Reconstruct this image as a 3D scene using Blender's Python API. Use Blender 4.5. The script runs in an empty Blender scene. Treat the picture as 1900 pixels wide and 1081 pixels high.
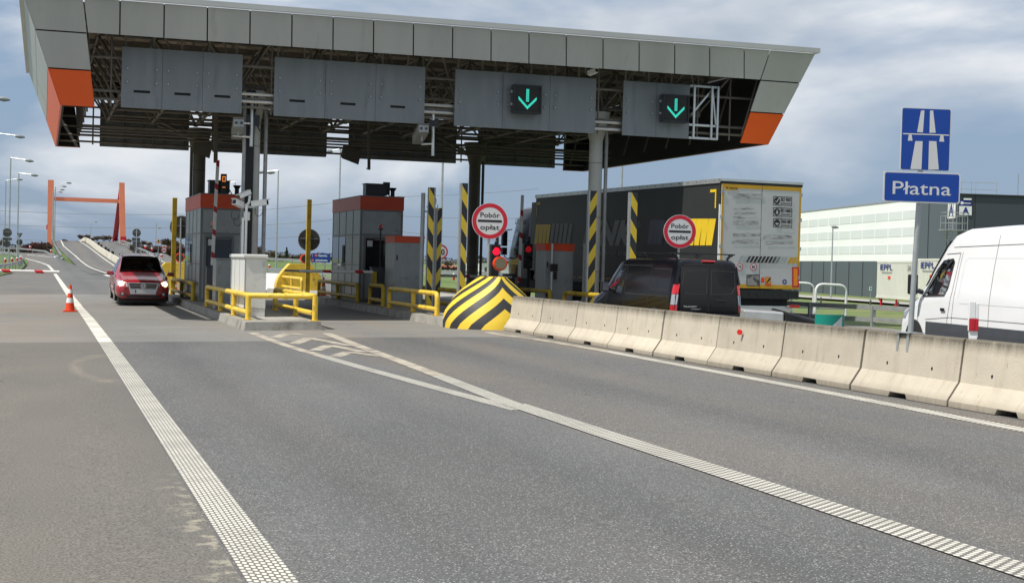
import bpy, math, random
from math import sin, cos, pi, radians, atan2, sqrt
from mathutils import Vector, Matrix
random.seed(7)
SC = bpy.context.scene
COL = SC.collection
# ------------------------------------------------------------------ camera
FOC, ROLL, CAMH, K, XF = 2750.0, 0.027, 1.77, 0.016, 11.1
YAW = math.atan(871 / FOC); PIT = -math.atan(51 / FOC)
_f = Vector((sin(YAW) * cos(PIT), cos(YAW) * cos(PIT), sin(PIT)))
_r0 = Vector((cos(YAW), -sin(YAW), 0)); _u0 = _r0.cross(_f)
_r = cos(ROLL) * _r0 + sin(ROLL) * _u0
_u = -sin(ROLL) * _r0 + cos(ROLL) * _u0
CAM = Vector((0, 0, CAMH))
cd = bpy.data.cameras.new('camera'); cam = bpy.data.objects.new('camera', cd); COL.objects.link(cam)
cam.matrix_world = Matrix(((_r.x, _u.x, -_f.x, 0), (_r.y, _u.y, -_f.y, 0), (_r.z, _u.z, -_f.z, CAMH), (0, 0, 0, 1)))
cd.sensor_width = 36; cd.lens = FOC / 1900 * 36; cd.clip_end = 6000; cd.clip_start = 0.1
SC.camera = cam
# ------------------------------------------------------------------ light
SUNV = Vector((-0.585, -0.10, 1.0)).normalized()
sl = bpy.data.lights.new('sun', 'SUN'); sl.energy = 5.0; sl.angle = radians(0.55); sl.color = (1.0, 0.955, 0.88)
so = bpy.data.objects.new('sun', sl); COL.objects.link(so)
so.rotation_euler = SUNV.to_track_quat('Z', 'Y').to_euler()
so.location = (-20, 0, 40)
W = bpy.data.worlds.new('World'); SC.world = W; W.use_nodes = True
nt = W.node_tree; nt.nodes.clear()
wo = nt.nodes.new('ShaderNodeOutputWorld'); bg = nt.nodes.new('ShaderNodeBackground')
sky = nt.nodes.new('ShaderNodeTexSky'); sky.sky_type = 'NISHITA'; sky.sun_disc = False
sky.sun_elevation = math.asin(SUNV.z); sky.sun_rotation = atan2(SUNV.x, SUNV.y)
sky.air_density = 1.0; sky.dust_density = 1.0; sky.ozone_density = 1.5
bg.inputs[1].default_value = 0.1
tc = nt.nodes.new('ShaderNodeTexCoord'); mp = nt.nodes.new('ShaderNodeMapping')
mp.inputs['Scale'].default_value = (1.0, 1.0, 2.6); mp.inputs['Location'].default_value = (0.35, 1.3, 0.2)
nt.links.new(tc.outputs['Generated'], mp.inputs[0])
n1 = nt.nodes.new('ShaderNodeTexNoise'); n1.inputs['Scale'].default_value = 3.4; n1.inputs['Detail'].default_value = 9; n1.inputs['Roughness'].default_value = 0.52; n1.inputs['Distortion'].default_value = 0.35
nt.links.new(mp.outputs[0], n1.inputs['Vector'])
r1 = nt.nodes.new('ShaderNodeValToRGB'); r1.color_ramp.elements[0].position = 0.42; r1.color_ramp.elements[1].position = 0.58
sepz = nt.nodes.new('ShaderNodeSeparateXYZ'); nt.links.new(tc.outputs['Generated'], sepz.inputs[0])
el = nt.nodes.new('ShaderNodeMapRange'); el.inputs[1].default_value = 0.0; el.inputs[2].default_value = 0.24; el.inputs[3].default_value = -0.13; el.inputs[4].default_value = 0.07
nt.links.new(sepz.outputs[2], el.inputs[0])
ad = nt.nodes.new('ShaderNodeMath'); ad.operation = 'ADD'; nt.links.new(n1.outputs[0], ad.inputs[0]); nt.links.new(el.outputs[0], ad.inputs[1]); nt.links.new(ad.outputs[0], r1.inputs[0])
n2 = nt.nodes.new('ShaderNodeTexNoise'); n2.inputs['Scale'].default_value = 4.6; n2.inputs['Detail'].default_value = 8; n2.inputs['Roughness'].default_value = 0.5
nt.links.new(mp.outputs[0], n2.inputs['Vector'])
r2 = nt.nodes.new('ShaderNodeValToRGB')
r2.color_ramp.elements[0].position = 0.3; r2.color_ramp.elements[0].color = (3.1, 3.9, 5.0, 1)
r2.color_ramp.elements[1].position = 0.72; r2.color_ramp.elements[1].color = (9.6, 9.7, 9.8, 1)
nt.links.new(n2.outputs[0], r2.inputs[0])
# thin veil that always lies over the blue
veil = nt.nodes.new('ShaderNodeMix'); veil.data_type = 'RGBA'; veil.inputs[0].default_value = 0.75
nt.links.new(sky.outputs[0], veil.inputs[6]); veil.inputs[7].default_value = (2.55, 3.6, 5.3, 1)
mx = nt.nodes.new('ShaderNodeMix'); mx.data_type = 'RGBA'
nt.links.new(r1.outputs[0], mx.inputs[0]); nt.links.new(veil.outputs[2], mx.inputs[6]); nt.links.new(r2.outputs[0], mx.inputs[7])
nt.links.new(mx.outputs[2], bg.inputs[0]); nt.links.new(bg.outputs[0], wo.inputs[0])
SC.view_settings.view_transform = 'Standard'; SC.view_settings.look = 'None'
SC.view_settings.exposure = 0.06; SC.view_settings.gamma = 1.0; SC.view_settings.use_curve_mapping = False
SC.cycles.max_bounces = 6; SC.cycles.transparent_max_bounces = 8
SC.cycles.sample_clamp_indirect = 6.0

# ------------------------------------------------------------------ pixel -> world
def ray(x, y): return _f + _r * ((x - 950) / FOC) - _u * ((y - 540.5) / FOC)
def AY(x, y, Y): d = ray(x, y); return CAM + d * (Y / d.y)
def AX(x, y, X): d = ray(x, y); return CAM + d * (X / d.x)
def AZ(x, y, z): d = ray(x, y); return CAM + d * ((z - CAMH) / d.z)
def AD(x, y, dd): return CAM + ray(x, y) * dd
def lerp(a, b, t): return a + (b - a) * t
def sstep(a, b, x):
    t = max(0.0, min(1.0, (x - a) / (b - a))); return t * t * (3 - 2 * t)
def gz(X, Y=40.0):
    """height of the paved plaza and of the land around it"""
    if X <= XF: z = K * max(X, -12.0)
    elif X <= 15: z = K * XF
    else:
        near = -0.05; far = 0.26
        t = lerp(near, far, sstep(29, 36, Y))
        z = lerp(K * XF, t, sstep(15, 17.2, X))
        z = lerp(z, -0.70, sstep(24, 52, X)); z = lerp(z, -1.35, sstep(60, 95, X))
    if Y > 125: z += 1.45 * sstep(125, 265, Y) * (1 - sstep(1.5, 4.2, X))     # the slip road climbs beside the overpass
    return z
def G(x, y, h=0.0):
    d = ray(x, y); t = (h - CAMH) / (d.z - K * d.x); p = CAM + d * t
    if p.x > XF: p = CAM + d * ((h + K * XF - CAMH) / d.z)
    if p.x < -12: p = CAM + d * ((h - K * 12 - CAMH) / d.z)
    return p
# ------------------------------------------------------------------ materials
def srgb(*c):
    if len(c) == 1: c = [int(c[0][i:i + 2], 16) / 255 for i in (0, 2, 4)]
    return tuple(v / 12.92 if v <= 0.04045 else ((v + 0.055) / 1.055) ** 2.4 for v in c)
def mat(name, col, rough=0.6, metal=0.0, var=0.0, vs=3.0, bump=0.0, bs=60.0, coat=0.0, dirt=None, dirt_s=2.0, dirt_r=(0.5, 0.75), stretch=(1, 1, 1), emit=None, es=0.0, spec=None, alpha=None):
    m = bpy.data.materials.new(name); m.use_nodes = True; t = m.node_tree; N = t.nodes; L = t.links
    p = N['Principled BSDF']; p.inputs['Base Color'].default_value = (*col, 1)
    p.inputs['Roughness'].default_value = rough; p.inputs['Metallic'].default_value = metal
    if spec is not None: p.inputs['Specular IOR Level'].default_value = spec
    if coat: p.inputs['Coat Weight'].default_value = coat; p.inputs['Coat Roughness'].default_value = 0.05
    if emit: p.inputs['Emission Color'].default_value = (*emit, 1); p.inputs['Emission Strength'].default_value = es
    if var or dirt or bump:
        c = N.new('ShaderNodeTexCoord'); mpn = N.new('ShaderNodeMapping'); mpn.inputs['Scale'].default_value = stretch
        L.new(c.outputs['Object'], mpn.inputs[0])
    last = None
    if var:
        n = N.new('ShaderNodeTexNoise'); n.inputs['Scale'].default_value = vs; n.inputs['Detail'].default_value = 6; L.new(mpn.outputs[0], n.inputs['Vector'])
        x = N.new('ShaderNodeMapRange'); x.inputs['From Min'].default_value = 0.3; x.inputs['From Max'].default_value = 0.7
        x.inputs['To Min'].default_value = 1 - var; x.inputs['To Max'].default_value = 1 + var; L.new(n.outputs[0], x.inputs[0])
        q = N.new('ShaderNodeMix'); q.data_type = 'RGBA'; q.blend_type = 'MULTIPLY'; q.inputs[0].default_value = 1
        q.inputs[6].default_value = (*col, 1); L.new(x.outputs[0], q.inputs[7]); last = q.outputs[2]
    if dirt:
        n = N.new('ShaderNodeTexNoise'); n.inputs['Scale'].default_value = dirt_s; n.inputs['Detail'].default_value = 8; n.inputs['Roughness'].default_value = 0.62; L.new(mpn.outputs[0], n.inputs['Vector'])
        x = N.new('ShaderNodeMapRange'); x.inputs['From Min'].default_value = dirt_r[0]; x.inputs['From Max'].default_value = dirt_r[1]; L.new(n.outputs[0], x.inputs[0])
        q = N.new('ShaderNodeMix'); q.data_type = 'RGBA'; L.new(x.outputs[0], q.inputs[0])
        if last: L.new(last, q.inputs[6])
        else: q.inputs[6].default_value = (*col, 1)
        q.inputs[7].default_value = (*dirt, 1); last = q.outputs[2]
    if last: L.new(last, p.inputs['Base Color'])
    if bump:
        n = N.new('ShaderNodeTexNoise'); n.inputs['Scale'].default_value = bs; n.inputs['Detail'].default_value = 4; L.new(mpn.outputs[0], n.inputs['Vector'])
        b = N.new('ShaderNodeBump'); b.inputs['Strength'].default_value = bump; b.inputs['Distance'].default_value = 0.02; L.new(n.outputs[0], b.inputs['Height']); L.new(b.outputs[0], p.inputs['Normal'])
    return m
def nd(t, k, **kw):
    n = t.nodes.new(k)
    for a, b in kw.items(): setattr(n, a, b)
    return n
def mth(t, op, a, b=None, c=None):
    n = t.nodes.new('ShaderNodeMath'); n.operation = op
    for i, v in enumerate((a, b, c)):
        if v is None: continue
        if isinstance(v, (int, float)): n.inputs[i].default_value = v
        else: t.links.new(v, n.inputs[i])
    return n.outputs[0]
ARC = (1.05, 23.6, 0.56, 2.6)
def asphalt_mat(name, c1, c2, speck, brown, slab=False):
    m = bpy.data.materials.new(name); m.use_nodes = True; t = m.node_tree; L = t.links
    p = t.nodes['Principled BSDF']; p.inputs['Roughness'].default_value = 0.82
    tcn = nd(t, 'ShaderNodeTexCoord'); o = tcn.outputs['Object']
    def noise(scale, det, st=(1, 1, 1), rough=0.55, dist=0):
        mm = nd(t, 'ShaderNodeMapping'); mm.inputs['Scale'].default_value = st; L.new(o, mm.inputs[0])
        n = nd(t, 'ShaderNodeTexNoise'); n.inputs['Scale'].default_value = scale; n.inputs['Detail'].default_value = det; n.inputs['Roughness'].default_value = rough; n.inputs['Distortion'].default_value = dist
        L.new(mm.outputs[0], n.inputs['Vector']); return n.outputs[0]
    def mr(v, a, b, c=0.0, d=1.0):
        x = nd(t, 'ShaderNodeMapRange'); L.new(v, x.inputs[0]); x.inputs[1].default_value = a; x.inputs[2].default_value = b; x.inputs[3].default_value = c; x.inputs[4].default_value = d; return x.outputs[0]
    def mix(f, a, b, mode='MIX'):
        q = nd(t, 'ShaderNodeMix'); q.data_type = 'RGBA'; q.blend_type = mode
        for v, i in ((f, 0), (a, 6), (b, 7)):
            if isinstance(v, tuple): q.inputs[i].default_value = (*v, 1)
            elif isinstance(v, (int, float)): q.inputs[i].default_value = v
            else: L.new(v, q.inputs[i])
        return q.outputs[2]
    base = mix(mr(noise(0.35, 5, (1, 0.35, 1)), 0.35, 0.65), c1, c2)
    # dusty brown drifts left between the wheel tracks
    dust = mr(noise(0.28, 6, (1.6, 0.16, 1), 0.6), 0.46, 0.72)
    sep = nd(t, 'ShaderNodeSeparateXYZ'); L.new(o, sep.inputs[0])
    # dust collects beside the lines and on the verge
    def band(x0, w): return mth(t, 'SUBTRACT', 1.0, mth(t, 'MINIMUM', 1.0, mth(t, 'DIVIDE', mth(t, 'ABSOLUTE', mth(t, 'SUBTRACT', sep.outputs[0], x0)), w)))
    bnd = mth(t, 'MAXIMUM', mth(t, 'MAXIMUM', band(-1.2, 2.7), band(6.0, 0.9)), mth(t, 'MAXIMUM', band(10.2, 0.7), mth(t, 'MULTIPLY', band(8.2, 0.55), 0.7)))
    bnd = mth(t, 'MULTIPLY', mth(t, 'POWER', bnd, 0.5), mr(noise(0.5, 5, (1, .4, 1)), 0.25, 0.6))
    base = mix(mth(t, 'MULTIPLY', mth(t, 'MAXIMUM', mth(t, 'MULTIPLY', dust, .45), bnd), 0.8), base, brown)
    # tyre-worn darker tracks
    if not slab:
        trk = mth(t, 'MAXIMUM', band(2.3, .45), mth(t, 'MAXIMUM', band(4.1, .45), band(7.4, .4)))
        base = mix(mth(t, 'MULTIPLY', trk, 0.16), base, (0.02, 0.02, 0.02))
    fine = mr(noise(60, 3), 0.32, 0.68, 0.72 if slab else 0.50, 1.28 if slab else 1.50)
    base = mix(1.0, base, fine, 'MULTIPLY')
    sp = nd(t, 'ShaderNodeTexVoronoi'); sp.inputs['Scale'].default_value = 64; L.new(o, sp.inputs['Vector'])
    sc_ = nd(t, 'ShaderNodeSeparateColor'); L.new(sp.outputs['Color'], sc_.inputs[0])
    spots = mth(t, 'MULTIPLY', mth(t, 'GREATER_THAN', sc_.outputs[0], 0.76), mr(sp.outputs['Distance'], 0.42, 0.2))
    base = mix(mth(t, 'MULTIPLY', spots, 0.10 if slab else (0.15 if name.startswith('apron') else 0.62)), base, speck)
    if slab:
        # transverse grime streaks and sawn joints every five metres
        st = mr(noise(1.2, 6, (0.12, 1.6, 1), 0.6), 0.5, 0.72)
        base = mix(mth(t, 'MULTIPLY', st, 0.45), base, (0.10, 0.085, 0.07))
        j = mth(t, 'LESS_THAN', mth(t, 'ABSOLUTE', mth(t, 'SUBTRACT', mth(t, 'FRACT', mth(t, 'DIVIDE', mth(t, 'ADD', sep.outputs[1], 1.2), 5.2)), 0.5)), 0.003)
        base = mix(mth(t, 'MULTIPLY', j, 0.7), base, (0.03, 0.03, 0.03))
    # hairline crack
    ck = nd(t, 'ShaderNodeTexVoronoi'); ck.feature = 'DISTANCE_TO_EDGE'; ck.inputs['Scale'].default_value = 0.16
    mm = nd(t, 'ShaderNodeMix'); mm.data_type = 'VECTOR'
    L.new(o, mm.inputs[4]); nn = nd(t, 'ShaderNodeTexNoise'); nn.inputs['Scale'].default_value = 2.5; nn.inputs['Detail'].default_value = 5; L.new(o, nn.inputs['Vector']); L.new(nn.outputs['Color'], mm.inputs[5]); mm.inputs[0].default_value = 0.25
    L.new(mm.outputs[1], ck.inputs['Vector'])
    crack = mth(t, 'MULTIPLY', mth(t, 'LESS_THAN', ck.outputs[0], 0.0012), mr(noise(0.3, 2), 0.56, 0.6))
    base = mix(mth(t, 'MULTIPLY', crack, 0.55), base, (0.02, 0.02, 0.02))
    # oil drips and dark blotches
    bl = mr(noise(1.1, 4, (1.3, .55, 1), .6), 0.66, 0.74)
    base = mix(mth(t, 'MULTIPLY', bl, 0.30), base, (0.045, 0.043, 0.04))
    if name.startswith('apron'):
        # sand swept into an arc by turning wheels, and spilled along the line
        dx = mth(t, 'DIVIDE', mth(t, 'SUBTRACT', sep.outputs[0], ARC[0]), ARC[2]); dy = mth(t, 'DIVIDE', mth(t, 'SUBTRACT', sep.outputs[1], ARC[1]), ARC[3])
        rad = mth(t, 'SQRT', mth(t, 'ADD', mth(t, 'MULTIPLY', dx, dx), mth(t, 'MULTIPLY', dy, dy)))
        arc = mth(t, 'MULTIPLY', mr(mth(t, 'ABSOLUTE', mth(t, 'SUBTRACT', rad, 1.0)), 0.22, 0.03), mr(dx, 0.25, -0.3))
        arc = mth(t, 'MULTIPLY', arc, mr(noise(2.4, 7, (1, .5, 1), .65), 0.36, 0.62))
        base = mix(mth(t, 'MULTIPLY', arc, .38), base, (0.33, 0.275, 0.20))
        sp_ = mth(t, 'MULTIPLY', mth(t, 'MULTIPLY', mr(sep.outputs[0], .80, 1.0), mr(sep.outputs[1], 12.5, 10.5)), mr(noise(6.0, 8, (1, .9, 1), .7), 0.50, 0.60))
        base = mix(mth(t, 'MULTIPLY', sp_, .6), base, (0.40, 0.36, 0.27))
    L.new(base, p.inputs['Base Color'])
    b = nd(t, 'ShaderNodeBump'); b.inputs['Strength'].default_value = 0.35; b.inputs['Distance'].default_value = 0.006
    L.new(noise(85, 3), b.inputs['Height']); L.new(b.outputs[0], p.inputs['Normal'])
    return m
M = {}
M['asphalt'] = asphalt_mat('asphalt', (0.078, 0.079, 0.078), (0.112, 0.112, 0.110), (0.62, 0.62, 0.61), (0.135, 0.117, 0.097))
M['apron'] = asphalt_mat('apron_asphalt', (0.098, 0.094, 0.086), (0.125, 0.118, 0.107), (0.36, 0.34, 0.31), (0.155, 0.135, 0.108))
M['slab'] = asphalt_mat('concrete_slab', (0.155, 0.152, 0.142), (0.20, 0.195, 0.182), (0.4, 0.38, 0.35), (0.21, 0.18, 0.145), True)
def paint_mat(name, rows, pitch, duty, worn, skew=2.6):
    """ribbed thermoplastic: raised beads of paint with the road showing between; UV.x runs across (0..1), UV.y metres along"""
    m = bpy.data.materials.new(name); m.use_nodes = True; t = m.node_tree; L = t.links
    p = t.nodes['Principled BSDF']; p.inputs['Roughness'].default_value = 0.7
    uv = nd(t, 'ShaderNodeUVMap'); uv.uv_map = 'UVMap'
    s = nd(t, 'ShaderNodeSeparateXYZ'); L.new(uv.outputs[0], s.inputs[0])
    o = nd(t, 'ShaderNodeTexCoord').outputs['Object']
    n = nd(t, 'ShaderNodeTexNoise'); n.inputs['Scale'].default_value = 1.4; n.inputs['Detail'].default_value = 9; n.inputs['Roughness'].default_value = 0.65; L.new(o, n.inputs['Vector'])
    n3 = nd(t, 'ShaderNodeTexNoise'); n3.inputs['Scale'].default_value = 28; n3.inputs['Detail'].default_value = 3; L.new(o, n3.inputs['Vector'])
    mask = None
    jit = mth(t, 'MULTIPLY', n3.outputs[0], 0.25)
    if rows:
        fx = mth(t, 'MULTIPLY', mth(t, 'ABSOLUTE', mth(t, 'SUBTRACT', mth(t, 'FRACT', mth(t, 'MULTIPLY', s.outputs[0], rows)), 0.5)), 2.0)
        ax = mth(t, 'FLOOR', mth(t, 'MULTIPLY', s.outputs[0], rows))
        off = mth(t, 'MULTIPLY', ax, skew / rows)
        fy = mth(t, 'MULTIPLY', mth(t, 'ABSOLUTE', mth(t, 'SUBTRACT', mth(t, 'FRACT', mth(t, 'ADD', mth(t, 'DIVIDE', s.outputs[1], pitch), off)), 0.5)), 2.0)
        r = mth(t, 'ADD', mth(t, 'POWER', mth(t, 'DIVIDE', fx, .90), 2.4), mth(t, 'POWER', mth(t, 'DIVIDE', fy, duty), 2.4))
        mask = mth(t, 'LESS_THAN', mth(t, 'ADD', r, jit), 0.95)
    elif pitch:
        sk = mth(t, 'MULTIPLY', s.outputs[0], -1.2)
        fy = mth(t, 'MULTIPLY', mth(t, 'ABSOLUTE', mth(t, 'SUBTRACT', mth(t, 'FRACT', mth(t, 'ADD', mth(t, 'DIVIDE', s.outputs[1], pitch), sk)), 0.5)), 2.0)
        mask = mth(t, 'LESS_THAN', mth(t, 'ADD', fy, mth(t, 'MULTIPLY', jit, 0.5)), duty)
    wr = nd(t, 'ShaderNodeMapRange'); L.new(n.outputs[0], wr.inputs[0]); wr.inputs[1].default_value = 0.42; wr.inputs[2].default_value = 0.70
    wr.inputs[3].default_value = 1.0; wr.inputs[4].default_value = 1.0 - worn
    q = nd(t, 'ShaderNodeMix'); q.data_type = 'RGBA'
    full = mth(t, 'MULTIPLY', wr.outputs[0], mask) if mask is not None else wr.outputs[0]
    L.new(full, q.inputs[0]); q.inputs[6].default_value = (0.14, 0.13, 0.115, 1)
    c = nd(t, 'ShaderNodeMix'); c.data_type = 'RGBA'; L.new(n3.outputs[0], c.inputs[0]); c.inputs[6].default_value = (0.55, 0.53, 0.46, 1); c.inputs[7].default_value = (0.72, 0.70, 0.62, 1)
    L.new(c.outputs[2], q.inputs[7]); L.new(q.outputs[2], p.inputs['Base Color'])
    if mask is not None:
        b = nd(t, 'ShaderNodeBump'); b.inputs['Strength'].default_value = 0.6; b.inputs['Distance'].default_value = 0.006; L.new(mask, b.inputs['Height']); L.new(b.outputs[0], p.inputs['Normal'])
    return m
M['dots'] = paint_mat('beaded_paint', 8, 0.082, 0.74, 0.45, 3.6)
M['bars'] = paint_mat('ribbed_paint', 7, 0.085, 0.66, 0.35, -2.6)
M['bars_fine'] = paint_mat('fine_ribbed_paint', 0, 0.095, 0.60, 0.45)
M['paint'] = paint_mat('worn_paint', 0, 0, 0, 0.55)
M['dustpaint'] = mat('dusty_paint', (0.40, 0.36, 0.29), .85, var=.2, vs=6, dirt=(0.19, 0.165, 0.14), dirt_s=3, dirt_r=(.45, .65))
M['grass'] = mat('grass', (0.085, 0.145, 0.028), .9, var=.35, vs=.8, dirt=(0.19, 0.17, 0.07), dirt_s=.22, dirt_r=(.45, .7), bump=.5, bs=9)
M['grass2'] = mat('verge_grass', (0.085, 0.135, 0.03), .9, var=.3, vs=1.5, dirt=(0.06, 0.11, 0.02), dirt_s=.9, dirt_r=(.4, .7), bump=.5, bs=9)
def concrete_mat(name, base, streak, topdark):
    m = mat(name, base, .88, var=.10, vs=2.2, bump=.25, bs=40)
    t = m.node_tree; L = t.links; p = t.nodes['Principled BSDF']
    old = p.inputs['Base Color'].links[0].from_socket
    o = nd(t, 'ShaderNodeTexCoord').outputs['Object']
    mm = nd(t, 'ShaderNodeMapping'); mm.inputs['Scale'].default_value = (1, 2.2, 0.35); L.new(o, mm.inputs[0])
    oi = nd(t, 'ShaderNodeObjectInfo'); cb = nd(t, 'ShaderNodeVectorMath'); cb.operation = 'ADD'
    sc = nd(t, 'ShaderNodeVectorMath'); sc.operation = 'SCALE'; sc.inputs[0].default_value = (37, 53, 11); L.new(oi.outputs['Random'], sc.inputs['Scale'])
    L.new(mm.outputs[0], cb.inputs[0]); L.new(sc.outputs[0], cb.inputs[1])
    n = nd(t, 'ShaderNodeTexNoise'); n.inputs['Scale'].default_value = 3.2; n.inputs['Detail'].default_value = 8; n.inputs['Roughness'].default_value = .6; L.new(cb.outputs[0], n.inputs['Vector'])
    n2 = nd(t, 'ShaderNodeTexNoise'); n2.inputs['Scale'].default_value = 16; n2.inputs['Detail'].default_value = 7; n2.inputs['Roughness'].default_value = .75; L.new(cb.outputs[0], n2.inputs['Vector'])
    s = nd(t, 'ShaderNodeSeparateXYZ'); L.new(o, s.inputs[0])
    a = nd(t, 'ShaderNodeMapRange'); L.new(n.outputs[0], a.inputs[0]); a.inputs[1].default_value = .54; a.inputs[2].default_value = .78; a.inputs[4].default_value = .55
    q = nd(t, 'ShaderNodeMix'); q.data_type = 'RGBA'; L.new(a.outputs[0], q.inputs[0]); L.new(old, q.inputs[6]); q.inputs[7].default_value = (*streak, 1)
    # grime and lichen gathered along the top edge
    h = nd(t, 'ShaderNodeMapRange'); L.new(s.outputs[2], h.inputs[0]); h.inputs[1].default_value = topdark - .30; h.inputs[2].default_value = topdark
    g = mth(t, 'MULTIPLY', mth(t, 'POWER', h.outputs[0], 1.6), mth(t, 'MULTIPLY', mth(t, 'ADD', n.outputs[0], n2.outputs[0]), 1.0))
    gg = nd(t, 'ShaderNodeMapRange'); L.new(g, gg.inputs[0]); gg.inputs[1].default_value = .22; gg.inputs[2].default_value = .85; gg.inputs[4].default_value = .85
    q2 = nd(t, 'ShaderNodeMix'); q2.data_type = 'RGBA'; L.new(gg.outputs[0], q2.inputs[0]); L.new(q.outputs[2], q2.inputs[6]); q2.inputs[7].default_value = (0.07, 0.06, 0.042, 1)
    ft = nd(t, 'ShaderNodeMapRange'); L.new(s.outputs[2], ft.inputs[0]); ft.inputs[1].default_value = .16; ft.inputs[2].default_value = .0
    fm = mth(t, 'MULTIPLY', ft.outputs[0], mth(t, 'MULTIPLY', n2.outputs[0], 1.1))
    q3 = nd(t, 'ShaderNodeMix'); q3.data_type = 'RGBA'; L.new(fm, q3.inputs[0]); L.new(q2.outputs[2], q3.inputs[6]); q3.inputs[7].default_value = (0.15, 0.12, 0.09, 1)
    rv = nd(t, 'ShaderNodeMapRange'); L.new(oi.outputs['Random'], rv.inputs[0]); rv.inputs[3].default_value = .82; rv.inputs[4].default_value = 1.06
    # small pits, chips and dark specks
    vv = nd(t, 'ShaderNodeTexVoronoi'); vv.inputs['Scale'].default_value = 9; L.new(cb.outputs[0], vv.inputs['Vector'])
    vs_ = nd(t, 'ShaderNodeSeparateColor'); L.new(vv.outputs['Color'], vs_.inputs[0])
    pit = mth(t, 'MULTIPLY', mth(t, 'LESS_THAN', vv.outputs['Distance'], .13), mth(t, 'GREATER_THAN', vs_.outputs[0], .80))
    q4 = nd(t, 'ShaderNodeMix'); q4.data_type = 'RGBA'; L.new(mth(t, 'MULTIPLY', pit, .6), q4.inputs[0]); L.new(q3.outputs[2], q4.inputs[6]); q4.inputs[7].default_value = (0.10, 0.085, 0.065, 1)
    q5 = nd(t, 'ShaderNodeMix'); q5.data_type = 'RGBA'; q5.blend_type = 'MULTIPLY'; q5.inputs[0].default_value = 1; L.new(q4.outputs[2], q5.inputs[6]); L.new(rv.outputs[0], q5.inputs[7])
    L.new(q5.outputs[2], p.inputs['Base Color'])
    return m
M['barrier'] = concrete_mat('barrier_concrete', (0.52, 0.465, 0.37), (0.33, 0.26, 0.18), .84)
M['kerb'] = mat('kerb_concrete', (0.30, 0.29, 0.255), .9, var=.15, vs=3, dirt=(0.14, 0.12, 0.095), dirt_s=2.6, bump=.3, bs=40)
M['conc'] = mat('grey_concrete', (0.33, 0.32, 0.29), .9, var=.15, vs=3, dirt=(0.18, 0.16, 0.13), dirt_s=2, bump=.2, bs=40)
M['yellow'] = mat('yellow_paint', srgb('e2bd3c'), .5, var=.12, vs=3, dirt=(0.20, 0.15, 0.05), dirt_s=6, dirt_r=(.54, .72), coat=.08)
M['yellow_dull'] = mat('dull_yellow_paint', srgb('b79a24'), .6, var=.15, vs=3, dirt=(0.12, 0.095, 0.03), dirt_s=4, dirt_r=(.5, .75))  # duller, browner copy of the yellow, mostly for railings under the canopy
M['fascia'] = mat('grey_fascia_panel', (0.405, 0.412, 0.398), .38, var=.08, vs=.6, dirt=(0.27, 0.275, 0.26), dirt_s=1.2, dirt_r=(.56, .85), stretch=(2.2, 1, .35))
M['fascia_orange'] = mat('orange_fascia_panel', srgb('e2581c'), .4, var=.05, vs=.7)
M['seam'] = mat('dark_seam', (0.025, 0.025, 0.025), .8)
M['strip'] = mat('roof_edge_strip', (0.47, 0.48, 0.46), .35, var=.06, vs=.6)
M['gantry'] = mat('gantry_blue_grey', (0.185, 0.205, 0.220), .45, var=.09, vs=1.2, dirt=(0.11, 0.125, 0.14), dirt_s=1.5, dirt_r=(.55, .8), stretch=(2.5, 1, .4))
M['gantry_back'] = mat('gantry_back_dark', (0.035, 0.033, 0.03), .8, var=.2, vs=1)
M['steel'] = mat('truss_steel', (0.17, 0.155, 0.135), .6, var=.2, vs=2)
M['deck'] = mat('roof_deck_sheet', (0.42, 0.355, 0.27), .7, var=.15, vs=.8)
M['galv'] = mat('galvanised_steel', (0.42, 0.44, 0.44), .42, .55, var=.12, vs=5)
M['galv_dull'] = mat('dull_galvanised', (0.30, 0.31, 0.31), .6, .2, var=.15, vs=5)
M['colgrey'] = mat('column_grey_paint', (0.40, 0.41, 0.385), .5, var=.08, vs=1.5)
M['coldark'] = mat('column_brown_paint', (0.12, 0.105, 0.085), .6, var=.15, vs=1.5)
M['black'] = mat('black_plastic', (0.012, 0.012, 0.014), .4, var=.2, vs=4)
M['blackm'] = mat('matt_black', (0.02, 0.02, 0.02), .75)
M['rubber'] = mat('rubber', (0.018, 0.018, 0.018), .8)
M['dgrey'] = mat('dark_grey_paint', (0.06, 0.065, 0.075), .5, var=.1)
M['oldwhite'] = mat('old_white_paint', (0.50, 0.49, 0.45), .8, var=.15, vs=.5)
M['wall'] = mat('pale_wall_concrete', (0.52, 0.49, 0.41), .9, var=.12, vs=.6, dirt=(0.3, 0.27, 0.21), dirt_s=.8)
M['white'] = mat('white_paint', (0.78, 0.79, 0.78), .4, var=.04, vs=2)
M['cream'] = mat('cabinet_white', (0.62, 0.63, 0.60), .45, var=.05, vs=2, dirt=(0.42, 0.40, 0.35), dirt_s=3, dirt_r=(.58, .8))
M['seatgrey'] = mat('seat_grey', (0.22, 0.21, 0.20), .9)
M['boothgrey'] = mat('booth_grey', (0.31, 0.33, 0.335), .4, .25, var=.08, vs=2.2, dirt=(0.15, 0.145, 0.13), dirt_s=3, dirt_r=(.56, .8))
M['boothframe'] = mat('booth_frame', (0.17, 0.175, 0.17), .45, .3, var=.1, vs=3)
M['boothorange'] = mat('booth_orange', srgb('d3491b'), .45, var=.07, vs=2)
M['glass'] = mat('dark_glass', (0.012, 0.014, 0.016), .06, spec=.6)
M['skyglass'] = mat('booth_glass', (0.05, 0.065, 0.075), .05, spec=.9)
M['red'] = mat('red_paint', srgb('c4182a'), .45, var=.05)
M['redrefl'] = mat('red_reflector', srgb('d01c18'), .3, coat=.5)
M['signwhite'] = mat('sign_white_sheeting', (0.60, 0.61, 0.61), .5, var=.03)
M['signred'] = mat('sign_red_sheeting', srgb('bf1a30'), .5, var=.03)
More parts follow.
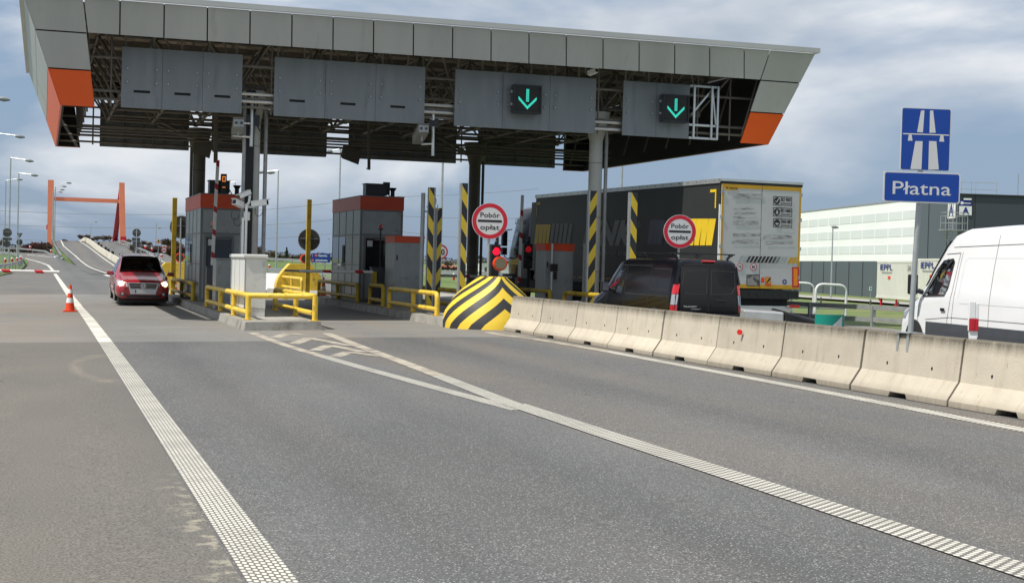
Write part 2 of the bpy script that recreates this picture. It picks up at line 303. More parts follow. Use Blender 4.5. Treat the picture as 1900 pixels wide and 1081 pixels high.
M['signblue'] = mat('sign_blue_sheeting', srgb('0a3f96'), .45, var=.04)
M['ink'] = mat('black_lettering', (0.015, 0.015, 0.016), .5)
M['signback'] = mat('sign_back_grey', (0.085, 0.088, 0.088), .6, .2, var=.15, vs=3)
M['orangelamp'] = mat('orange_lamp', srgb('c23a08'), .25, coat=.6)
M['chrome'] = mat('chrome', (0.75, 0.75, 0.76), .15, 1.0)
M['carred'] = mat('red_car_paint', (0.30, 0.008, 0.016), .3, .0, coat=.8)
M['vanblack'] = mat('black_car_paint', (0.003, 0.0035, 0.006), .2, .0, coat=.12, spec=.35)
M['vanwhite'] = mat('white_car_paint', (0.86, 0.86, 0.86), .3, coat=.8, var=.03, vs=1.2)
M['lampglass'] = mat('lamp_glass', (0.5, 0.5, 0.52), .08, .3, coat=1)
M['headlit'] = mat('lit_headlamp', (1, .9, .7), .3, emit=(1.0, .74, .36), es=9)
M['taillit'] = mat('lit_tail_lamp', srgb('b00d18'), .25, coat=1, emit=(.8, .005, .01), es=.30)
M['redled'] = mat('red_signal_light', (.5, 0, .02), .3, emit=(1.0, .004, .03), es=1.3)
M['dimred'] = mat('dim_red_lamp', (.25, 0, .01), .3, emit=(1, .01, .02), es=.18)
M['greenled'] = mat('green_arrow_leds', (.0, .3, .22), .4, emit=(.06, .95, .72), es=1.0)
M['amberled'] = mat('amber_digits', (.4, .1, 0), .4, emit=(1, .28, .03), es=.9)
M['curtain'] = mat('dark_trailer_curtain', (0.028, 0.030, 0.031), .5, var=.12, vs=.9, bump=.15, bs=3)
M['curt_y'] = mat('curtain_yellow_print', srgb('e2bf2a'), .5, var=.04)
M['curt_g'] = mat('curtain_grey_print', (0.20, 0.205, 0.21), .55)
M['curt_b'] = mat('curtain_dim_print', (0.075, 0.08, 0.105), .55)
M['doorwhite'] = mat('trailer_door_white', (0.52, 0.53, 0.51), .4, var=.05, vs=1, dirt=(0.33, 0.31, 0.27), dirt_s=1.6, dirt_r=(.58, .85))
M['smudge'] = mat('grey_smudge', (0.25, 0.25, 0.245), .6, var=.5, vs=5, stretch=(1, 1, 4), dirt=(0.5, 0.5, 0.49), dirt_s=4, dirt_r=(.4, .6))
M['alu'] = mat('aluminium_profile', (0.62, 0.63, 0.62), .35, .7, var=.08)
M['gold'] = mat('yellow_door_edge', srgb('c79a1e'), .5, var=.08)
M['orange'] = mat('orange_plastic', srgb('e0440f'), .5, var=.06)
M['whitewall'] = mat('white_warehouse_cladding', (0.86, 0.87, 0.86), .5, var=.03, vs=.2)
M['palewall'] = mat('pale_warehouse_cladding', (0.66, 0.70, 0.69), .5, var=.03, vs=.2)
M['greywall'] = mat('grey_warehouse_cladding', (0.085, 0.105, 0.12), .5, var=.05, vs=.15)
M['greywall_shade'] = mat('shaded_warehouse_cladding', (0.05, 0.06, 0.075), .5, var=.05, vs=.15)  # the grey cladding again, with the shade of the end wall put into its colour
M['pylon'] = mat('salmon_orange_pylon', (0.85, 0.26, 0.14), .5, var=.07, vs=.3)
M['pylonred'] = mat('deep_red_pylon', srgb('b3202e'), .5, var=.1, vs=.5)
M['bark'] = mat('bark', (0.10, 0.085, 0.07), .9)
M['twigs'] = mat('bare_twigs', (0.155, 0.115, 0.09), .95, var=.3, vs=.5)
M['twigs_red'] = mat('reddish_twigs', (0.135, 0.062, 0.055), .95, var=.35, vs=.5)
M['needles'] = mat('pine_needles', (0.030, 0.058, 0.022), .9, var=.4, vs=.6)
M['roofred'] = mat('red_roof_tiles', (0.33, 0.11, 0.07), .8, var=.2)
M['teal'] = mat('teal_sheeting', srgb('0b8a78'), .5, var=.04)
M['contain'] = mat('container_cream', (0.66, 0.66, 0.60), .5, var=.05, vs=.5)
M['navy'] = mat('navy_lettering', srgb('1d2f7c'), .5)
M['lampglow'] = mat('lamp_cover', (0.24, 0.26, 0.27), .5)
M['wire'] = mat('overhead_wire', (0.16, 0.18, 0.2), .7)
M['tail'] = mat('tail_lamp_red', srgb('b3101c'), .2, coat=1)
M['skin'] = mat('skin', (0.5, 0.32, 0.24), .6)
def stripe_mat(name, ca, cb, period, ux, uz, uy=0.0, duty=.5, off=0.0):
    m = bpy.data.materials.new(name); m.use_nodes = True; t = m.node_tree; L = t.links; p = t.nodes['Principled BSDF']; p.inputs['Roughness'].default_value = .5
    s = nd(t, 'ShaderNodeSeparateXYZ'); L.new(nd(t, 'ShaderNodeTexCoord').outputs['Object'], s.inputs[0])
    v = mth(t, 'ADD', mth(t, 'MULTIPLY', s.outputs[0], ux), mth(t, 'ADD', mth(t, 'MULTIPLY', s.outputs[2], uz), mth(t, 'MULTIPLY', s.outputs[1], uy)))
    k = mth(t, 'LESS_THAN', mth(t, 'FRACT', mth(t, 'ADD', mth(t, 'DIVIDE', v, period), off)), duty)
    n = nd(t, 'ShaderNodeTexNoise'); n.inputs['Scale'].default_value = 5; n.inputs['Detail'].default_value = 6
    q = nd(t, 'ShaderNodeMix'); q.data_type = 'RGBA'; L.new(k, q.inputs[0]); q.inputs[6].default_value = (*cb, 1); q.inputs[7].default_value = (*ca, 1)
    r = nd(t, 'ShaderNodeMapRange'); L.new(n.outputs[0], r.inputs[0]); r.inputs[3].default_value = .75; r.inputs[4].default_value = 1.15
    q2 = nd(t, 'ShaderNodeMix'); q2.data_type = 'RGBA'; q2.blend_type = 'MULTIPLY'; q2.inputs[0].default_value = 1; L.new(q.outputs[2], q2.inputs[6]); L.new(r.outputs[0], q2.inputs[7])
    L.new(q2.outputs[2], p.inputs['Base Color']); return m
YB = (srgb('d9bb34'), (0.022, 0.023, 0.025))
M['hazL'] = stripe_mat('hazard_stripes_falling', *YB, .46, 1.0, 0.62)
M['hazR'] = stripe_mat('hazard_stripes_rising', *YB, .46, -1.0, 0.62)
M['boomH'] = stripe_mat('boom_stripes', srgb('c8202c'), (0.78, 0.78, 0.75), 1.05, 1.0, 0.8, duty=.26)
M['boomV'] = stripe_mat('raised_boom_stripes', srgb('a81420'), (0.7, 0.7, 0.67), .72, 0.6, 1.0, duty=.25)
M['delin'] = stripe_mat('delineator_bands', srgb('d02026'), (0.7, 0.7, 0.68), 5, 0, 1.0)
# ------------------------------------------------------------------ mesh helpers
WL = {}
class MB:
    def __init__(s): s.v = []; s.f = []; s.mi = []; s.mats = []; s.sm = []; s.uv = {}
    def m(s, k):
        mt = M[k] if isinstance(k, str) else k
        if mt not in s.mats: s.mats.append(mt)
        return s.mats.index(mt)
    def add(s, vs, fs, k, smooth=False, uvs=None):
        b = len(s.v); s.v += [Vector(q) for q in vs]; i = s.m(k)
        for j, f in enumerate(fs):
            if uvs: s.uv[len(s.f)] = uvs[j]
            s.f.append([b + a for a in f]); s.mi.append(i); s.sm.append(smooth)
        return s
    def hexa(s, p, k): return s.add(p, [(0, 3, 2, 1), (4, 5, 6, 7), (0, 1, 5, 4), (1, 2, 6, 5), (2, 3, 7, 6), (3, 0, 4, 7)], k)
    def box(s, x0, x1, y0, y1, z0, z1, k):
        return s.hexa([(x0, y0, z0), (x1, y0, z0), (x1, y1, z0), (x0, y1, z0), (x0, y0, z1), (x1, y0, z1), (x1, y1, z1), (x0, y1, z1)], k)
    def obox(s, c, a, b, d, k):
        c, a, b, d = map(Vector, (c, a, b, d))
        return s.hexa([c - a - b - d, c + a - b - d, c + a + b - d, c - a + b - d, c - a - b + d, c + a - b + d, c + a + b + d, c - a + b + d], k)
    def bar(s, p, q, w, h, k, up=(0, 0, 1)):
        p, q = Vector(p), Vector(q); d = q - p; dn = d.normalized(); up = Vector(up)
        if abs(dn.dot(up)) > .98: up = Vector((0, 1, 0))
        sd = dn.cross(up).normalized(); u2 = sd.cross(dn)
        return s.obox((p + q) / 2, sd * w / 2, d / 2, u2 * h / 2, k)
    def tube(s, pts, r, k, n=8, caps=True, closed=False):
        pts = [Vector(p) for p in pts]; m = len(pts); rs = r if isinstance(r, (list, tuple)) else [r] * m
        vs = []; prev = None
        for i, p in enumerate(pts):
            if closed: t = (pts[(i + 1) % m] - pts[i - 1])
            else: t = (pts[min(i + 1, m - 1)] - pts[max(i - 1, 0)])
            t.normalize()
            if prev is None:
                a = t.cross(Vector((0, 0, 1)))
                if a.length < .05: a = t.cross(Vector((0, 1, 0)))
                a.normalize()
            else:
                a = prev - t * prev.dot(t); a.normalize()
            prev = a; b = t.cross(a)
            for j in range(n):
                an = 2 * pi * j / n; vs.append(p + (a * cos(an) + b * sin(an)) * rs[i])
        fs = []
        for i in range(m if closed else m - 1):
            i2 = (i + 1) % m
            for j in range(n): j2 = (j + 1) % n; fs.append((i * n + j, i * n + j2, i2 * n + j2, i2 * n + j))
        s.add(vs, fs, k, True)
        if caps and not closed:
            s.add(vs[:n], [tuple(range(n - 1, -1, -1))], k); s.add(vs[-n:], [tuple(range(n))], k)
        return s
    def cyl(s, p, q, r, k, n=16, r2=None):
        return s.tube([p, q], [r, r if r2 is None else r2], k, n)
    def disc(s, c, nrm, r, th, k, n=28, back=None):
        c = Vector(c); nrm = Vector(nrm).normalized(); return s.tube([c, c + nrm * th], r, k, n)
    def ring(s, c, nrm, r0, r1, k, n=32, off=0.0):
        c = Vector(c); nrm = Vector(nrm).normalized(); a = nrm.cross(Vector((0, 0, 1))).normalized(); b = nrm.cross(a)
        vs = []
        for r in (r0, r1): vs += [c + nrm * off + (a * cos(2 * pi * j / n) + b * sin(2 * pi * j / n)) * r for j in range(n)]
        return s.add(vs, [(j, (j + 1) % n, n + (j + 1) % n, n + j) for j in range(n)], k)
    def prism(s, poly, o, u, v, d, k, smooth=False):
        """poly: 2-D points placed at o + a*u + b*v, extruded by vector d"""
        o, u, v, d = map(Vector, (o, u, v, d)); n = len(poly); A = [o + u * a + v * b for a, b in poly]
        s.add(A + [p + d for p in A], [(i, (i + 1) % n, n + (i + 1) % n, n + i) for i in range(n)], k, smooth)
        s.add(A, [tuple(range(n - 1, -1, -1))], k); s.add([p + d for p in A], [tuple(range(n))], k)
        return s
    def quad(s, a, b, c, d, k): return s.add([a, b, c, d], [(0, 1, 2, 3)], k)
    def build(s, name, parent=None, bevel=0.0, world=True, angle=38, **props):
        me = bpy.data.meshes.new(name); off = Vector((0, 0, 0))
        if parent is not None and world: off = WL.get(parent.name, Vector((0, 0, 0)))
        me.from_pydata([tuple(v - off) for v in s.v], [], s.f)
        for mt in s.mats: me.materials.append(mt)
        me.polygons.foreach_set('material_index', s.mi); me.polygons.foreach_set('use_smooth', s.sm)
        if s.uv:
            ul = me.uv_layers.new(name='UVMap')
            for pi_, uvs in s.uv.items():
                for li, q in zip(me.polygons[pi_].loop_indices, uvs): ul.data[li].uv = q
        me.update()
        if any(s.sm): me.set_sharp_from_angle(angle=radians(angle))
        o = bpy.data.objects.new(name, me); COL.objects.link(o)
        if parent is not None: o.parent = parent; WL[o.name] = off
        if bevel:
            b = o.modifiers.new('edge', 'BEVEL'); b.width = bevel; b.segments = 2; b.limit_method = 'ANGLE'; b.angle_limit = radians(40)
        for a, q in props.items(): o[a] = q
        return o
def recalc(o):
    import bmesh
    b = bmesh.new(); b.from_mesh(o.data); bmesh.ops.recalc_face_normals(b, faces=b.faces); b.to_mesh(o.data); b.free(); return o
def thing(name, label, cat, loc=(0, 0, 0), rz=0.0, group=None, local=False):
    o = bpy.data.objects.new(name, None); COL.objects.link(o); o.location = loc; o.rotation_euler = (0, 0, rz)
    o.empty_display_size = .2; o['label'] = label; o['category'] = cat
    if group: o['group'] = group
    WL[o.name] = Vector((0, 0, 0)) if local else Vector(loc)
    return o
def tag(o, label, cat, group=None, kind=None):
    if label: o['label'] = label
    if cat: o['category'] = cat
    if group: o['group'] = group
    if kind: o['kind'] = kind
    return o
def struct(o, kind='structure', label=None):
    o['kind'] = kind
    if label: o['label'] = label
    return o
def dup(root, loc, label, rz=None, scale=None):
    r = root.copy(); COL.objects.link(r); r.location = loc; r['label'] = label
    if rz is not None: r.rotation_euler = (0, 0, rz)
    if scale: r.scale = (scale,) * 3
    for ch in list(root.children):
        c = ch.copy(); COL.objects.link(c); c.parent = r
        for g in list(ch.children):
            d = g.copy(); COL.objects.link(d); d.parent = c
    return r
_txt = {}
def text(mb, string, o, u, v, k, height, width=None, bold=0.0, shear=0.0, space=1.0, align='c', out=None, th=0.003):
    """letters as thin solid glyphs added to mb; o centre of the line (x) at the baseline, height = cap height"""
    key = (string, bold, shear, space)
    if key not in _txt:
        cu = bpy.data.curves.new('glyphs', 'FONT'); cu.body = string; cu.size = 1; cu.offset = bold; cu.shear = shear; cu.space_character = space; cu.resolution_u = 3
        ob = bpy.data.objects.new('glyphs', cu); me = bpy.data.meshes.new_from_object(ob)
        vs = [tuple(a.co) for a in me.vertices]; fs = [tuple(p.vertices) for p in me.polygons]
        bpy.data.objects.remove(ob); bpy.data.curves.remove(cu); bpy.data.meshes.remove(me)
        _txt[key] = (vs, fs)
    vs, fs = _txt[key]
    if not vs: return
    x0 = min(a[0] for a in vs); x1 = max(a[0] for a in vs)
    sc = height / 0.73; sx = sc if width is None else width / (x1 - x0)
    cx = (x0 + x1) / 2 if align == 'c' else (x0 if align == 'l' else x1)
    o, u, v = Vector(o), Vector(u), Vector(v); nrm = u.cross(v)
    if out is None: out = .004
    P = [o + u * ((a[0] - cx) * sx) + v * (a[1] * sc) + nrm * out for a in vs]
    mb.add(P, fs, k)
# ------------------------------------------------------------------ ground, roads
YS = [-30, -10, 0, 8, 16, 22, 27, 28, 29, 30, 31, 32, 33, 34, 35, 36, 37, 40, 45, 50, 60, 70, 80, 100, 125, 135, 145, 155, 165, 175, 185, 195, 205, 215, 225, 235, 245, 255, 265, 300, 360, 450, 700, 1200, 3500]
XS = [-1500, -400, -100, -40, -12, 0, 1.0, 1.7, 2.4, 3.1, 3.8, 4.5, 5.3, 11.1, 15, 15.6, 16.2, 16.8, 17.2, 20, 24, 28, 34, 40, 46, 52, 60, 67, 74, 81, 88, 95, 150, 300, 900, 2500]
def sheet(name, xs, ys, off, k, kind='structure', hole=None):
    mb = MB(); vs = []; nx = len(xs)
    for y in ys:
        for x in xs: vs.append((x, y, gz(x, y) + off))
    fs = []
    for j in range(len(ys) - 1):
        for i in range(nx - 1):
            fs.append((j * nx + i, j * nx + i + 1, (j + 1) * nx + i + 1, (j + 1) * nx + i))
    mb.add(vs, fs, k); o = mb.build(name); o['kind'] = kind; return o
def sub(a, lo, hi):
    r = [q for q in a if lo < q < hi]; return [lo] + r + [hi]
sheet('ground', XS, YS, -0.07, 'grass')
# tarmac: the lanes, and the paler apron at their left
sheet('road_apron', sub(XS, -12, 1.06), sub(YS, -30, 30.2), 0.0, 'apron')
sheet('road', sub(XS, 1.06, 5.3), sub(YS, -30, 30.2), 0.0, 'asphalt'); sheet('road', sub(XS, 5.3, 22.5), sub(YS, -30, 31.3), 0.0, 'asphalt')
sheet('road_slab', sub(XS, -12, 5.3), sub(YS, 30.2, 64), 0.0, 'slab')
sheet('road_slab', sub(XS, 5.3, 22.5), sub(YS, 31.3, 64), 0.0, 'slab')
# exit side: a tarmac fan whose left edge bends round the grass
def flatpoly(name, pts, off, k, kind='structure'):
    mb = MB(); vs = [(p[0], p[1], gz(p[0], p[1]) + off) for p in pts]; mb.add(vs, [tuple(range(len(vs)))], k)
    o = mb.build(name); o['kind'] = kind; return o
def G2(px, py, h=0.0):
    d = ray(px, py); t = 20.0
    while t < 1500:
        p = CAM + d * t
        if p.z <= gz(p.x, p.y) + h: return p
        t += .5
    return CAM + d * 1500
sheet('road_exit', sub(XS, -12, 11.1), sub(YS, 64, 1200), 0.0, 'asphalt')
sheet('road_exit', sub(XS, 11.1, 22.5), sub(YS, 64, 330), 0.0, 'asphalt')
# grass inside the bend of the slip road
gl = sorted([G2(x, y) for x, y in ((0, 512.5), (20, 508), (38, 501), (50, 493), (52, 487), (48, 481), (38, 476.5), (20, 473.5), (0, 472))], key=lambda p: p.y)
mb = MB()
rows = []
for i in range(len(gl) - 1):
    for j in range(6):
        t = j / 6; x, y = lerp(gl[i].x, gl[i + 1].x, t), lerp(gl[i].y, gl[i + 1].y, t); rows.append((x, y))
vs = []
for x, y in rows: vs += [(-60, y, gz(-60, y) + .04), (x - .3, y, gz(x, y) + .04), (x, y, gz(x, y) + .06)]
fs = []
for i in range(len(rows) - 1):
    for j in (0, 1): fs.append((i * 3 + j, i * 3 + j + 1, i * 3 + j + 4, i * 3 + j + 3))
mb.add(vs, fs, 'grass2'); recalc(mb.build('grass'))['kind'] = 'structure'
def line(name, pts, w, k, off=.005, uvper=1.0):
    """painted line along ground points (x, y); w width or list"""
    mb = MB(); n = len(pts); ws = w if isinstance(w, list) else [w] * n; vs = []; fs = []; uvs = []; s = 0; ss = []
    # subdivide so the line follows the ground
    P = [Vector((a[0], a[1], 0)) for a in pts]
    for i, p in enumerate(P):
        t = (P[min(i + 1, n - 1)] - P[max(i - 1, 0)]).normalized(); nr = Vector((t.y, -t.x, 0))
        if i: s += (p - P[i - 1]).length
        ss.append(s)
        for sg in (-1, 1):
            q = p + nr * sg * ws[i] / 2; z = a3 if (a3 := (pts[i][2] if len(pts[i]) > 2 else None)) is not None else gz(q.x, q.y)
            vs.append((q.x, q.y, z + off))
    for i in range(n - 1):
        fs.append((2 * i, 2 * i + 1, 2 * i + 3, 2 * i + 2)); uvs.append([(0, ss[i]), (1, ss[i]), (1, ss[i + 1]), (0, ss[i + 1])])
    mb.add(vs, fs, k, uvs=uvs); o = mb.build(name); o['kind'] = 'structure'; return o
def dens(pts, step=2.0):
    out = []
    for a, b in zip(pts[:-1], pts[1:]):
        d = math.hypot(b[0] - a[0], b[1] - a[1]); m = max(1, int(d / step))
        for i in range(m): out.append(tuple(lerp(p, q, i / m) for p, q in zip(a, b)))
    out.append(tuple(pts[-1])); return out
line('road_marking', dens([(1.22, 3), (1.20, 30.2)], 1), .27, 'dots')
line('road_marking', [(1.20, 30.2), (1.18, 40), (1.12, 50)], [.27, .27, .22], 'paint')
e1 = G(100, 505); e2 = G(92, 495)
line('road_marking', dens([(1.12, 50), (1.05, 64), (e1.x, e1.y)], 10), .25, 'dustpaint' if False else 'paint')
far_px = [(100, 504), (94, 497), (89, 492), (80, 488.5), (65, 484), (46, 479)]
FP = dens([tuple(G2(*q))[:2] for q in far_px], 8)
line('road_marking', FP, .28, 'oldwhite')
# far side of the slip road and the hatched nose
line('road_marking', dens([tuple(G2(*q))[:2] for q in ((50, 472.5), (70, 474.2), (100, 477.5), (127, 482.5), (151, 487.2))], 6), .3, 'white')
line('road_marking', dens([tuple(G2(*q))[:2] for q in ((203, 512.5), (186, 506.5), (166, 497), (156, 490), (150, 485.8))], 6), .26, 'white')
for a, b in (((112, 478), (134, 478.5)), ((128, 482), (136, 479)), ((140, 484.5), (142, 480.5))):
    line('road_marking', [tuple(G2(*a))[:2], tuple(G2(*b))[:2]], .35, 'white')
# the narrow wedge in front of the island
Lb = [tuple(G(*q))[:2] for q in ((467.6, 617), (506, 632), (550.5, 646.9), (594.8, 659.8), (668, 681), (742, 701), (816, 721.5), (889.5, 741), (963, 760.5))]
Rb = [tuple(G(*q))[:2] for q in ((606, 618.5), (668.4, 643), (742, 670), (816, 698), (889.5, 726.5), (963, 755))]
line('road_marking', dens(Lb[:4], .8), .20, 'dustpaint', .005); line('road_marking', dens(Lb[3:], .8), .22, 'bars', .005)
line('road_marking', dens(Rb[:4], .8), .23, 'dustpaint', .007); line('road_marking', dens(Rb[3:], .8), .25, 'bars', .007)
line('road_marking', dens([(5.42, 16.9), (5.40, 12), (5.40, 3)], 1), .29, 'bars', .009)
Re = [tuple(G(*q))[:2] for q in ((905, 616), (925, 620.5), (1000, 630), (1120, 650.5), (1250, 675), (1380, 699), (1500, 721.5), (1700, 759.5), (1900, 798), (2100, 836))]
line('road_marking', dens(Re[:4], 1), .23, 'dustpaint', .005); line('road_marking', dens(Re[3:], 1), .24, 'bars_fine', .005)
mb = MB()
for (a, b, c) in (((508, 627), (536, 618), (566, 622)), ((545, 638), (574, 627), (648, 641)), ((584, 650), (612, 640.5), (676, 653)), ((620, 661.5), (648, 653), (706, 661))):
    A, B, C_ = (G(*q) for q in (a, b, c))
    for p, q in ((A, B), (B, C_)):
        dd = (q - p).normalized(); w = Vector((-dd.y, dd.x, 0)) * .12; h_ = Vector((0, 0, .004 if q is B else .0055))
        mb.add([p - w + h_, q - w + h_, q + w + h_, p + w + h_], [(0, 1, 2, 3)], 'dustpaint')
recalc(mb.build('road_marking'))['kind'] = 'structure'
# sand spilled along the left line
mb = MB()
rs = random.Random(3)
for (x, y, w, l) in ((0.55, 17.5, .5, 2.6), (.95, 9.3, .16, 1.6), (.86, 10.6, .12, 1.3), (1.02, 8.1, .13, .9)):
    pts = []
    for j in range(22):
        a = 2 * pi * j / 22; q = rs.uniform(.55, 1.1); pts.append((x + cos(a) * w * q, y + sin(a) * l * q))
mats_sand = None
# ------------------------------------------------------------------ overpass at the far left
def zo(Y): return 4.1 * sstep(185, 345, Y) if Y < 345 else 4.1 - (Y - 345) * .012
def GO(x, y):
    d = ray(x, y); Y = 60.0
    while Y < 420:
        p = CAM + d * (Y / d.y)
        if p.z <= zo(Y) + gz(p.x, p.y): return p
        Y += .5
    p = CAM + d * (350 / d.y); return p
def road_rows(L, R):
    a = [GO(*q) for q in L]; b = [GO(*q) for q in R]; return a, b
def ribbon(name, L, R, k, dz, parent=None):
    mb = MB(); n = len(L); vs = []
    for p, q in zip(L, R): vs += [p + Vector((0, 0, dz)), q + Vector((0, 0, dz))]
    mb.add(vs, [(2 * i, 2 * i + 1, 2 * i + 3, 2 * i + 2) for i in range(n - 1)], k)
    o = recalc(mb.build(name)); o['kind'] = 'structure'; return o
def onpx(pts, Y):
    """x where the polyline drawn on the overpass surface meets distance Y"""
    P = pts
    if Y <= P[0].y:
        a, b = P[0], P[1]
    elif Y >= P[-1].y: a, b = P[-2], P[-1]
    else:
        for a, b in zip(P[:-1], P[1:]):
            if a.y <= Y <= b.y: break
    t = (Y - a.y) / max(1e-6, b.y - a.y); return lerp(a.x, b.x, max(-.3, min(1.6, t)))
def mono(px):
    q = []
    for i in range(len(px) - 1):
        p0, p1, p2, p3 = px[max(i - 1, 0)], px[i], px[i + 1], px[min(i + 2, len(px) - 1)]
        for j in range(6):
            t = j / 6; q.append(tuple(.5 * (2 * p1[k] + (p2[k] - p0[k]) * t + (2 * p0[k] - 5 * p1[k] + 4 * p2[k] - p3[k]) * t * t + (3 * p1[k] - p0[k] - 3 * p2[k] + p3[k]) * t ** 3) for k in (0, 1)))
    px = q + [px[-1]]
    P = [GO(*q) for q in px]; out = [P[0]]
    for p in P[1:]:
        if p.y > out[-1].y + 3: out.append(p)
    return out
LL = mono([(196, 509), (170, 499), (152, 487), (140, 476), (128, 466), (119, 456)])
LR = mono([(236, 513), (214, 496), (190, 479), (172, 465), (158, 455), (150, 450)])
BL = mono([(250, 512), (225, 493), (200, 477), (180, 463), (168, 453), (158, 447.5)])
RL = mono([(300, 512), (270, 497), (245, 481), (225, 467), (200, 455)])
RR = mono([(345, 512), (318, 495), (285, 475), (258, 462), (224, 452)])
OY = list(range(120, 352, 8)) + [380, 430]
def row(pts, dx=0): return [Vector((onpx(pts, min(Y, 345)) + dx, Y, zo(Y) + .03 + K * (onpx(pts, min(Y, 345)) + dx))) for Y in OY]
A = row(LL, -1.2); B = row(LR, 1.6); Cc = row(BL); D_ = row(RL, 0); E_ = row(RR, 2.5)
ribbon('overpass_road', A, [Vector((p.x + 3.2, p.y, p.z)) for p in Cc], 'asphalt', 0)
ribbon('overpass_road', [Vector((p.x + 3.2, p.y, p.z)) for p in Cc], E_, 'asphalt', .0)
for P, w in ((row(LL), .24), (row(LR), .24), (row(RR, -.2), .24)):
    ribbon('road_marking', [p - Vector((w / 2, 0, 0)) for p in P], [p + Vector((w / 2, 0, 0)) for p in P], 'oldwhite', .07)
# earth slopes either side
ribbon('overpass_embankment', [Vector((p.x - .1 - .35 * zo(p.y), p.y, 0)) for p in A], A, 'grass2', -.12)
ribbon('overpass_embankment', E_, [Vector((p.x + 2.0 + 2.2 * zo(p.y), p.y, 0)) for p in E_], 'grass2', -.12)
# ------------------------------------------------------------------ toll canopy
ZB, ZO, ZM, ZT, ZS = 5.49, 6.40, 7.30, 8.16, 8.30      # fascia rows: bottom, orange top, band bottom, band top, strip top
XL, XR, YF, YB_ = 0.34, 20.42, 39.70, 55.40
SLP = 0.33
def fx(side, z): return (XL - .36 * (z - ZB)) if side < 0 else (XR + .37 * (z - ZB))
def fy(side, z): return (YF - SLP * (z - ZB)) if side < 0 else (YB_ + SLP * (z - ZB))
can = thing('toll_canopy', 'wide flat toll plaza canopy with grey fascia panels and orange corner panels', 'canopy', (10.4, 47.5, 0))
def slab4(mb, a, b, c, d, n, th, k):
    n = Vector(n).normalized() * th; a, b, c, d = map(Vector, (a, b, c, d))
    mb.hexa([a, b, c, d, a + n, b + n, c + n, d + n], k)
def panel_front(mb, side, x0a, x1a, z0, x0b, x1b, z1, k, g=.018):
    # a = bottom edge, b = top edge
    y0, y1 = fy(side, z0 + g), fy(side, z1 - g)
    nn = (0, 1, .33) if side < 0 else (0, -1, .33)
    slab4(mb, (x0a + g, y0, z0 + g), (x1a - g, y0, z0 + g), (x1b - g, y1, z1 - g), (x0b + g, y1, z1 - g), nn, .05, k)
IL = lambda z: 1.20 - .14 * (z - ZB); IR = lambda z: 19.49 + .17 * (z - ZB)
grey, orng, orngR, dark = MB(), MB(), MB(), MB()
for side in (-1, 1):
    # corner stacks
    for z0, z1, mbx, k in ((ZB, ZO, orng, 'fascia_orange'), (ZO, ZM, grey, 'fascia'), (ZM, ZT, grey, 'fascia')):
        panel_front(mbx, side, fx(-1, z0), IL(z0), z0, fx(-1, z1), IL(z1), z1, k)
        panel_front(orngR if mbx is orng else mbx, side, IR(z0), fx(1, z0), z0, IR(z1), fx(1, z1), z1, k)
    # band
    xs = [IL(ZM)] + [1.74 + (19.27 - 1.74) * i / 16 for i in range(17)] + [IR(ZM)]
    xt = [IL(ZT)] + [1.72 + (19.11 - 1.72) * i / 16 for i in range(17)] + [IR(ZT)]
    for i in range(18): panel_front(grey, side, xs[i], xs[i + 1], ZM, xt[i], xt[i + 1], ZT, 'fascia')
    # dark carcass seen in the joints
    nn = (0, 1, .33) if side < 0 else (0, -1, .33)
    def back(xa, xb, z0, xc, xd, z1):
        y0, y1 = fy(side, z0 + .03), fy(side, z1 - .03); o = .056 if side < 0 else -.056
        slab4(dark, (xa + .03, y0 + o, z0 + .03), (xb - .03, y0 + o, z0 + .03), (xd - .03, y1 + o, z1 - .03), (xc + .03, y1 + o, z1 - .03), nn, .04, 'seam')
    back(fx(-1, ZB), IL(ZB), ZB, fx(-1, ZT), IL(ZT), ZT); back(IR(ZB), fx(1, ZB), ZB, IR(ZT), fx(1, ZT), ZT)
    back(IL(ZM) + .05, IR(ZM) - .05, ZM, IL(ZT) + .05, IR(ZT) - .05, ZT)
    # side walls, full height, three rows, seven bays
    ny = 9
    for z0, z1, mbx, k in ((ZB, ZO, orng, 'fascia_orange'), (ZO, ZM, grey, 'fascia'), (ZM, ZT, grey, 'fascia')):
        g = .018
        for i in range(ny):
            def yy(z, j): return lerp(fy(-1, z), fy(1, z), j / ny)
            a = (fx(side, z0 + g), yy(z0, i) + g, z0 + g); b = (fx(side, z0 + g), yy(z0, i + 1) - g, z0 + g)
            c = (fx(side, z1 - g), yy(z1, i + 1) - g, z1 - g); d = (fx(side, z1 - g), yy(z1, i) + g, z1 - g)
            slab4(orngR if (mbx is orng and side > 0) else mbx, a, b, c, d, (-side, 0, .3), .05, k)
    o = -side * .056
    slab4(dark, (fx(side, ZB + .03) + o, YF + .08, ZB + .03), (fx(side, ZB + .03) + o, YB_ - .08, ZB + .03), (fx(side, ZT - .03) + o, fy(1, ZT) - .1, ZT - .03), (fx(side, ZT - .03) + o, fy(-1, ZT) + .1, ZT - .03), (-side, 0, .3), .05, 'seam')
recalc(grey.build('fascia_panels', can)); recalc(orng.build('orange_fascia', can)); recalc(orngR.build('orange_fascia', can)); recalc(dark.build('fascia_frame', can))
mb = MB()   # roof edge strip
e = .05
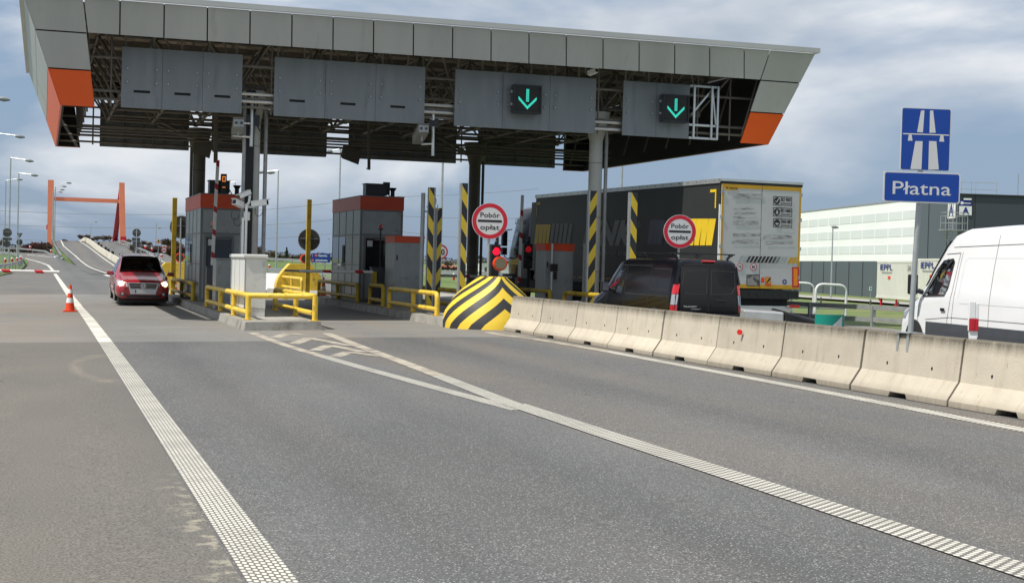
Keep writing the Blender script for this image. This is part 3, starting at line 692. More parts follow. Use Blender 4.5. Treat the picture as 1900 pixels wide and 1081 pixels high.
for (p, q, w) in (((fx(-1, ZS) - e, fy(-1, ZS) - e), (fx(1, ZS) + e, fy(-1, ZS) - e), 1), ((fx(1, ZS) + e, fy(-1, ZS) - e + .122), (fx(1, ZS) + e, fy(1, ZS) + e - .122), 1),
                  ((fx(1, ZS) + e, fy(1, ZS) + e), (fx(-1, ZS) - e, fy(1, ZS) + e), 1), ((fx(-1, ZS) - e, fy(1, ZS) + e - .122), (fx(-1, ZS) - e, fy(-1, ZS) - e + .122), 1)):
    p, q = Vector((*p, 0)), Vector((*q, 0)); d = (q - p).normalized(); nrm = Vector((-d.y, d.x, 0)) * .12
    mb.hexa([p + Vector((0, 0, ZT + .004)), q + Vector((0, 0, ZT + .004)), q + nrm + Vector((0, 0, ZT + .004)), p + nrm + Vector((0, 0, ZT + .004)), p + Vector((0, 0, ZS)), q + Vector((0, 0, ZS)), q + nrm + Vector((0, 0, ZS)), p + nrm + Vector((0, 0, ZS))], 'strip')
recalc(mb.build('roof_edge', can))
# trapezoidal roof sheet
mb = MB(); vs = []; nx = 168; x0, x1 = XL - .7, XR + .8; fs = []
for i in range(nx + 1):
    x = lerp(x0, x1, i / nx); z = ZT - .14 + (.06 if i % 4 < 2 else 0)
    vs += [(x, fy(-1, ZT) + .15, z), (x, fy(1, ZT) - .15, z)]
mb.add(vs, [(2 * i, 2 * i + 2, 2 * i + 3, 2 * i + 1) for i in range(nx)], 'deck')
for i in range(7):
    y = lerp(YF + 1, YB_ - 1, i / 6); mb.box(x0 + .3, x1 - .3, y - .05, y + .05, ZT - .30, ZT - .142, 'steel')
mb.build('roof_deck', can)
# space frame: top chord grid, bottom chord grid, diagonals
mb = MB(); n_x, n_y = 12, 7
X0, X1, Y0, Y1 = 1.3, 19.5, YF + .35, YB_ - .35
tx = [lerp(X0, X1, i / n_x) for i in range(n_x + 1)]; ty = [lerp(Y0, Y1, i / n_y) for i in range(n_y + 1)]
bx = [(tx[i] + tx[i + 1]) / 2 for i in range(n_x)]; by = [(ty[i] + ty[i + 1]) / 2 for i in range(n_y)]
zt, zb = 7.72, 6.42
def strut(a, b, r=.038): mb.tube([a, b], r, 'steel', 6, False)
for y in ty: strut((X0, y, zt), (X1, y, zt), .045)
for x in tx: strut((x, Y0, zt), (x, Y1, zt), .04)
for y in by: strut((bx[0], y, zb), (bx[-1], y, zb), .05)
for x in bx: strut((x, by[0], zb), (x, by[-1], zb), .045)
for i, x in enumerate(bx):
    for j, y in enumerate(by):
        for a in (0, 1):
            for b in (0, 1): strut((x, y, zb), (tx[i + a], ty[j + b], zt), .033)
        mb.obox((x, y, zb), (.07, 0, 0), (0, .07, 0), (0, 0, .07), 'steel')
# lower bracing down to the column heads and the hanging bars of the lane signs
for x in (5.46, 15.5):
    for y in (41.1, 54.0):
        for dx in (-1.6, 1.6):
            for dy in (-.5, 1.1): strut((x, y, 5.75), (x + dx, y + dy, zb), .06)
for s, yv in ((-1, 40.36), (1, 55.1)):
    for z in (5.72, 5.95, 6.25, 6.6, 6.95) if s > 0 else (6.02, 5.80, 6.9):
        strut((fx(-1, z) + .2, yv, z), (fx(1, z) - .2, yv, z), .04)
    for x in [1.6 + 1.05 * i for i in range(18)]: strut((x, yv, 5.62), (x, yv, zt), .028)
for z in (5.78, 6.0):
    for y in (51.5, 53.0): strut((1.0, y, z), (20, y, z), .035)
for i in range(9): strut((1.1, lerp(Y0, Y1, i / 8), 5.75), (1.1 - .15, lerp(Y0, Y1, i / 8), 7.9), .03); strut((19.7, lerp(Y0, Y1, i / 8), 5.75), (20.3, lerp(Y0, Y1, i / 8), 7.9), .03)
mb.build('space_frame', can)
for z in (6.14, 5.94):
    for a, b, dz in ((4.95, 5.88, 0), (9.98, 10.9, 0), (15.05, 16.0, -.2)): mb = MB(); mb.tube([(a, 40.28, z + dz), (b, 40.28, z + dz)], .045, 'alu', 8); mb.build('tie_rail', can)
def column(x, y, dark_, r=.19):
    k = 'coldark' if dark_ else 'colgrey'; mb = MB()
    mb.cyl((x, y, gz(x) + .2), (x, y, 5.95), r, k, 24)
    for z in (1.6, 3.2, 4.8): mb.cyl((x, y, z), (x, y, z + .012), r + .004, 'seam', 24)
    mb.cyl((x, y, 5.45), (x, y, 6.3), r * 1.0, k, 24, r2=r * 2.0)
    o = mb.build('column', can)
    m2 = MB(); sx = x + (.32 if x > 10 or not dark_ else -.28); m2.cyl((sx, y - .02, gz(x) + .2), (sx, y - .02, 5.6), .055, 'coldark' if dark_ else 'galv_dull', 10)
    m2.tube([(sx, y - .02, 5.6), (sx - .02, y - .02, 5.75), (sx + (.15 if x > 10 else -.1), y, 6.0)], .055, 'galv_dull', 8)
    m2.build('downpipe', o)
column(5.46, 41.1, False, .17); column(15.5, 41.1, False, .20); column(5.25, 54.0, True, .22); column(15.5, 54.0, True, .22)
# ------------------------------------------------------------------ lane sign panels hung in the canopy openings
def lane_panel(x0, x1, y, front, label, nseam, frame_to=None, slots=True, bolts=True):
    n = nseam; c = ((x0 + x1) / 2, y, 5.585)
    t = thing('lane_sign_panel', label, 'sign panel', c, group='blank lane sign panels hung in the canopy openings')
    w = (x1 - x0) / n; mb = MB(); k = 'gantry'
    for i in range(n):
        a, b = x0 + w * i + .004, x0 + w * (i + 1) - .004
        if slots and front:
            s0, s1, q0, q1 = a + w * .30, a + w * .30 + .42, 5.98, 6.05
            mb.box(a, b, y, y + .06, 5.585, q0, k); mb.box(a, b, y, y + .06, q1, 7.16, k); mb.box(a, s0, y, y + .06, q0, q1, k); mb.box(s1, b, y, y + .06, q0, q1, k)
        else: mb.box(a, b, y, y + .06, 5.585, 7.16, k)
    mb.build('board', t)
    mb = MB(); yb = y + .062
    mb.box(x0 + .02, x1 - .02, yb, yb + .02, 5.62, 7.12, 'gantry_back')
    for i in range(int((x1 - x0) / .72) + 1):
        xx = x0 + .1 + i * .72
        if xx < x1: mb.box(xx - .025, xx + .025, yb - .12 if not front else yb + .02, yb - .066 if not front else yb + .08, 5.60, 7.5, 'steel')
    if frame_to:
        for z in (5.62, 6.0, 7.14): mb.box(x1 + .004, frame_to, y + .0, y + .06, z - .03, z + .03, 'alu')
        for xx in (x1 + .14, frame_to - .22, frame_to - .03): mb.box(xx - .03, xx + .03, y - .04, y + .002, 5.59, 7.17, 'alu')
        mb.bar((x1 + .1, y + .1, 6.3), (frame_to - .2, y + .1, 7.05), .05, .05, 'alu'); mb.bar((frame_to - .06, y + .02, 6.0), (frame_to - .2, y + .02, 7.1), .04, .04, 'alu')
    mb.build('backing_frame', t)
    if front and bolts:
        for i in range(n):
            a = x0 + w * i
            for xx in (a + .15, a + w - .15):
                for zz in (6.25, 6.60): mb = MB(); mb.cyl((xx, y - .045, zz), (xx, y + .002, zz), .022, 'galv', 8); mb.box(xx - .03, xx + .03, y - .012, y - .001, zz - .05, zz + .04, 'gantry'); mb.build('bolt', t)
    return t
YP = 40.1
lane_panel(1.85, 4.98, YP, True, 'blue grey sign panel over the red car lane, leftmost on the canopy front', 3)
lane_panel(5.83, 10.01, YP, True, 'blue grey sign panel with three narrow slots over the second lane', 3)
lane_panel(10.87, 15.08, YP, True, 'blue grey sign panel behind the green arrow above the striped nose lane', 3, slots=False)
lane_panel(15.92, 18.02, YP, True, 'short blue grey sign panel with open metal frame at the right end', 2, 18.95, slots=False)
for (a, b, d) in ((1.84, 4.99, 'dark back of the sign panel at the far canopy edge, leftmost of four'), (5.83, 10.05, 'dark back of the far sign panel behind the cabinet column'), (10.89, 15.11, 'dark back of the far sign panel above the second booth and striped posts'), (15.98, 19.15, 'dark back of the far sign panel nearest the lorry, rightmost of four')):
    t = lane_panel(a, b, 55.3, False, d, 3)
def lane_signal(x, z, y, label):
    t = thing('lane_signal', label, 'signal', (x, y, z), group='green arrow lane signals')
    mb = MB(); w, h = .41, .40
    mb.box(x - w, x + w, y, y + .24, z - h, z + h, 'dgrey'); mb.build('housing', t, bevel=.015)
    mb = MB(); mb.box(x - w + .06, x + w - .06, y - .012, y - .002, z - h + .06, z + h - .06, 'blackm')
    for a, b in ((x - w, x - w + .04), (x + w - .04, x + w)): mb.box(a, b, y - .05, y - .002, z - h, z + h, 'black')
    for a, b in ((z - h, z - h + .04), (z + h - .04, z + h)): mb.box(x - w + .042, x + w - .042, y - .05, y - .002, a, b, 'black')
    mb.build('face', t)
    mb = MB(); st = .030
    def dot(px, pz):
        mb.add([(px - .010, y - .018, pz - .010), (px + .010, y - .018, pz - .010), (px + .010, y - .018, pz + .010), (px - .010, y - .018, pz + .010)], [(0, 1, 2, 3)], 'greenled')
    for i in range(12):
        for j in (-1, 0, 1): dot(x + j * st, z + .27 - i * st)
    for s in (-1, 1):
        for i in range(12):
            for j in (0, 1, 2): dot(x + s * i * st * .78, z - .27 + i * st * .78 + j * st * 1.0)
    mb.build('arrow', t)
    mb = MB()
    for zz in (z - .15, z + .2): mb.box(x - w - .05, x - w - .002, y + .08, y + .16, zz - .03, zz + .03, 'galv')
    mb.build('hinge', t)
lane_signal(12.90, 6.41, 39.78, 'black square signal with green arrow on the long panel, left of the two')
lane_signal(17.44, 6.41, 39.78, 'black square signal with green arrow on the short right panel beside the open frame')
# ------------------------------------------------------------------ kerbed islands
def island(x0, x1, y0a, y0b, y1, label, x0b=None):
    x0b = x0 if x0b is None else x0b
    mb = MB(); N = 16; h = .20
    for i in range(N):
        ya, yb = lerp((y0a + y0b) / 2 if i else y0a, y1, i / N), lerp((y0a + y0b) / 2, y1, (i + 1) / N)
        y0l, y0r = (y0a, y0b) if i == 0 else (ya, ya)
        if i == 0: yb = lerp((y0a + y0b) / 2, y1, 1 / N)
        xa, xb = lerp(x0, x0b, i / N), lerp(x0, x0b, (i + 1) / N)
        P = []
        for (x, y) in ((xa, y0l), (x1, y0r), (x1, yb - .012), (xb, yb - .012)): P.append((x, y, gz(x) - .05))
        ins = .05
        q = []
        for (x, y, s, fr) in ((xa, y0l, 1, 1), (x1, y0r, -1, 1), (x1, yb - .012, -1, 0), (xb, yb - .012, 1, 0)): q.append((x + s * ins, y + (ins if i == 0 and fr else 0), gz(x) + h))
        mb.hexa(P + q, 'kerb')
    # paving inside
    mb.add([(x0 + .28, y0a + .35, gz(x0) + h + .004), (x1 - .28, y0b + .35, gz(x1) + h + .004), (x1 - .28, y1 - .3, gz(x1) + h + .004), (x0b + .28, y1 - .3, gz(x0b) + h + .004)], [(0, 1, 2, 3)], 'conc')
    o = recalc(mb.build('traffic_island')); tag(o, label, 'traffic island', 'kerbed islands between the toll lanes'); return o
island(4.42, 6.30, 34.25, 34.50, 68, 'grey kerbed island under the white cabinet and first booth')
island(9.58, 11.55, 35.9, 35.9, 68, 'kerbed island behind the striped nose, under the second booth', 9.75)
island(14.6, 16.45, 36.4, 36.4, 68, 'kerbed island behind the concrete barrier row and second round sign')
HI = lambda x: gz(x) + .20
# ------------------------------------------------------------------ striped concrete nose
def hump_mat():
    m = bpy.data.materials.new('chevron_paint'); m.use_nodes = True; t = m.node_tree; L = t.links; p = t.nodes['Principled BSDF']; p.inputs['Roughness'].default_value = .55
    s = nd(t, 'ShaderNodeSeparateXYZ'); uv = nd(t, 'ShaderNodeUVMap'); uv.uv_map = 'UVMap'; L.new(uv.outputs[0], s.inputs[0])
    v = mth(t, 'ADD', s.outputs[0], s.outputs[1])
    k = mth(t, 'LESS_THAN', mth(t, 'FRACT', mth(t, 'DIVIDE', mth(t, 'SUBTRACT', v, .50), .52)), .5)
    k = mth(t, 'MULTIPLY', k, mth(t, 'GREATER_THAN', v, .50))
    n = nd(t, 'ShaderNodeTexNoise'); n.inputs['Scale'].default_value = 9; n.inputs['Detail'].default_value = 9; n.inputs['Roughness'].default_value = .7
    L.new(nd(t, 'ShaderNodeTexCoord').outputs['Object'], n.inputs['Vector'])
    q = nd(t, 'ShaderNodeMix'); q.data_type = 'RGBA'; L.new(k, q.inputs[0]); q.inputs[6].default_value = (*srgb('e6c43c'), 1); q.inputs[7].default_value = (.028, .029, .031, 1)
    r = nd(t, 'ShaderNodeMapRange'); L.new(n.outputs[0], r.inputs[0]); r.inputs[1].default_value = .62; r.inputs[2].default_value = .8; r.inputs[4].default_value = .6
    q2 = nd(t, 'ShaderNodeMix'); q2.data_type = 'RGBA'; L.new(r.outputs[0], q2.inputs[0]); L.new(q.outputs[2], q2.inputs[6]); q2.inputs[7].default_value = (.2, .18, .13, 1)
    L.new(q2.outputs[2], p.inputs['Base Color'])
    b = nd(t, 'ShaderNodeBump'); b.inputs['Strength'].default_value = .3; b.inputs['Distance'].default_value = .02; L.new(n.outputs[0], b.inputs['Height']); L.new(b.outputs[0], p.inputs['Normal'])
    return m
M['hump'] = hump_mat()
def hump(cx, yf, hw, L_, h, mt, label, flip=1, top_hw=.45, grp=None, lb=2.15):
    """nose pointing to -y when flip=1"""
    t = thing('island_nose', label, 'impact nose', (cx, yf, gz(cx)), group=grp)
    NU, NV = 34, 12; cols = []
    for sg in (-1, 1):
        vs = []; uv = []
        g0 = gz(cx)
        pts = []
        for i in range(NU + 1):
            u = i / NU
            if u < .75:
                a = u / .75 * pi / 2; bxx = hw * sin(a) ** .9; byy = lb * (1 - cos(a) ** 1.15)
                txx = top_hw * sin(a) ** 1.0; tyy = .55 + (lb - .3) * (1 - cos(a) ** 1.0)
            else:
                w_ = (u - .75) / .25; bxx, txx = hw, top_hw; byy = lerp(lb, L_, w_); tyy = lerp(lb + .25, L_, w_)
            pts.append((bxx, byy, txx, tyy))
        s = 0
        for i, (bxx, byy, txx, tyy) in enumerate(pts):
            if i: s += math.hypot(bxx - pts[i - 1][0], byy - pts[i - 1][1])
            for j in range(NV + 1):
                v = j / NV; vv = v
                bulge = .21 * sin(pi * v) * min(1, u * 1)
                xx = lerp(bxx, txx, vv ** 1.25) + bulge * (bxx / hw); yy = lerp(byy, tyy, vv ** 1.25)
                z = h * v - (.05 if j == 0 else 0)
                vs.append((cx + sg * xx, yf + flip * yy, g0 + z)); uv.append((s * .76, max(0, z)))
        fs = []; uvs = []
        for i in range(NU):
            for j in range(NV):
                a = i * (NV + 1) + j; f = (a, a + NV + 1, a + NV + 2, a + 1); fs.append(f); uvs.append([uv[q] for q in f])
        cols.append((vs, fs, uvs))
    mb = MB()
    for vs, fs, uvs in cols: mb.add(vs, fs, mt, True, uvs)
    top = [cols[0][0][i * (NV + 1) + NV] for i in range(NU, -1, -1)] + [cols[1][0][i * (NV + 1) + NV] for i in range(1, NU + 1)]
    n = len(top); mb.add(top, [tuple(range(n))], 'yellow', uvs=[[(0, 0)] * n])
    bk = [cols[0][0][NU * (NV + 1) + j] for j in range(NV + 1)] + [cols[1][0][NU * (NV + 1) + j] for j in range(NV, -1, -1)]
    mb.add(bk, [tuple(range(len(bk)))], 'yellow', uvs=[[(0, 0)] * len(bk)])
    import bmesh
    o = mb.build('concrete_body', t, angle=50)
    b = bmesh.new(); b.from_mesh(o.data); bmesh.ops.remove_doubles(b, verts=b.verts, dist=1e-4); bmesh.ops.recalc_face_normals(b, faces=b.faces); b.to_mesh(o.data); b.free()
    o.data.set_sharp_from_angle(angle=radians(50))
    return t
hump(10.70, 34.15, 1.18, 1.5, 1.27, 'hump', 'black and yellow striped concrete nose between the two toll lanes', grp='concrete noses at the island ends', lb=1.2, top_hw=.30)
hump(10.7, 67.0, .98, 2.6, 1.35, 'yellow', 'plain yellow concrete nose at the far end of the second booth island', -1, grp='concrete noses at the island ends')
hump(5.4, 67.0, .95, 2.6, 1.35, 'yellow', 'plain yellow concrete nose behind the first booth, partly hidden', -1, grp='concrete noses at the island ends')
# ------------------------------------------------------------------ yellow tube railings
RT, RLOW, RR_ = .58, .17, .066
def bend(pts, r=.16, n=5):
    P = [Vector(p) for p in pts]; out = [P[0]]
    for i in range(1, len(P) - 1):
        a, b = (P[i - 1] - P[i]), (P[i + 1] - P[i]); ra = min(r, a.length * .45, b.length * .45)
        A, B = P[i] + a.normalized() * ra, P[i] + b.normalized() * ra
        for j in range(n + 1):
            t = j / n; out.append(A * (1 - t) ** 2 + P[i] * 2 * t * (1 - t) + B * t * t)
    out.append(P[-1]); return out
def railing(label, path, posts=(), k='yellow', z=None, ends=True, r=RR_, name='tube_railing', cat='railing', grp='yellow tube railings round the islands', top=RT, low=RLOW, sleeve=None):
    """path: ground points (x, y); posts: extra post positions"""
    zz = lambda p: (HI(p[0]) if z is None else z)
    t = thing(name, label, cat, (path[0][0], path[0][1], zz(path[0])), group=grp)
    tp = [(p[0], p[1], zz(p) + top) for p in path]
    full = [(path[0][0], path[0][1], zz(path[0]))] + tp + [(path[-1][0], path[-1][1], zz(path[-1]))]
    mb = MB(); mb.tube(bend(full), r, k, 12); mb.build('top_rail', t)
    mb = MB(); lw = [(p[0], p[1], zz(p) + low) for p in path]
    if len(lw) == 4:   # open front: lower tubes only along the sides
        mb.tube(lw[:2], r * .95, k, 12); mb.tube(lw[2:], r * .95, k, 12)
    else: mb.tube(bend(lw), r * .95, k, 12)
    mb.build('lower_rail', t)
    for (x, y) in list(posts) + ([path[1], path[2]] if len(path) == 4 else []):
        mb = MB(); mb.cyl((x, y, zz((x, y))), (x, y, zz((x, y)) + top), r, k, 12); mb.build('post', t)
    mb = MB()
    for (x, y) in list(posts) + list(path): mb.box(x - .12, x + .12, y - .09, y + .09, zz((x, y)) + .003, zz((x, y)) + .016, k)
    if sleeve: mb.cyl((sleeve[0] - .04, sleeve[1], sleeve[2]), (sleeve[0] + .04, sleeve[1], sleeve[2]), r + .02, k, 12)
    mb.build('base_plate', t)
    return t
railing('bright yellow tube railing wrapped round the white cabinet on the nearest island corner', [(4.62, 44.3), (4.66, 35.4), (6.14, 34.75), (6.16, 41.2)], [(4.64, 38.0), (4.63, 40.9), (6.15, 37.6)], sleeve=(5.5, 35.05, .285 + RT))
railing('dull yellow railing beside the first booth, behind the red car', [(4.68, 49.2), (4.68, 57.6)], [(4.68, 53.3)], k='yellow_dull')
railing('short yellow hoop railing in front of the second booth machine', [(9.98, 44.6), (10.0, 46.6)], k='yellow_dull', top=.62)
railing('yellow railing running from the orange topped cabinet to the striped nose', [(9.90, 43.4), (9.86, 37.6)], [(9.88, 40.3)])
railing('dull yellow railing along the left side of the second booth', [(9.92, 48.2), (9.96, 55.6)], [(9.94, 51.8)], k='yellow_dull')
railing('yellow railing behind the striped posts on the far edge of the nose island', [(11.25, 39.2), (11.3, 50)], [(11.27, 43), (11.28, 46.5)], k='yellow_dull')
railing('shaded yellow railing left of the tall cabinet behind the barrier row', [(14.82, 42.9), (14.82, 46.6)], k='yellow_dull')
railing('shaded yellow railing beside the round grey column behind the black van', [(14.82, 38.6), (14.82, 41.6)], k='yellow_dull')
railing('far yellow railing at the exit end of the second booth island', [(9.95, 59.5), (9.95, 64.5)], [(9.95, 62)])
# ------------------------------------------------------------------ booths
def booth(x0, x1, y0, y1, ztop, zor, label, pipe, disp):
    g = HI((x0 + x1) / 2); t = thing('toll_booth', label, 'toll booth', ((x0 + x1) / 2, (y0 + y1) / 2, g), group='toll booths')
    zm = lerp(g, zor, .73)        # transom line
    mb = MB(); mb.box(x0, x1, y0, y1, g + .04, zor, 'boothgrey'); mb.box(x0 - .01, x1 + .01, y0 - .01, y1 + .01, g, g + .10, 'boothframe')
    mb.build('walls', t)
    mb = MB(); mb.box(x0 - .03, x1 + .03, y0 - .03, y1 + .03, zor + .003, ztop, 'boothorange'); mb.box(x0 - .045, x1 + .045, y0 - .045, y1 + .045, ztop + .001, ztop + .03, 'boothframe'); mb.build('orange_cornice', t)
    mb = MB(); q = .012
    for (a, b) in ((x0 - q, x0 + .06), (x1 - .06, x1 + q)):
        mb.box(a, b, y0 - q, y0 + .05, g + .1, zor, 'boothframe'); mb.box(a, b, y1 - .05, y1 + q, g + .1, zor, 'boothframe')
    mb.box(x0 + .062, x1 - .062, y0 - q, y0 - .001, zm - .03, zm + .03, 'boothframe'); mb.box(x0 - q, x0 - .001, y0 + .052, y1 - .052, zm - .03, zm + .03, 'boothframe')
    mb.box(x0 - q, x0 - .001, y0 + .052, y1 - .052, lerp(g, zor, .40) - .02, lerp(g, zor, .40) + .02, 'boothframe')
    mb.box(x0 + .062, x1 - .062, y0 - q, y0 - .001, zor - .05, zor, 'boothframe')
    N = 4
    for i in range(1, N): yy = lerp(y0, y1, i / N); mb.box(x0 - q, x0 - .001, yy - .014, yy + .014, g + .1, zor, 'boothframe')
    mb.build('frame', t)
    d = MB(); dx0, dx1 = x0 + .12, x1 - .30
    dz1 = zm - .05
    d.box(dx0, dx0 + .07, y0 - .03, y0 - .002, g + .1, dz1, 'boothframe'); d.box(dx1 - .07, dx1, y0 - .03, y0 - .002, g + .1, dz1, 'boothframe'); d.box(dx0 + .072, dx1 - .072, y0 - .03, y0 - .002, dz1 - .07, dz1, 'boothframe')
    d.box(dx0 + .075, dx1 - .075, y0 - .022, y0 - .002, g + .12, g + .95, 'boothgrey'); d.box(dx0 + .072, dx1 - .072, y0 - .03, y0 - .0245, g + .95, g + 1.02, 'boothframe')
    do = d.build('door', t)
    w = MB(); w.box(dx0 + .075, dx1 - .075, y0 - .02, y0 - .002, g + 1.03, dz1 - .08, 'glass'); w.build('door_window', do)
    w = MB(); w.box(dx0 + .12, dx0 + .30, y0 - .026, y0 - .0205, dz1 - .34, dz1 - .14, 'signwhite'); w.box(dx1 - .24, dx1 - .12, y0 - .026, y0 - .0205, g + 1.10, g + 1.25, 'signblue'); w.box(dx0 + .36, dx1 - .12, y0 - .024, y0 - .0205, dz1 - .13, dz1 - .10, 'boothframe'); w.build('door_notices', do)
    h = MB(); h.tube([(dx0 + .1, y0 - .03, g + .9), (dx0 + .1, y0 - .07, g + .92), (dx0 + .1, y0 - .07, g + 1.08), (dx0 + .1, y0 - .03, g + 1.1)], .012, 'chrome', 6); h.build('handle', do)
    # windows on the lane side
    za, zb2 = lerp(g, zor, .42), zm - .05
    for i in range(4):
        a, b = lerp(y0, y1, i / 4) + .07, lerp(y0, y1, (i + 1) / 4) - .07
        w = MB(); w.box(x0 - .006, x0 - .001, a, b, za, zb2, 'skyglass' if i in (2, 3) else 'boothgrey'); f = w.build('side_window' if i in (2, 3) else 'side_panel', t)
    w = MB()
    yw = lerp(y0, y1, .62); w.box(x0 - .10, x0 - .014, yw - .35, yw + .35, za - .12, za - .04, 'alu'); w.box(x0 - .05, x0 - .014, yw - .30, yw - .24, za - .04, zb2 - .3, 'black'); w.build('service_hatch', t)
    w = MB()
    for zz in (za + .02, lerp(za, zb2, .52), zb2 - .06): w.box(x0 - .0075, x0 - .0065, lerp(y0, y1, .08), lerp(y0, y1, .42), zz, zz + .012, 'red')
    w.build('red_lines', t)
    # roof equipment
    r = MB(); a, b, c, e2 = disp; r.box(a, b, y0 + .2, y0 + .7, ztop + .06, c, 'black'); r.box(a - .03, b + .03, y0 + .17, y0 + .73, c, c + .03, 'black')
    r.box(a + .1, a + .16, y0 + .3, y0 + .36, ztop + .03, ztop + .06, 'black'); r.box(b - .16, b - .1, y0 + .3, y0 + .36, ztop + .03, ztop + .06, 'black')
    r.build('roof_display', t)
    r = MB(); r.cyl((pipe, y0 + .5, ztop + .03), (pipe, y0 + .5, ztop + .30), .07, 'black', 12); r.cyl((pipe, y0 + .5, ztop + .24), (pipe, y0 + .5, ztop + .34), .08, 'black', 12, .14); r.build('vent_pipe', t)
    return t
b1 = booth(4.83, 6.2, 48.72, 54.0, 3.76, 3.31, 'grey and orange toll booth behind the red car, beside the raised boom', 6.02, (5.1, 5.75, 4.20, 0))
b2 = booth(10.02, 11.45, 48.5, 53.4, 3.88, 3.44, 'grey and orange toll booth to the right of the second lane boom', 11.2, (10.22, 10.95, 4.30, 0))
r = MB()   # small display on a stand (booth 2) and tall display with amber digits (booth 1)
r.box(11.02, 11.24, 49.6, 49.75, 4.02, 4.44, 'black')
for sx in (-1, 1): r.bar((11.13 + sx * .07, 49.67, 4.02), (11.13 + sx * .19, 49.67, 3.92), .03, .03, 'black')
r.build('small_display', b2)
r = MB(); r.box(5.42, 5.60, 48.5, 48.68, 3.80, 4.42, 'black'); r.bar((5.6, 48.6, 4.1), (5.78, 48.6, 3.79), .03, .03, 'black')
dsp = r.build('digit_display', b1)
r = MB()
def seg7(mb, ch, x, y, z, w, h, k, th=.02):
    S = {'0': 'abcdef', '8': 'abcdefg', '-': 'g', '5': 'acdfg'}[ch]; hh = h / 2
    R = {'a': (0, w, h - th, h), 'd': (0, w, 0, th), 'g': (0, w, hh - th / 2, hh + th / 2), 'b': (w - th, w, hh, h), 'c': (w - th, w, 0, hh), 'f': (0, th, hh, h), 'e': (0, th, 0, hh)}
    for c in S:
        a, b, c0, d = R[c]; mb.box(x + a, x + b, y - .006, y - .001, z + c0, z + d, k)
seg7(r, '0', 5.46, 48.5, 4.17, .10, .17, 'amberled'); seg7(r, '-', 5.46, 48.5, 3.93, .10, .12, 'amberled')
r.build('digits', dsp)
# ------------------------------------------------------------------ concrete barrier row
BX, BL, BH = 10.86, 2.295, .83
PROF = [(-.30, 0), (-.30, .075), (-.145, .30), (-.085, BH - .02), (-.065, BH), (.065, BH), (.085, BH - .02), (.145, .30), (.30, .075), (.30, 0)]
def barrier(y0, label, tilt=0.0, dx=0.0):
    z0 = gz(BX); t = thing('concrete_barrier', label, 'concrete barrier', (BX + dx, y0, z0), rz=tilt, group='concrete barriers in the row along the right lane', local=True)
    mb = MB(); L_ = BL - .05; cuts = [0, .93, .97, 1.33, 1.37, L_]; rise = [0, 0, .065, .065, 0, 0]
    vs = []; n = len(PROF)
    for y, r in zip(cuts, rise):
        for (x, z) in PROF: vs.append((x, -y, max(z, r) if z < .01 else (max(z, r + .012) if z < .08 else z)))
    fs = []
    for i in range(len(cuts) - 1):
        for j in range(n): fs.append((i * n + j, i * n + (j + 1) % n, (i + 1) * n + (j + 1) % n, (i + 1) * n + j))
    mb.add(vs, fs, 'barrier'); mb.add(vs[:n], [tuple(range(n))], 'barrier'); mb.add(vs[-n:], [tuple(range(n - 1, -1, -1))], 'barrier')
    import bmesh
    o = mb.build('concrete_block', t, world=False)
    b = bmesh.new(); b.from_mesh(o.data); bmesh.ops.remove_doubles(b, verts=b.verts, dist=1e-4); bmesh.ops.recalc_face_normals(b, faces=b.faces); b.to_mesh(o.data); b.free()
    bv = o.modifiers.new('edge', 'BEVEL'); bv.width = .018; bv.segments = 2; bv.limit_method = 'ANGLE'; bv.angle_limit = radians(30)
    mb = MB()
    for yy in (-.62, -1.66):
        mb.disc((-.1285 + .0, yy, .42), (-1, 0, .07), .022, .004, 'blackm', 8); mb.box(-.134, -.120, yy - .012, yy + .012, .38, .42, 'blackm')
    mb.build('lifting_holes', t, world=False)
    return t
names = ['first concrete barrier of the row, touching the striped nose', 'second concrete barrier from the striped nose', 'third concrete barrier from the striped nose', 'fourth concrete barrier from the striped nose',
         'fifth concrete barrier from the striped nose, left of the one with the red reflector', 'concrete barrier with a round red reflector on its face', 'concrete barrier between the red reflector one and the one carrying the blue sign',
         'concrete barrier with the steel bracket of the blue sign post', 'concrete barrier below the red and white marker board', 'nearest concrete barrier, cut by the frame edge']
rs = random.Random(5)
for i in range(10):
    barrier(33.95 - i * BL, names[i], rs.uniform(-.003, .003), rs.uniform(-.006, .006))
# red round reflector
p = AX(1378, 616, BX - .12)
t = thing('barrier_reflector', 'small round red reflector on a stalk fixed to a concrete barrier', 'reflector', p)
mb = MB(); mb.disc((p.x - .05, p.y, p.z), (-.7, -.7, 0), .045, .015, 'redrefl', 16); mb.build('lens', t)
mb = MB(); mb.tube([(p.x - .04, p.y + .02, p.z), (p.x - .01, p.y, p.z - .04), (p.x - .005, p.y - .01, p.z - .14)], .007, 'galv', 6); mb.build('stalk', t)
# marker board on the barrier
p = AX(1805, 622, BX); zt0 = gz(BX) + BH
t = thing('marker_board', 'red and white marker board standing on the barrier before the white van', 'marker board', (BX, p.y, zt0), rz=radians(-20), local=True)
mb = MB(); mb.box(-.045, .045, -.02, .02, .0, .025, 'white'); mb.box(-.05, .055, -.012, .012, .025, .10, 'white'); mb.build('foot', t, world=False)
mb = MB(); mb.box(-.058, .018, -.03, -.02, .10, .25, 'signred'); mb.box(-.058, .018, -.03, -.02, .252, .46, 'white'); mb.box(.02, .058, -.03, .03, .10, .25, 'signred'); mb.box(.02, .058, -.03, .03, .252, .44, 'white')
mb.box(-.058, .018, -.018, .03, .10, .45, 'white'); mb.build('board', t, bevel=.006, world=False)
mb = MB(); mb.box(.0585, .060, -.02, .02, .12, .22, 'signback'); mb.box(-.02, .01, -.0325, -.0305, .12, .23, 'tail'); mb.build('reflector_foil', t, world=False)
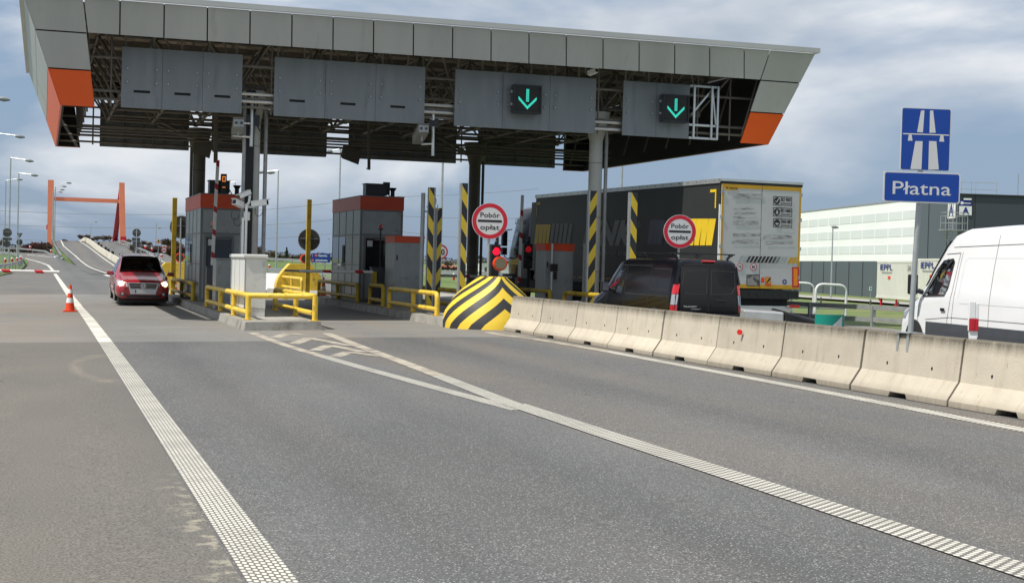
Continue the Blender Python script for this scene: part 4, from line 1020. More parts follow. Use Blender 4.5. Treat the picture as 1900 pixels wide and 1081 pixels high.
# ------------------------------------------------------------------ motorway + Platna signs
sp = AX(1697, 622, BX + .0); SY = sp.y
t = thing('motorway_sign', 'blue motorway sign above a blue plate reading Płatna on one grey post', 'road sign', (BX, SY, gz(BX) + BH))
def frame(c, rz):
    u = Vector((cos(rz), sin(rz), 0)); v = Vector((0, 0, 1)); return Vector(c), u, v, u.cross(v)
def rrect(w, h, r, n=5):
    out = []
    for cx, cy, a0 in ((w / 2 - r, -h / 2 + r, -pi / 2), (w / 2 - r, h / 2 - r, 0), (-w / 2 + r, h / 2 - r, pi / 2), (-w / 2 + r, -h / 2 + r, pi)):
        for i in range(n + 1): a = a0 + i / n * pi / 2; out.append((cx + r * cos(a), cy + r * sin(a)))
    return out
def plate(mb, c, u, v, n, w, h, r, th, k, off=0.0):
    mb.prism(rrect(w, h, r), c + n * (off - th), u, v, n * th, k)
def poly(mb, pts, c, u, v, n, k, off): mb.add([c + u * a + v * b + n * off for a, b in pts], [tuple(range(len(pts)))], k)
dA = AY(1715, 260, SY); scl = (AY(1756, 260, SY) - AY(1674, 260, SY)).length
tp = AY(1715, 201, SY).z; bt = AY(1715, 317, SY).z
RZ = radians(-13)
c, u, v, n = frame((dA.x, SY - .03, (tp + bt) / 2), RZ); w = scl / cos(radians(-13) * .2) ; w = .56 * (w / .56); h = tp - bt
mb = MB(); plate(mb, c, u, v, n, w, h, .025, .012, 'signwhite'); plate(mb, c, u, v, n, w * .965, h * .975, .02, .002, 'signblue', .0025)
mb.build('motorway_plate', t)
mb = MB()
def px2(a, b): return ((a - 955) / 297 * w, (280 - b) / 432 * h)     # measured on the enlarged sign
for P in (((921, 80), (942, 80), (937, 232), (902, 228)), ((975, 82), (994, 82), (1013, 236), (976, 236)), ((893, 290), (937, 292), (935, 486), (869, 482)), ((975, 292), (1019, 295), (1039, 491), (976, 491)),
          ((818, 232), (1094, 252), (1094, 260), (818, 240)), ((853, 244), (870, 244), (876, 287), (848, 285)), ((1042, 257), (1060, 257), (1066, 300), (1036, 298))):
    pts = []
    for a, b in P:
        b2 = b - (a - 955) * .072; pts.append(px2(a, b2))
    poly(mb, pts[::-1], c, u, v, n, 'signwhite', .0045)
mb.build('motorway_symbol', t)
dB = AY(1708, 348, SY); wB = (AY(1771, 348, SY) - AY(1644, 348, SY)).length; hB = (AY(1708, 319, SY) - AY(1708, 376, SY)).length
c, u, v, n = frame((dB.x, SY - .03, dB.z), RZ)
mb = MB(); plate(mb, c, u, v, n, wB, hB, .03, .012, 'signwhite'); plate(mb, c, u, v, n, wB * .965, hB * .91, .026, .002, 'signblue', .0025); mb.build('text_plate', t)
mb = MB(); text(mb, 'Płatna', c - v * hB * .235, u, v, 'signwhite', hB * .44, wB * .76, bold=.004, out=.0045); mb.build('lettering', t)
# post leans with the plates: foot bracket clamps the barrier
mb = MB(); mb.tube([(BX - .02, SY + .07, gz(BX) + BH + .012), (dA.x, SY + .07, bt - .3), (dA.x, SY + .07, tp - .05)], .036, 'galv', 16)
mb.build('post', t)
mb = MB(); g0 = gz(BX) + BH
mb.box(BX - .13, BX + .13, SY - .04, SY + .26, g0 + .002, g0 + .012, 'galv')
for yy in (SY - .03, SY + .20): mb.hexa([(BX - .112, yy, g0 - .24), (BX - .106, yy, g0 - .24), (BX - .106, yy + .05, g0 - .24), (BX - .112, yy + .05, g0 - .24), (BX - .104, yy, g0 + .011), (BX - .092, yy, g0 + .011), (BX - .092, yy + .05, g0 + .011), (BX - .104, yy + .05, g0 + .011)], 'galv')
mb.build('bracket', t)
# ------------------------------------------------------------------ round "Pobor oplat" signs
def round_sign(px, py, Y, foot, label, r=.47, txt=True):
    c0 = AY(px, py, Y); t = thing('prohibition_sign', label, 'road sign', (c0.x, Y, foot), group='round toll collection signs')
    c, u, v, n = frame(c0, radians(-9))
    mb = MB(); mb.disc(c - n * .012, n, r, .012, 'signwhite', 48); mb.disc(c - n * .03, n, r * .97, .017, 'signback', 48); mb.ring(c, n, r * .755, r * .975, 'signred', 64, .0025); mb.build('plate', t)
    mb = MB(); b = MB(); b.prism(rrect(r * 1.36, r * .13, r * .06), c + n * .001, u, v, n * .002, 'ink')
    text(b, 'Pobór', c + v * r * .20, u, v, 'ink', r * .275, r * 1.08, bold=.012, out=.003)
    text(b, 'opłat', c - v * r * .47, u, v, 'ink', r * .275, r * 1.06, bold=.012, out=.003)
    b.build('lettering', t)
    mb = MB(); mb.cyl((c0.x - .0, Y + .05, foot), (c0.x, Y + .05, c0.z - r * .7), .03, 'galv', 12); mb.build('post', t)
    return t
round_sign(909, 410, 35.7, gz(10.5) + 1.26, 'round red bordered sign reading Pobór opłat, standing on the striped nose', .455)
round_sign(1261.5, 429.5, 34.6, gz(14.8), 'round sign reading Pobór opłat above the black van, before the lorry side', .425)
# small round red and beige flasher behind the nose
def flasher(px, py, Y, r, label, face, h_foot, X=None):
    c = AY(px, py, Y); t = thing('round_flasher', label, 'flasher', (c.x, Y, h_foot), group='round flasher lamps on the island ends')
    mb = MB(); mb.disc((c.x, Y - .03, c.z), (0, 1, 0), r, .10, 'orange', 32); mb.disc((c.x - .01, Y - .075, c.z), (0, 1, 0), r * .9, .04, 'orange', 32); mb.build('housing', t)
    mb = MB(); mb.disc((c.x - .01, Y - .082, c.z), (0, 1, 0), r * .78, .006, face, 32); mb.build('lens', t)
    mb = MB(); mb.cyl((c.x, Y + .03, h_foot), (c.x, Y + .03, c.z - r * .9), .025, 'galv', 8); mb.build('stem', t)
flasher(928, 489, 36.2, .182, 'round orange rimmed flasher with beige lens beside the red traffic light', mat('beige_lens', (0.22, 0.20, 0.13), .4, var=.1), gz(10.6) + 1.26)
flasher(333.5, 478, 66, .20, 'orange round flasher seen between the yellow post and the first booth', 'blackm', gz(5) + 1.3)
flasher(566, 480, 66, .21, 'orange round flasher half hidden by the plain yellow post', 'blackm', gz(10) + 1.3)
# traffic light
def traffic_light(px0, py0, px1, py1, Y, label, foot, lit):
    a, b = AY(px0, py0, Y), AY(px1, py1, Y); t = thing('traffic_light', label, 'traffic light', ((a.x + b.x) / 2, Y, foot))
    mb = MB(); mb.box(a.x, b.x, Y, Y + .2, b.z, a.z, 'black'); o = mb.build('housing', t, bevel=.02)
    cx = (a.x + b.x) / 2; zc = [lerp(a.z, b.z, .22), lerp(a.z, b.z, .66)]
    for i, z in enumerate(zc):
        mb = MB(); mb.disc((cx, Y - .002, z), (0, -1, 0), .105, .012, ('redled' if lit is True else 'dimred') if (i == 0 and lit) else 'glass', 24); mb.build('lens', t)
        mb = MB()
        vs = []
        for j in range(13):
            q = pi * j / 12; vs += [(cx + .125 * cos(q), Y, z + .125 * sin(q)), (cx + .125 * cos(q), Y - .14, z + .125 * sin(q))]
        mb.add(vs, [(2 * j, 2 * j + 1, 2 * j + 3, 2 * j + 2) for j in range(12)], 'black', True); mb.build('visor', t)
    mb = MB(); mb.cyl((cx + .1, Y + .26, foot), (cx + .1, Y + .26, a.z + .25), .045, 'black', 10); mb.bar((cx + .1, Y + .26, a.z + .1), (cx, Y + .1, a.z + .02), .05, .05, 'black'); mb.build('post', t)
traffic_light(912.5, 453, 928, 512, 38.0, 'black traffic light showing red behind the first round sign', HI(10.6), True)
traffic_light(972, 452, 988, 498, 46.5, 'dark traffic light with a dim red lamp beside the lorry cab', HI(14.8), 'dim')
# ------------------------------------------------------------------ posts on the islands
def sqpost(px, ptop, X, wid, kf, ks, label, name='bollard_post', cat='post', dep=.14, Y=None, grp=None, side=-1, g=None):
    p = AX(px, ptop, X) if Y is None else AY(px, ptop, Y); g = HI(p.x) if g is None else g
    t = thing(name, label, cat, (p.x, p.y, g), group=grp)
    mb = MB(); h = wid / 2
    mb.box(p.x - h, p.x + h, p.y - dep / 2 + .004, p.y + dep / 2, g, p.z, ks); mb.box(p.x - h - .05, p.x + h + .05, p.y - .1, p.y + .12, g, g + .02, ks)
    mb.build('steel_post', t)
    mb = MB(); a, b = (p.x - h + .045, p.x + h) if side < 0 else (p.x - h, p.x + h - .045)
    mb.box(a, b, p.y - dep / 2, p.y - dep / 2 + .002, g + .05, p.z, kf); mb.build('striped_face', t)
    return t
SG = 'black and yellow striped height posts'
sqpost(801.5, 348, 10.42, .20, 'hazL', 'galv_dull', 'striped post with falling yellow bands left of the pair beside the tall cabinet', grp=SG, side=1)
sqpost(814, 386, 11.2, .18, 'hazR', 'galv_dull', 'lower striped post just right of the tall one near the sixty sign', grp=SG)
sqpost(860.5, 340, 10.55, .20, 'hazL', 'galv', 'striped post standing between the dark column and the striped nose', grp=SG)
sqpost(1099, 354, 15.0, .25, 'hazR', 'galv', 'striped post directly in front of the round grey column', grp=SG)
sqpost(1174.5, 357, 15.5, .23, 'hazL', 'galv', 'striped post standing against the lorry side left of the second round sign', grp=SG)
def plainpost(px, ptop, Y, label):
    p = AY(px, ptop, Y); g = HI(p.x); t = thing('yellow_post', label, 'post', (p.x, Y, g), group='tall plain yellow posts at the exit ends')
    mb = MB(); mb.box(p.x - .085, p.x + .085, Y - .08, Y + .08, g, p.z, 'yellow_dull'); mb.build('steel_post', t, bevel=.008); return t
plainpost(324.5, 367, 57.5, 'tall plain yellow post left of the first booth, behind the red car')
plainpost(574, 370, 57.5, 'tall plain yellow post in front of the grey round sign back')
def signback(px, py, Y, r, foot_py, label, plates=(), tri=False, pole_px=None, g=None, extra_h=0):
    c = AY(px, py, Y); g = gz(c.x) if g is None else g
    t = thing('sign_back', label, 'road sign', (c.x, Y, g), group='road signs seen from behind')
    mb = MB()
    if tri: mb.prism([(-r, r * .75), (0, -r), (r, r * .75)], c, (1, 0, 0), (0, 0, 1), (0, .02, 0), 'signback')
    else: mb.disc(c, (0, 1, 0), r, .02, 'signback', 32); mb.ring(c, (0, -1, 0), r * .93, r, 'galv_dull', 32, .004)
    mb.bar((c.x - r * .8, Y - .015, c.z + .05), (c.x + r * .8, Y - .015, c.z + .05), .02, .04, 'galv_dull')
    mb.build('plate', t)
    for (x0, y0, x1, y1, rd) in plates:
        a, b = AY(x0, y0, Y), AY(x1, y1, Y); mb = MB()
        if rd: mb.disc(((a.x + b.x) / 2, Y, (a.z + b.z) / 2), (0, 1, 0), (a.z - b.z) / 2, .02, 'signback', 28)
        else: mb.box(a.x, b.x, Y, Y + .02, b.z, a.z, 'signback')
        mb.build('lower_plate', t)
    mb = MB(); px_ = c.x if pole_px is None else AY(pole_px, py, Y).x
    mb.cyl((px_, Y - .04, g), (px_, Y - .04, c.z + r * .8), .035, 'galv', 10); mb.build('post', t); return t
signback(573.5, 445, 59.0, .445, 0, 'grey back of a round sign behind the plain yellow post and second lane boom', pole_px=573.5, g=HI(10))
signback(337, 421.5, 58.6, .45, 0, 'grey back of a round sign half hidden by the first booth', pole_px=335.5, g=HI(5))
# speed limit plate behind the striped posts
c = AY(818, 467, 66); t = thing('speed_limit_sign', 'round red bordered sixty sign behind the pair of striped posts', 'road sign', (c.x, 66, gz(c.x)))
mb = MB(); mb.disc(c, (0, 1, 0), .34, .02, 'signwhite', 36); mb.ring(c, (0, -1, 0), .27, .335, 'signred', 40, .003); mb.build('plate', t)
mb = MB(); text(mb, '60', c - Vector((0, 0, .13)), (1, 0, 0), (0, 0, 1), 'ink', .26, .36, bold=.02, out=.006); mb.build('lettering', t)
mb = MB(); mb.cyl((c.x, 66.05, gz(c.x)), (c.x, 66.05, c.z - .2), .03, 'galv', 8); mb.build('post', t)
# ------------------------------------------------------------------ cabinets
g = HI(4.9)
t = thing('white_cabinet', 'white metal equipment cabinet with rounded lid inside the bright yellow railing', 'cabinet', (5.0, 38, g))
x0, x1, y0, y1 = 4.74, 5.28, 36.9, 39.7; zt1 = AY(460, 479, y0).z
mb = MB(); mb.box(x0, x1, y0, y1, g + .22, zt1, 'cream'); mb.box(x0 + .01, x1 - .01, y0 + .01, y1 - .01, g, g + .215, 'cream'); mb.build('body', t, bevel=.01)
mb = MB(); mb.box(x0 - .04, x1 + .04, y0 - .04, y1 + .04, zt1 + .002, zt1 + .10, 'cream'); mb.build('lid', t, bevel=.025)
mb = MB(); mb.box(x0 + .018, x0 + .028, y0 - .004, y0 - .001, g + .24, zt1 - .02, 'signback')
for yy in (y0 + .9, y0 + 1.85): mb.box(x0 - .004, x0 - .001, yy, yy + .012, g + .24, zt1 - .02, 'signback')
mb.build('door_gap', t)
mb = MB(); mb.box(x1 - .09, x1 - .02, y0 - .03, y0 - .001, zt1 - .19, zt1 - .07, 'galv'); mb.build('lock', t)
t = thing('grey_cabinet', 'smaller grey cabinet just behind the white cabinet, facing the first booth', 'cabinet', (4.9, 41, g))
a = AY(401, 482, 42.6); b = AY(428, 482, 42.6)
mb = MB(); mb.box(a.x, b.x + .1, 42.6, 43.4, g, a.z, 'boothgrey'); mb.build('body', t, bevel=.01)
mb = MB(); mb.box(a.x - .02, b.x + .12, 42.58, 43.42, a.z + .002, a.z + .05, 'boothgrey'); mb.build('lid', t, bevel=.01)
def ocab(px0, px1, pt, po, Y, dep, label, foot=None):
    a, b = AY(px0, pt, Y), AY(px1, pt, Y); z1 = AY(px0, po, Y).z; g = HI(min(a.x, XF) if foot is None else a.x)
    t = thing('tall_cabinet', label, 'cabinet', (a.x, Y, g), group='tall grey cabinets with orange tops')
    mb = MB(); mb.box(a.x, b.x, Y, Y + dep, g, z1 - .002, 'boothgrey'); mb.build('body', t, bevel=.01)
    mb = MB(); mb.box(a.x - .012, b.x + .012, Y - .012, Y + dep + .012, z1, a.z - .04, 'boothorange'); mb.box(a.x - .03, b.x + .03, Y - .03, Y + dep + .03, a.z - .038, a.z, 'boothorange'); mb.build('orange_top', t)
    mb = MB()
    for zz in (lerp(g, z1, .22), lerp(g, z1, .72)): mb.box(a.x + .06, a.x + .10, Y - .02, Y - .001, zz, zz + .16, 'black')
    mb.build('handle', t)
    mb = MB(); mb.box(b.x - .03, b.x - .022, Y - .003, Y - .0005, g + .05, z1 - .05, 'seam'); mb.build('door_gap', t)
    return t, a, b
ocab(733, 787, 437, 449.5, 45.0, 1.3, 'tall grey cabinet with orange top right of the second booth')
ocab(1012, 1065, 451, 464.5, 43.4, .9, 'tall grey cabinet with orange top in front of the lorry', 1)
# thin poles
def pole(px, ptop, Y, r, k, label, cat='pole', name='thin_pole', g=None, box=None):
    p = AY(px, ptop, Y); g = HI(p.x) if g is None else g; t = thing(name, label, cat, (p.x, Y, g)); mb = MB(); mb.cyl((p.x, Y, g), p, r, k, 10); mb.build('shaft', t)
    return t, p
t, p = pole(1025.5, 452, 43.1, .05, 'galv', 'thin grey pole with a latch in front of the orange topped cabinet')
mb = MB(); mb.box(p.x - .08, p.x + .16, 43.02, 43.12, p.z - .85, p.z - .62, 'black'); mb.box(p.x + .06, p.x + .14, 43.02, 43.12, p.z - 1.1, p.z - .86, 'black'); mb.build('latch', t)
t, p = pole(1085, 452, 42.6, .05, 'galv_dull', 'thin pole between the cabinet and the round grey column')
# camera mast on the second island
t, p = pole(785.5, 358, 43.8, .065, 'galv', 'grey camera mast right of the tall cabinet', 'camera mast', 'camera_mast')
def camera_box(mb, c, yaw, pitch, L_=.34, w=.13, h=.13, k='white', hood=True):
    c = Vector(c); R = Matrix.Rotation(yaw, 3, 'Z') @ Matrix.Rotation(pitch, 3, 'X'); a, b, d = R @ Vector((w / 2, 0, 0)), R @ Vector((0, L_ / 2, 0)), R @ Vector((0, 0, h / 2))
    mb.obox(c, a, b, d, k)
    if hood: mb.obox(c + d * 1.12 - b * .15, a * 1.12, b * 1.15, d * .1, k)
    mb.obox(c - b * 1.02, a * .72, b * .04, d * .72, 'glass')
def camera(parent, c, yaw, pitch, **kw):
    mb = MB(); camera_box(mb, c, yaw, pitch, **kw); return mb.build('camera', parent)
camera(t, (p.x + .28, 43.65, p.z - .22), radians(-25), radians(-20))
mb = MB(); mb.tube([(p.x + .06, 43.8, p.z - .55), (p.x + .25, 43.7, p.z - .6), (p.x + .3, 43.66, p.z - .35)], .03, 'white', 8); mb.tube([(p.x + .1, 43.75, p.z - .4), (p.x + .35, 43.6, p.z - .62), (p.x + .42, 43.62, p.z - .35)], .012, 'blackm', 6); mb.build('camera_arm', t)
# ------------------------------------------------------------------ cable column and cameras on the near grey column
g = HI(5.2)
t = thing('cable_duct', 'tall black ribbed cable duct with grey edge beside the round column', 'cable duct', (5.25, 40.75, g))
a = AY(452.5, 400, 40.75); b = AY(468, 400, 40.75)
mb = MB(); mb.box(a.x, b.x, 40.72, 40.86, g, 6.3, 'blackm')
for i in range(5): xx = lerp(a.x, b.x, (i + .5) / 5); mb.box(xx - .010, xx + .010, 40.70, 40.719, g, 6.3, 'black')
mb.build('ribbed_duct', t)
mb = MB(); mb.box(a.x - .075, a.x - .002, 40.70, 40.86, g, 6.2, 'galv_dull'); mb.build('edge_profile', t)
mb = MB(); mb.tube(bend([(b.x - .03, 40.68, 6.3), (b.x + .1, 40.66, 6.0), (b.x - .06, 40.66, 5.6), (b.x + .14, 40.66, 5.2)], .2), .02, 'black', 6)
mb.tube([(b.x - .12, 40.66, 6.3), (b.x - .08, 40.62, 5.9), (b.x + .02, 40.66, 5.5), (b.x - .08, 40.66, 5.3)], .015, 'black', 6); mb.box(a.x - .0, b.x + .12, 40.58, 40.68, 5.33, 5.62, 'black'); mb.build('junction', t)
q0 = AY(466, 272, 40.6)
mb = MB(); mb.tube([(q0.x, 40.6, q0.z), (q0.x, 40.6, 6.2)], .05, 'alu', 10); mb.tube([(q0.x, 40.6, q0.z + .25), (q0.x - .5, 40.6, q0.z + .27)], .03, 'alu', 8); mb.tube([(q0.x, 40.6, q0.z + .62), (q0.x - .25, 40.6, q0.z + .62)], .03, 'alu', 8); arm = mb.build('hanging_arm', t)
def bigcam(parent, px, py, Y, yaw=.35):
    c = AY(px, py, Y); mb = MB(); R = Matrix.Rotation(radians(-4), 3, 'Z') @ Matrix.Rotation(radians(-14), 3, 'X')
    a, b, d = R @ Vector((.14, 0, 0)), R @ Vector((0, .52, 0)), R @ Vector((0, 0, .11))
    mb.obox(c, a, b, d, 'galv_dull'); mb.obox(c + d * 1.15, a * 1.1, b * 1.08, d * .12, 'steel'); mb.obox(c - b * 1.01, a * .96, b * .02, d * .96, 'galv_dull')
    for s in (-.5, .5): mb.disc(c - b * 1.04 + a * s, -b, .035, .01, 'glass', 10)
    mb.bar(c - d - b * .4, c - d - b * .4 - Vector((0, 0, .14)), .05, .05, 'galv_dull'); return mb.build('enforcement_camera', parent)
bigcam(t, 441, 240, 40.5, .55)
# three smaller cameras lower on the duct
mb = MB(); cA = AY(440, 378, 40.4); cB = AY(454, 362, 40.4); cC = AY(478, 377, 40.4)
mb.box(cA.x + .12, cC.x, 40.5, 40.56, cA.z - .10, cA.z - .03, 'alu')
mb.tube(bend([(cB.x + .02, 40.45, cB.z - .28), (cB.x + .12, 40.42, cB.z - .22), (cB.x + .14, 40.42, cB.z)], .1), .035, 'white', 8); mb.build('camera_bracket', t)
camera(t, (cA.x + .02, 40.35, cA.z), radians(-38), radians(-12), L_=.40, w=.14, h=.14)
camera(t, (cB.x - .02, 40.35, cB.z + .02), radians(-62), radians(22), L_=.38, w=.13, h=.11)
camera(t, (cC.x + .05, 40.35, cC.z), radians(62), radians(-8), L_=.44, w=.14, h=.14)
mb = MB(); c = AY(458, 402, 40.5); mb.cyl((c.x, 40.5, c.z - .1), (c.x, 40.5, c.z + .13), .085, 'white', 14); mb.tube([(c.x - .03, 40.5, c.z - .1), (c.x - .03, 40.5, c.z - .15)], .012, 'black', 6); mb.build('sensor_dome', t)
mb = MB()
for pxa, pya in ((441, 410), (436, 399), (480, 392)):
    c = AY(pxa, pya, 40.45); mb.tube([c + Vector((.1 * cos(q) , 0, .13 * sin(q))) for q in [i * pi / 8 for i in range(6, 17)]], .008, 'black', 5)
mb.build('loose_cable', t)
t = thing('white_pole', 'pair of slim white poles rising behind the white cabinet', 'pole', (4.9, 40.1, g))
for pxx, ptt, nm in ((451, 404, 'shaft'), (457.5, 381, 'shaft')):
    pA = AY(pxx, ptt, 40.2); mb = MB(); mb.cyl((pA.x - .0, 40.2, g), pA, .035, 'white', 10); mb.build(nm, t)
t = thing('hanging_camera_pole', 'camera arm hanging from the tie rail between two blank sign panels', 'camera mast', (10.3, 40.4, 5))
a = AY(804, 205, 40.35); b = AY(803, 289, 40.35)
mb = MB(); mb.cyl(a, b, .045, 'alu', 10); mb.tube([(a.x, 40.35, b.z + .33), (a.x - .32, 40.35, b.z + .30)], .03, 'alu', 8); mb.box(a.x - .14, a.x + .14, 40.26, 40.4, a.z - .45, a.z - .28, 'black'); mb.build('arm', t)
bigcam(t, 780, 250, 40.3, .55)
t = thing('dome_camera', 'small white camera under the fascia above the green arrow panel', 'camera', AY(1098, 135, 39.9))
c = AY(1100, 134, 39.7); mb = MB(); camera_box(mb, c, radians(25), radians(-14), L_=.3, w=.13, h=.12); mb.build('camera', t)
mb = MB(); mb.tube([c + Vector((-.05, .1, -.05)), c + Vector((-.12, .2, -.03)), c + Vector((-.14, .25, .25))], .03, 'galv', 8); mb.build('bracket', t)
# floodlights on the far column heads
def flood(px, py, Y, label):
    c = AY(px, py, Y); t = thing('floodlight', label, 'floodlight', c, group='floodlights under the canopy'); mb = MB()
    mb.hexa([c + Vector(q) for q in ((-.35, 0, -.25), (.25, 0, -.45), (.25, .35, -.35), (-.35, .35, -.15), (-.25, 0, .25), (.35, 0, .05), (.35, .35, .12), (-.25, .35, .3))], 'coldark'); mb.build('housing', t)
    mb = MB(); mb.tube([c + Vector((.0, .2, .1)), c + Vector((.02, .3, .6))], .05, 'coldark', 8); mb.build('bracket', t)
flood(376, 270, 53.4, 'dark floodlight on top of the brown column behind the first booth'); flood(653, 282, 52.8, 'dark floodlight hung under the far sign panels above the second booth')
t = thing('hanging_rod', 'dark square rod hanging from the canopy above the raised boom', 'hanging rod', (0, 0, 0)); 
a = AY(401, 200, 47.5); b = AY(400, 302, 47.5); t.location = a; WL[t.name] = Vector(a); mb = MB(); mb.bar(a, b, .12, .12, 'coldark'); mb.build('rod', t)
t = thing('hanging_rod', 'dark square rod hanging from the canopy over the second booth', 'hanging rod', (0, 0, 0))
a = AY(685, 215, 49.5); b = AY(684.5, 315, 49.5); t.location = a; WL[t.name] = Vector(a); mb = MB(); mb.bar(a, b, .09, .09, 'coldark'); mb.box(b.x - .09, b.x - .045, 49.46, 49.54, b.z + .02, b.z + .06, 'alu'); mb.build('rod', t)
# ------------------------------------------------------------------ booms
def machine(x, y, g, w, dep, h, label, beacon_z=None, kc='dgrey', lamp=True):
    t = thing('boom_barrier', label, 'boom barrier', (x, y, g), group='red and white boom barriers')
    mb = MB(); mb.box(x - w / 2, x + w / 2, y, y + dep, g, g + h, kc); mb.box(x - w / 2 - .02, x + w / 2 + .02, y - .02, y + dep + .02, g + h + .001, g + h + .04, kc); mb.build('machine', t, bevel=.01)
    if beacon_z:
        mb = MB(); mb.cyl((x + .04, y + dep * .4, g + h), (x + .04, y + dep * .4, beacon_z - .16), .025, 'black', 8); mb.cyl((x + .04, y + dep * .4, beacon_z - .18), (x + .04, y + dep * .4, beacon_z - .13), .08, 'black', 12)
        bo = mb.build('beacon_stand', t); mb = MB(); mb.cyl((x + .04, y + dep * .4, beacon_z - .13), (x + .04, y + dep * .4, beacon_z), .075, 'orangelamp', 14, .05)
        mb.build('amber_lamp', bo)
    return t
pA = AY(392, 496, 46.6); t1 = machine(pA.x, 46.6, HI(4.8), .27, .34, pA.z - HI(4.8), 'boom raised upright in front of the first booth', AY(402, 411, 46.6).z)
a = AY(404.5, 297, 46.5); b = AY(394, 492, 46.5); mb = MB(); mb.bar(b, a, .10, .06, 'boomV', up=(0, -1, 0)); mb.build('boom_arm', t1, bevel=.006)
pB = AY(704, 498, 46.9); t2 = machine(pB.x, 46.9, HI(10), .48, .34, pB.z - HI(10), 'lowered boom across the second lane, hinged at the second booth', AY(707.5, 416, 46.9).z)
a = AY(692, 504.5, 46.8); b = AY(554, 502.5, 46.8); cb = AY(528, 501.5, 46.8)
mb = MB(); mb.tube([a, b], .05, 'boomH', 10); mb.tube([b, cb], .035, 'galv', 8); mb.build('boom_arm', t2)
mb = MB(); mb.box(a.x - .02, a.x + .12, 46.76, 46.86, a.z - .45, a.z + .02, 'yellow_dull'); mb.build('boom_hinge', t2)
YL = 52.5; a = AY(110, 505.0, YL); x0 = -7.5
t3 = machine(x0 - .2, YL - .15, gz(x0), .36, .34, 1.15, 'lowered boom reaching in from the left edge above the traffic cone')
mb = MB(); mb.tube([(x0, YL, a.z + .02), (a.x, YL, a.z)], .056, 'boomH', 10); mb.build('boom_arm', t3)
# third boom behind the posts, fourth upright beside the lorry cab
a = AY(905, 514, 50); b = AY(806, 511, 50); t4 = machine(AY(948, 512, 50).x, 50, HI(14), .42, .34, 1.0, 'lowered boom seen dimly between the striped posts and the nose')
mb = MB(); mb.bar(AY(950, 514, 50), b, .05, .09, 'boomH'); mb.build('boom_arm', t4)
pA = AY(969, 528, 45.8); t5 = machine(pA.x, 45.8, HI(14.9), .3, .34, .9, 'raised boom standing upright beside the lorry cab')
a = AY(969.5, 362, 45.7); b = AY(963, 524, 45.7); mb = MB(); mb.bar(b, a, .09, .06, 'boomV', up=(0, -1, 0)); mb.build('boom_arm', t5)
# ------------------------------------------------------------------ traffic cones
def cone(x, y, g, s, label, name='traffic_cone'):
    t = thing(name, label, 'traffic cone', (x, y, g), local=True, group='traffic cones')
    mb = MB(); H_ = .78
    mb.prism(rrect(.40, .40, .05), (0, 0, 0), (1, 0, 0), (0, 1, 0), (0, 0, .035), 'orange'); mb.build('base', t, world=False)
    rad = lambda z: lerp(.145, .03, z / H_)
    def seg(z0, z1, k, nm, e=0.0):
        mb = MB(); mb.tube([(0, 0, z0), (0, 0, z1)], [rad(z0) + e, rad(z1) + e], k, 24, caps=True); mb.build(nm, t, world=False)
    seg(.036, H_, 'orange', 'body'); seg(.26, .40, 'white', 'reflective_band', .003); seg(.53, .65, 'white', 'reflective_band', .003)
    t.scale = (s,) * 3; return t
cc = G(129.5, 578); cone(cc.x, cc.y, gz(cc.x), 1.02, 'orange cone with two white bands standing on the tarmac under the left boom')
p = AY(600, 540, 56.0); cone(p.x, 56.0, HI(10), .92, 'dark orange cone in the shade left of the second booth')
p = AY(337, 525, 60.0); cone(4.95, 59.5, HI(5), .85, 'small orange cone beyond the dull yellow railing of the first booth')
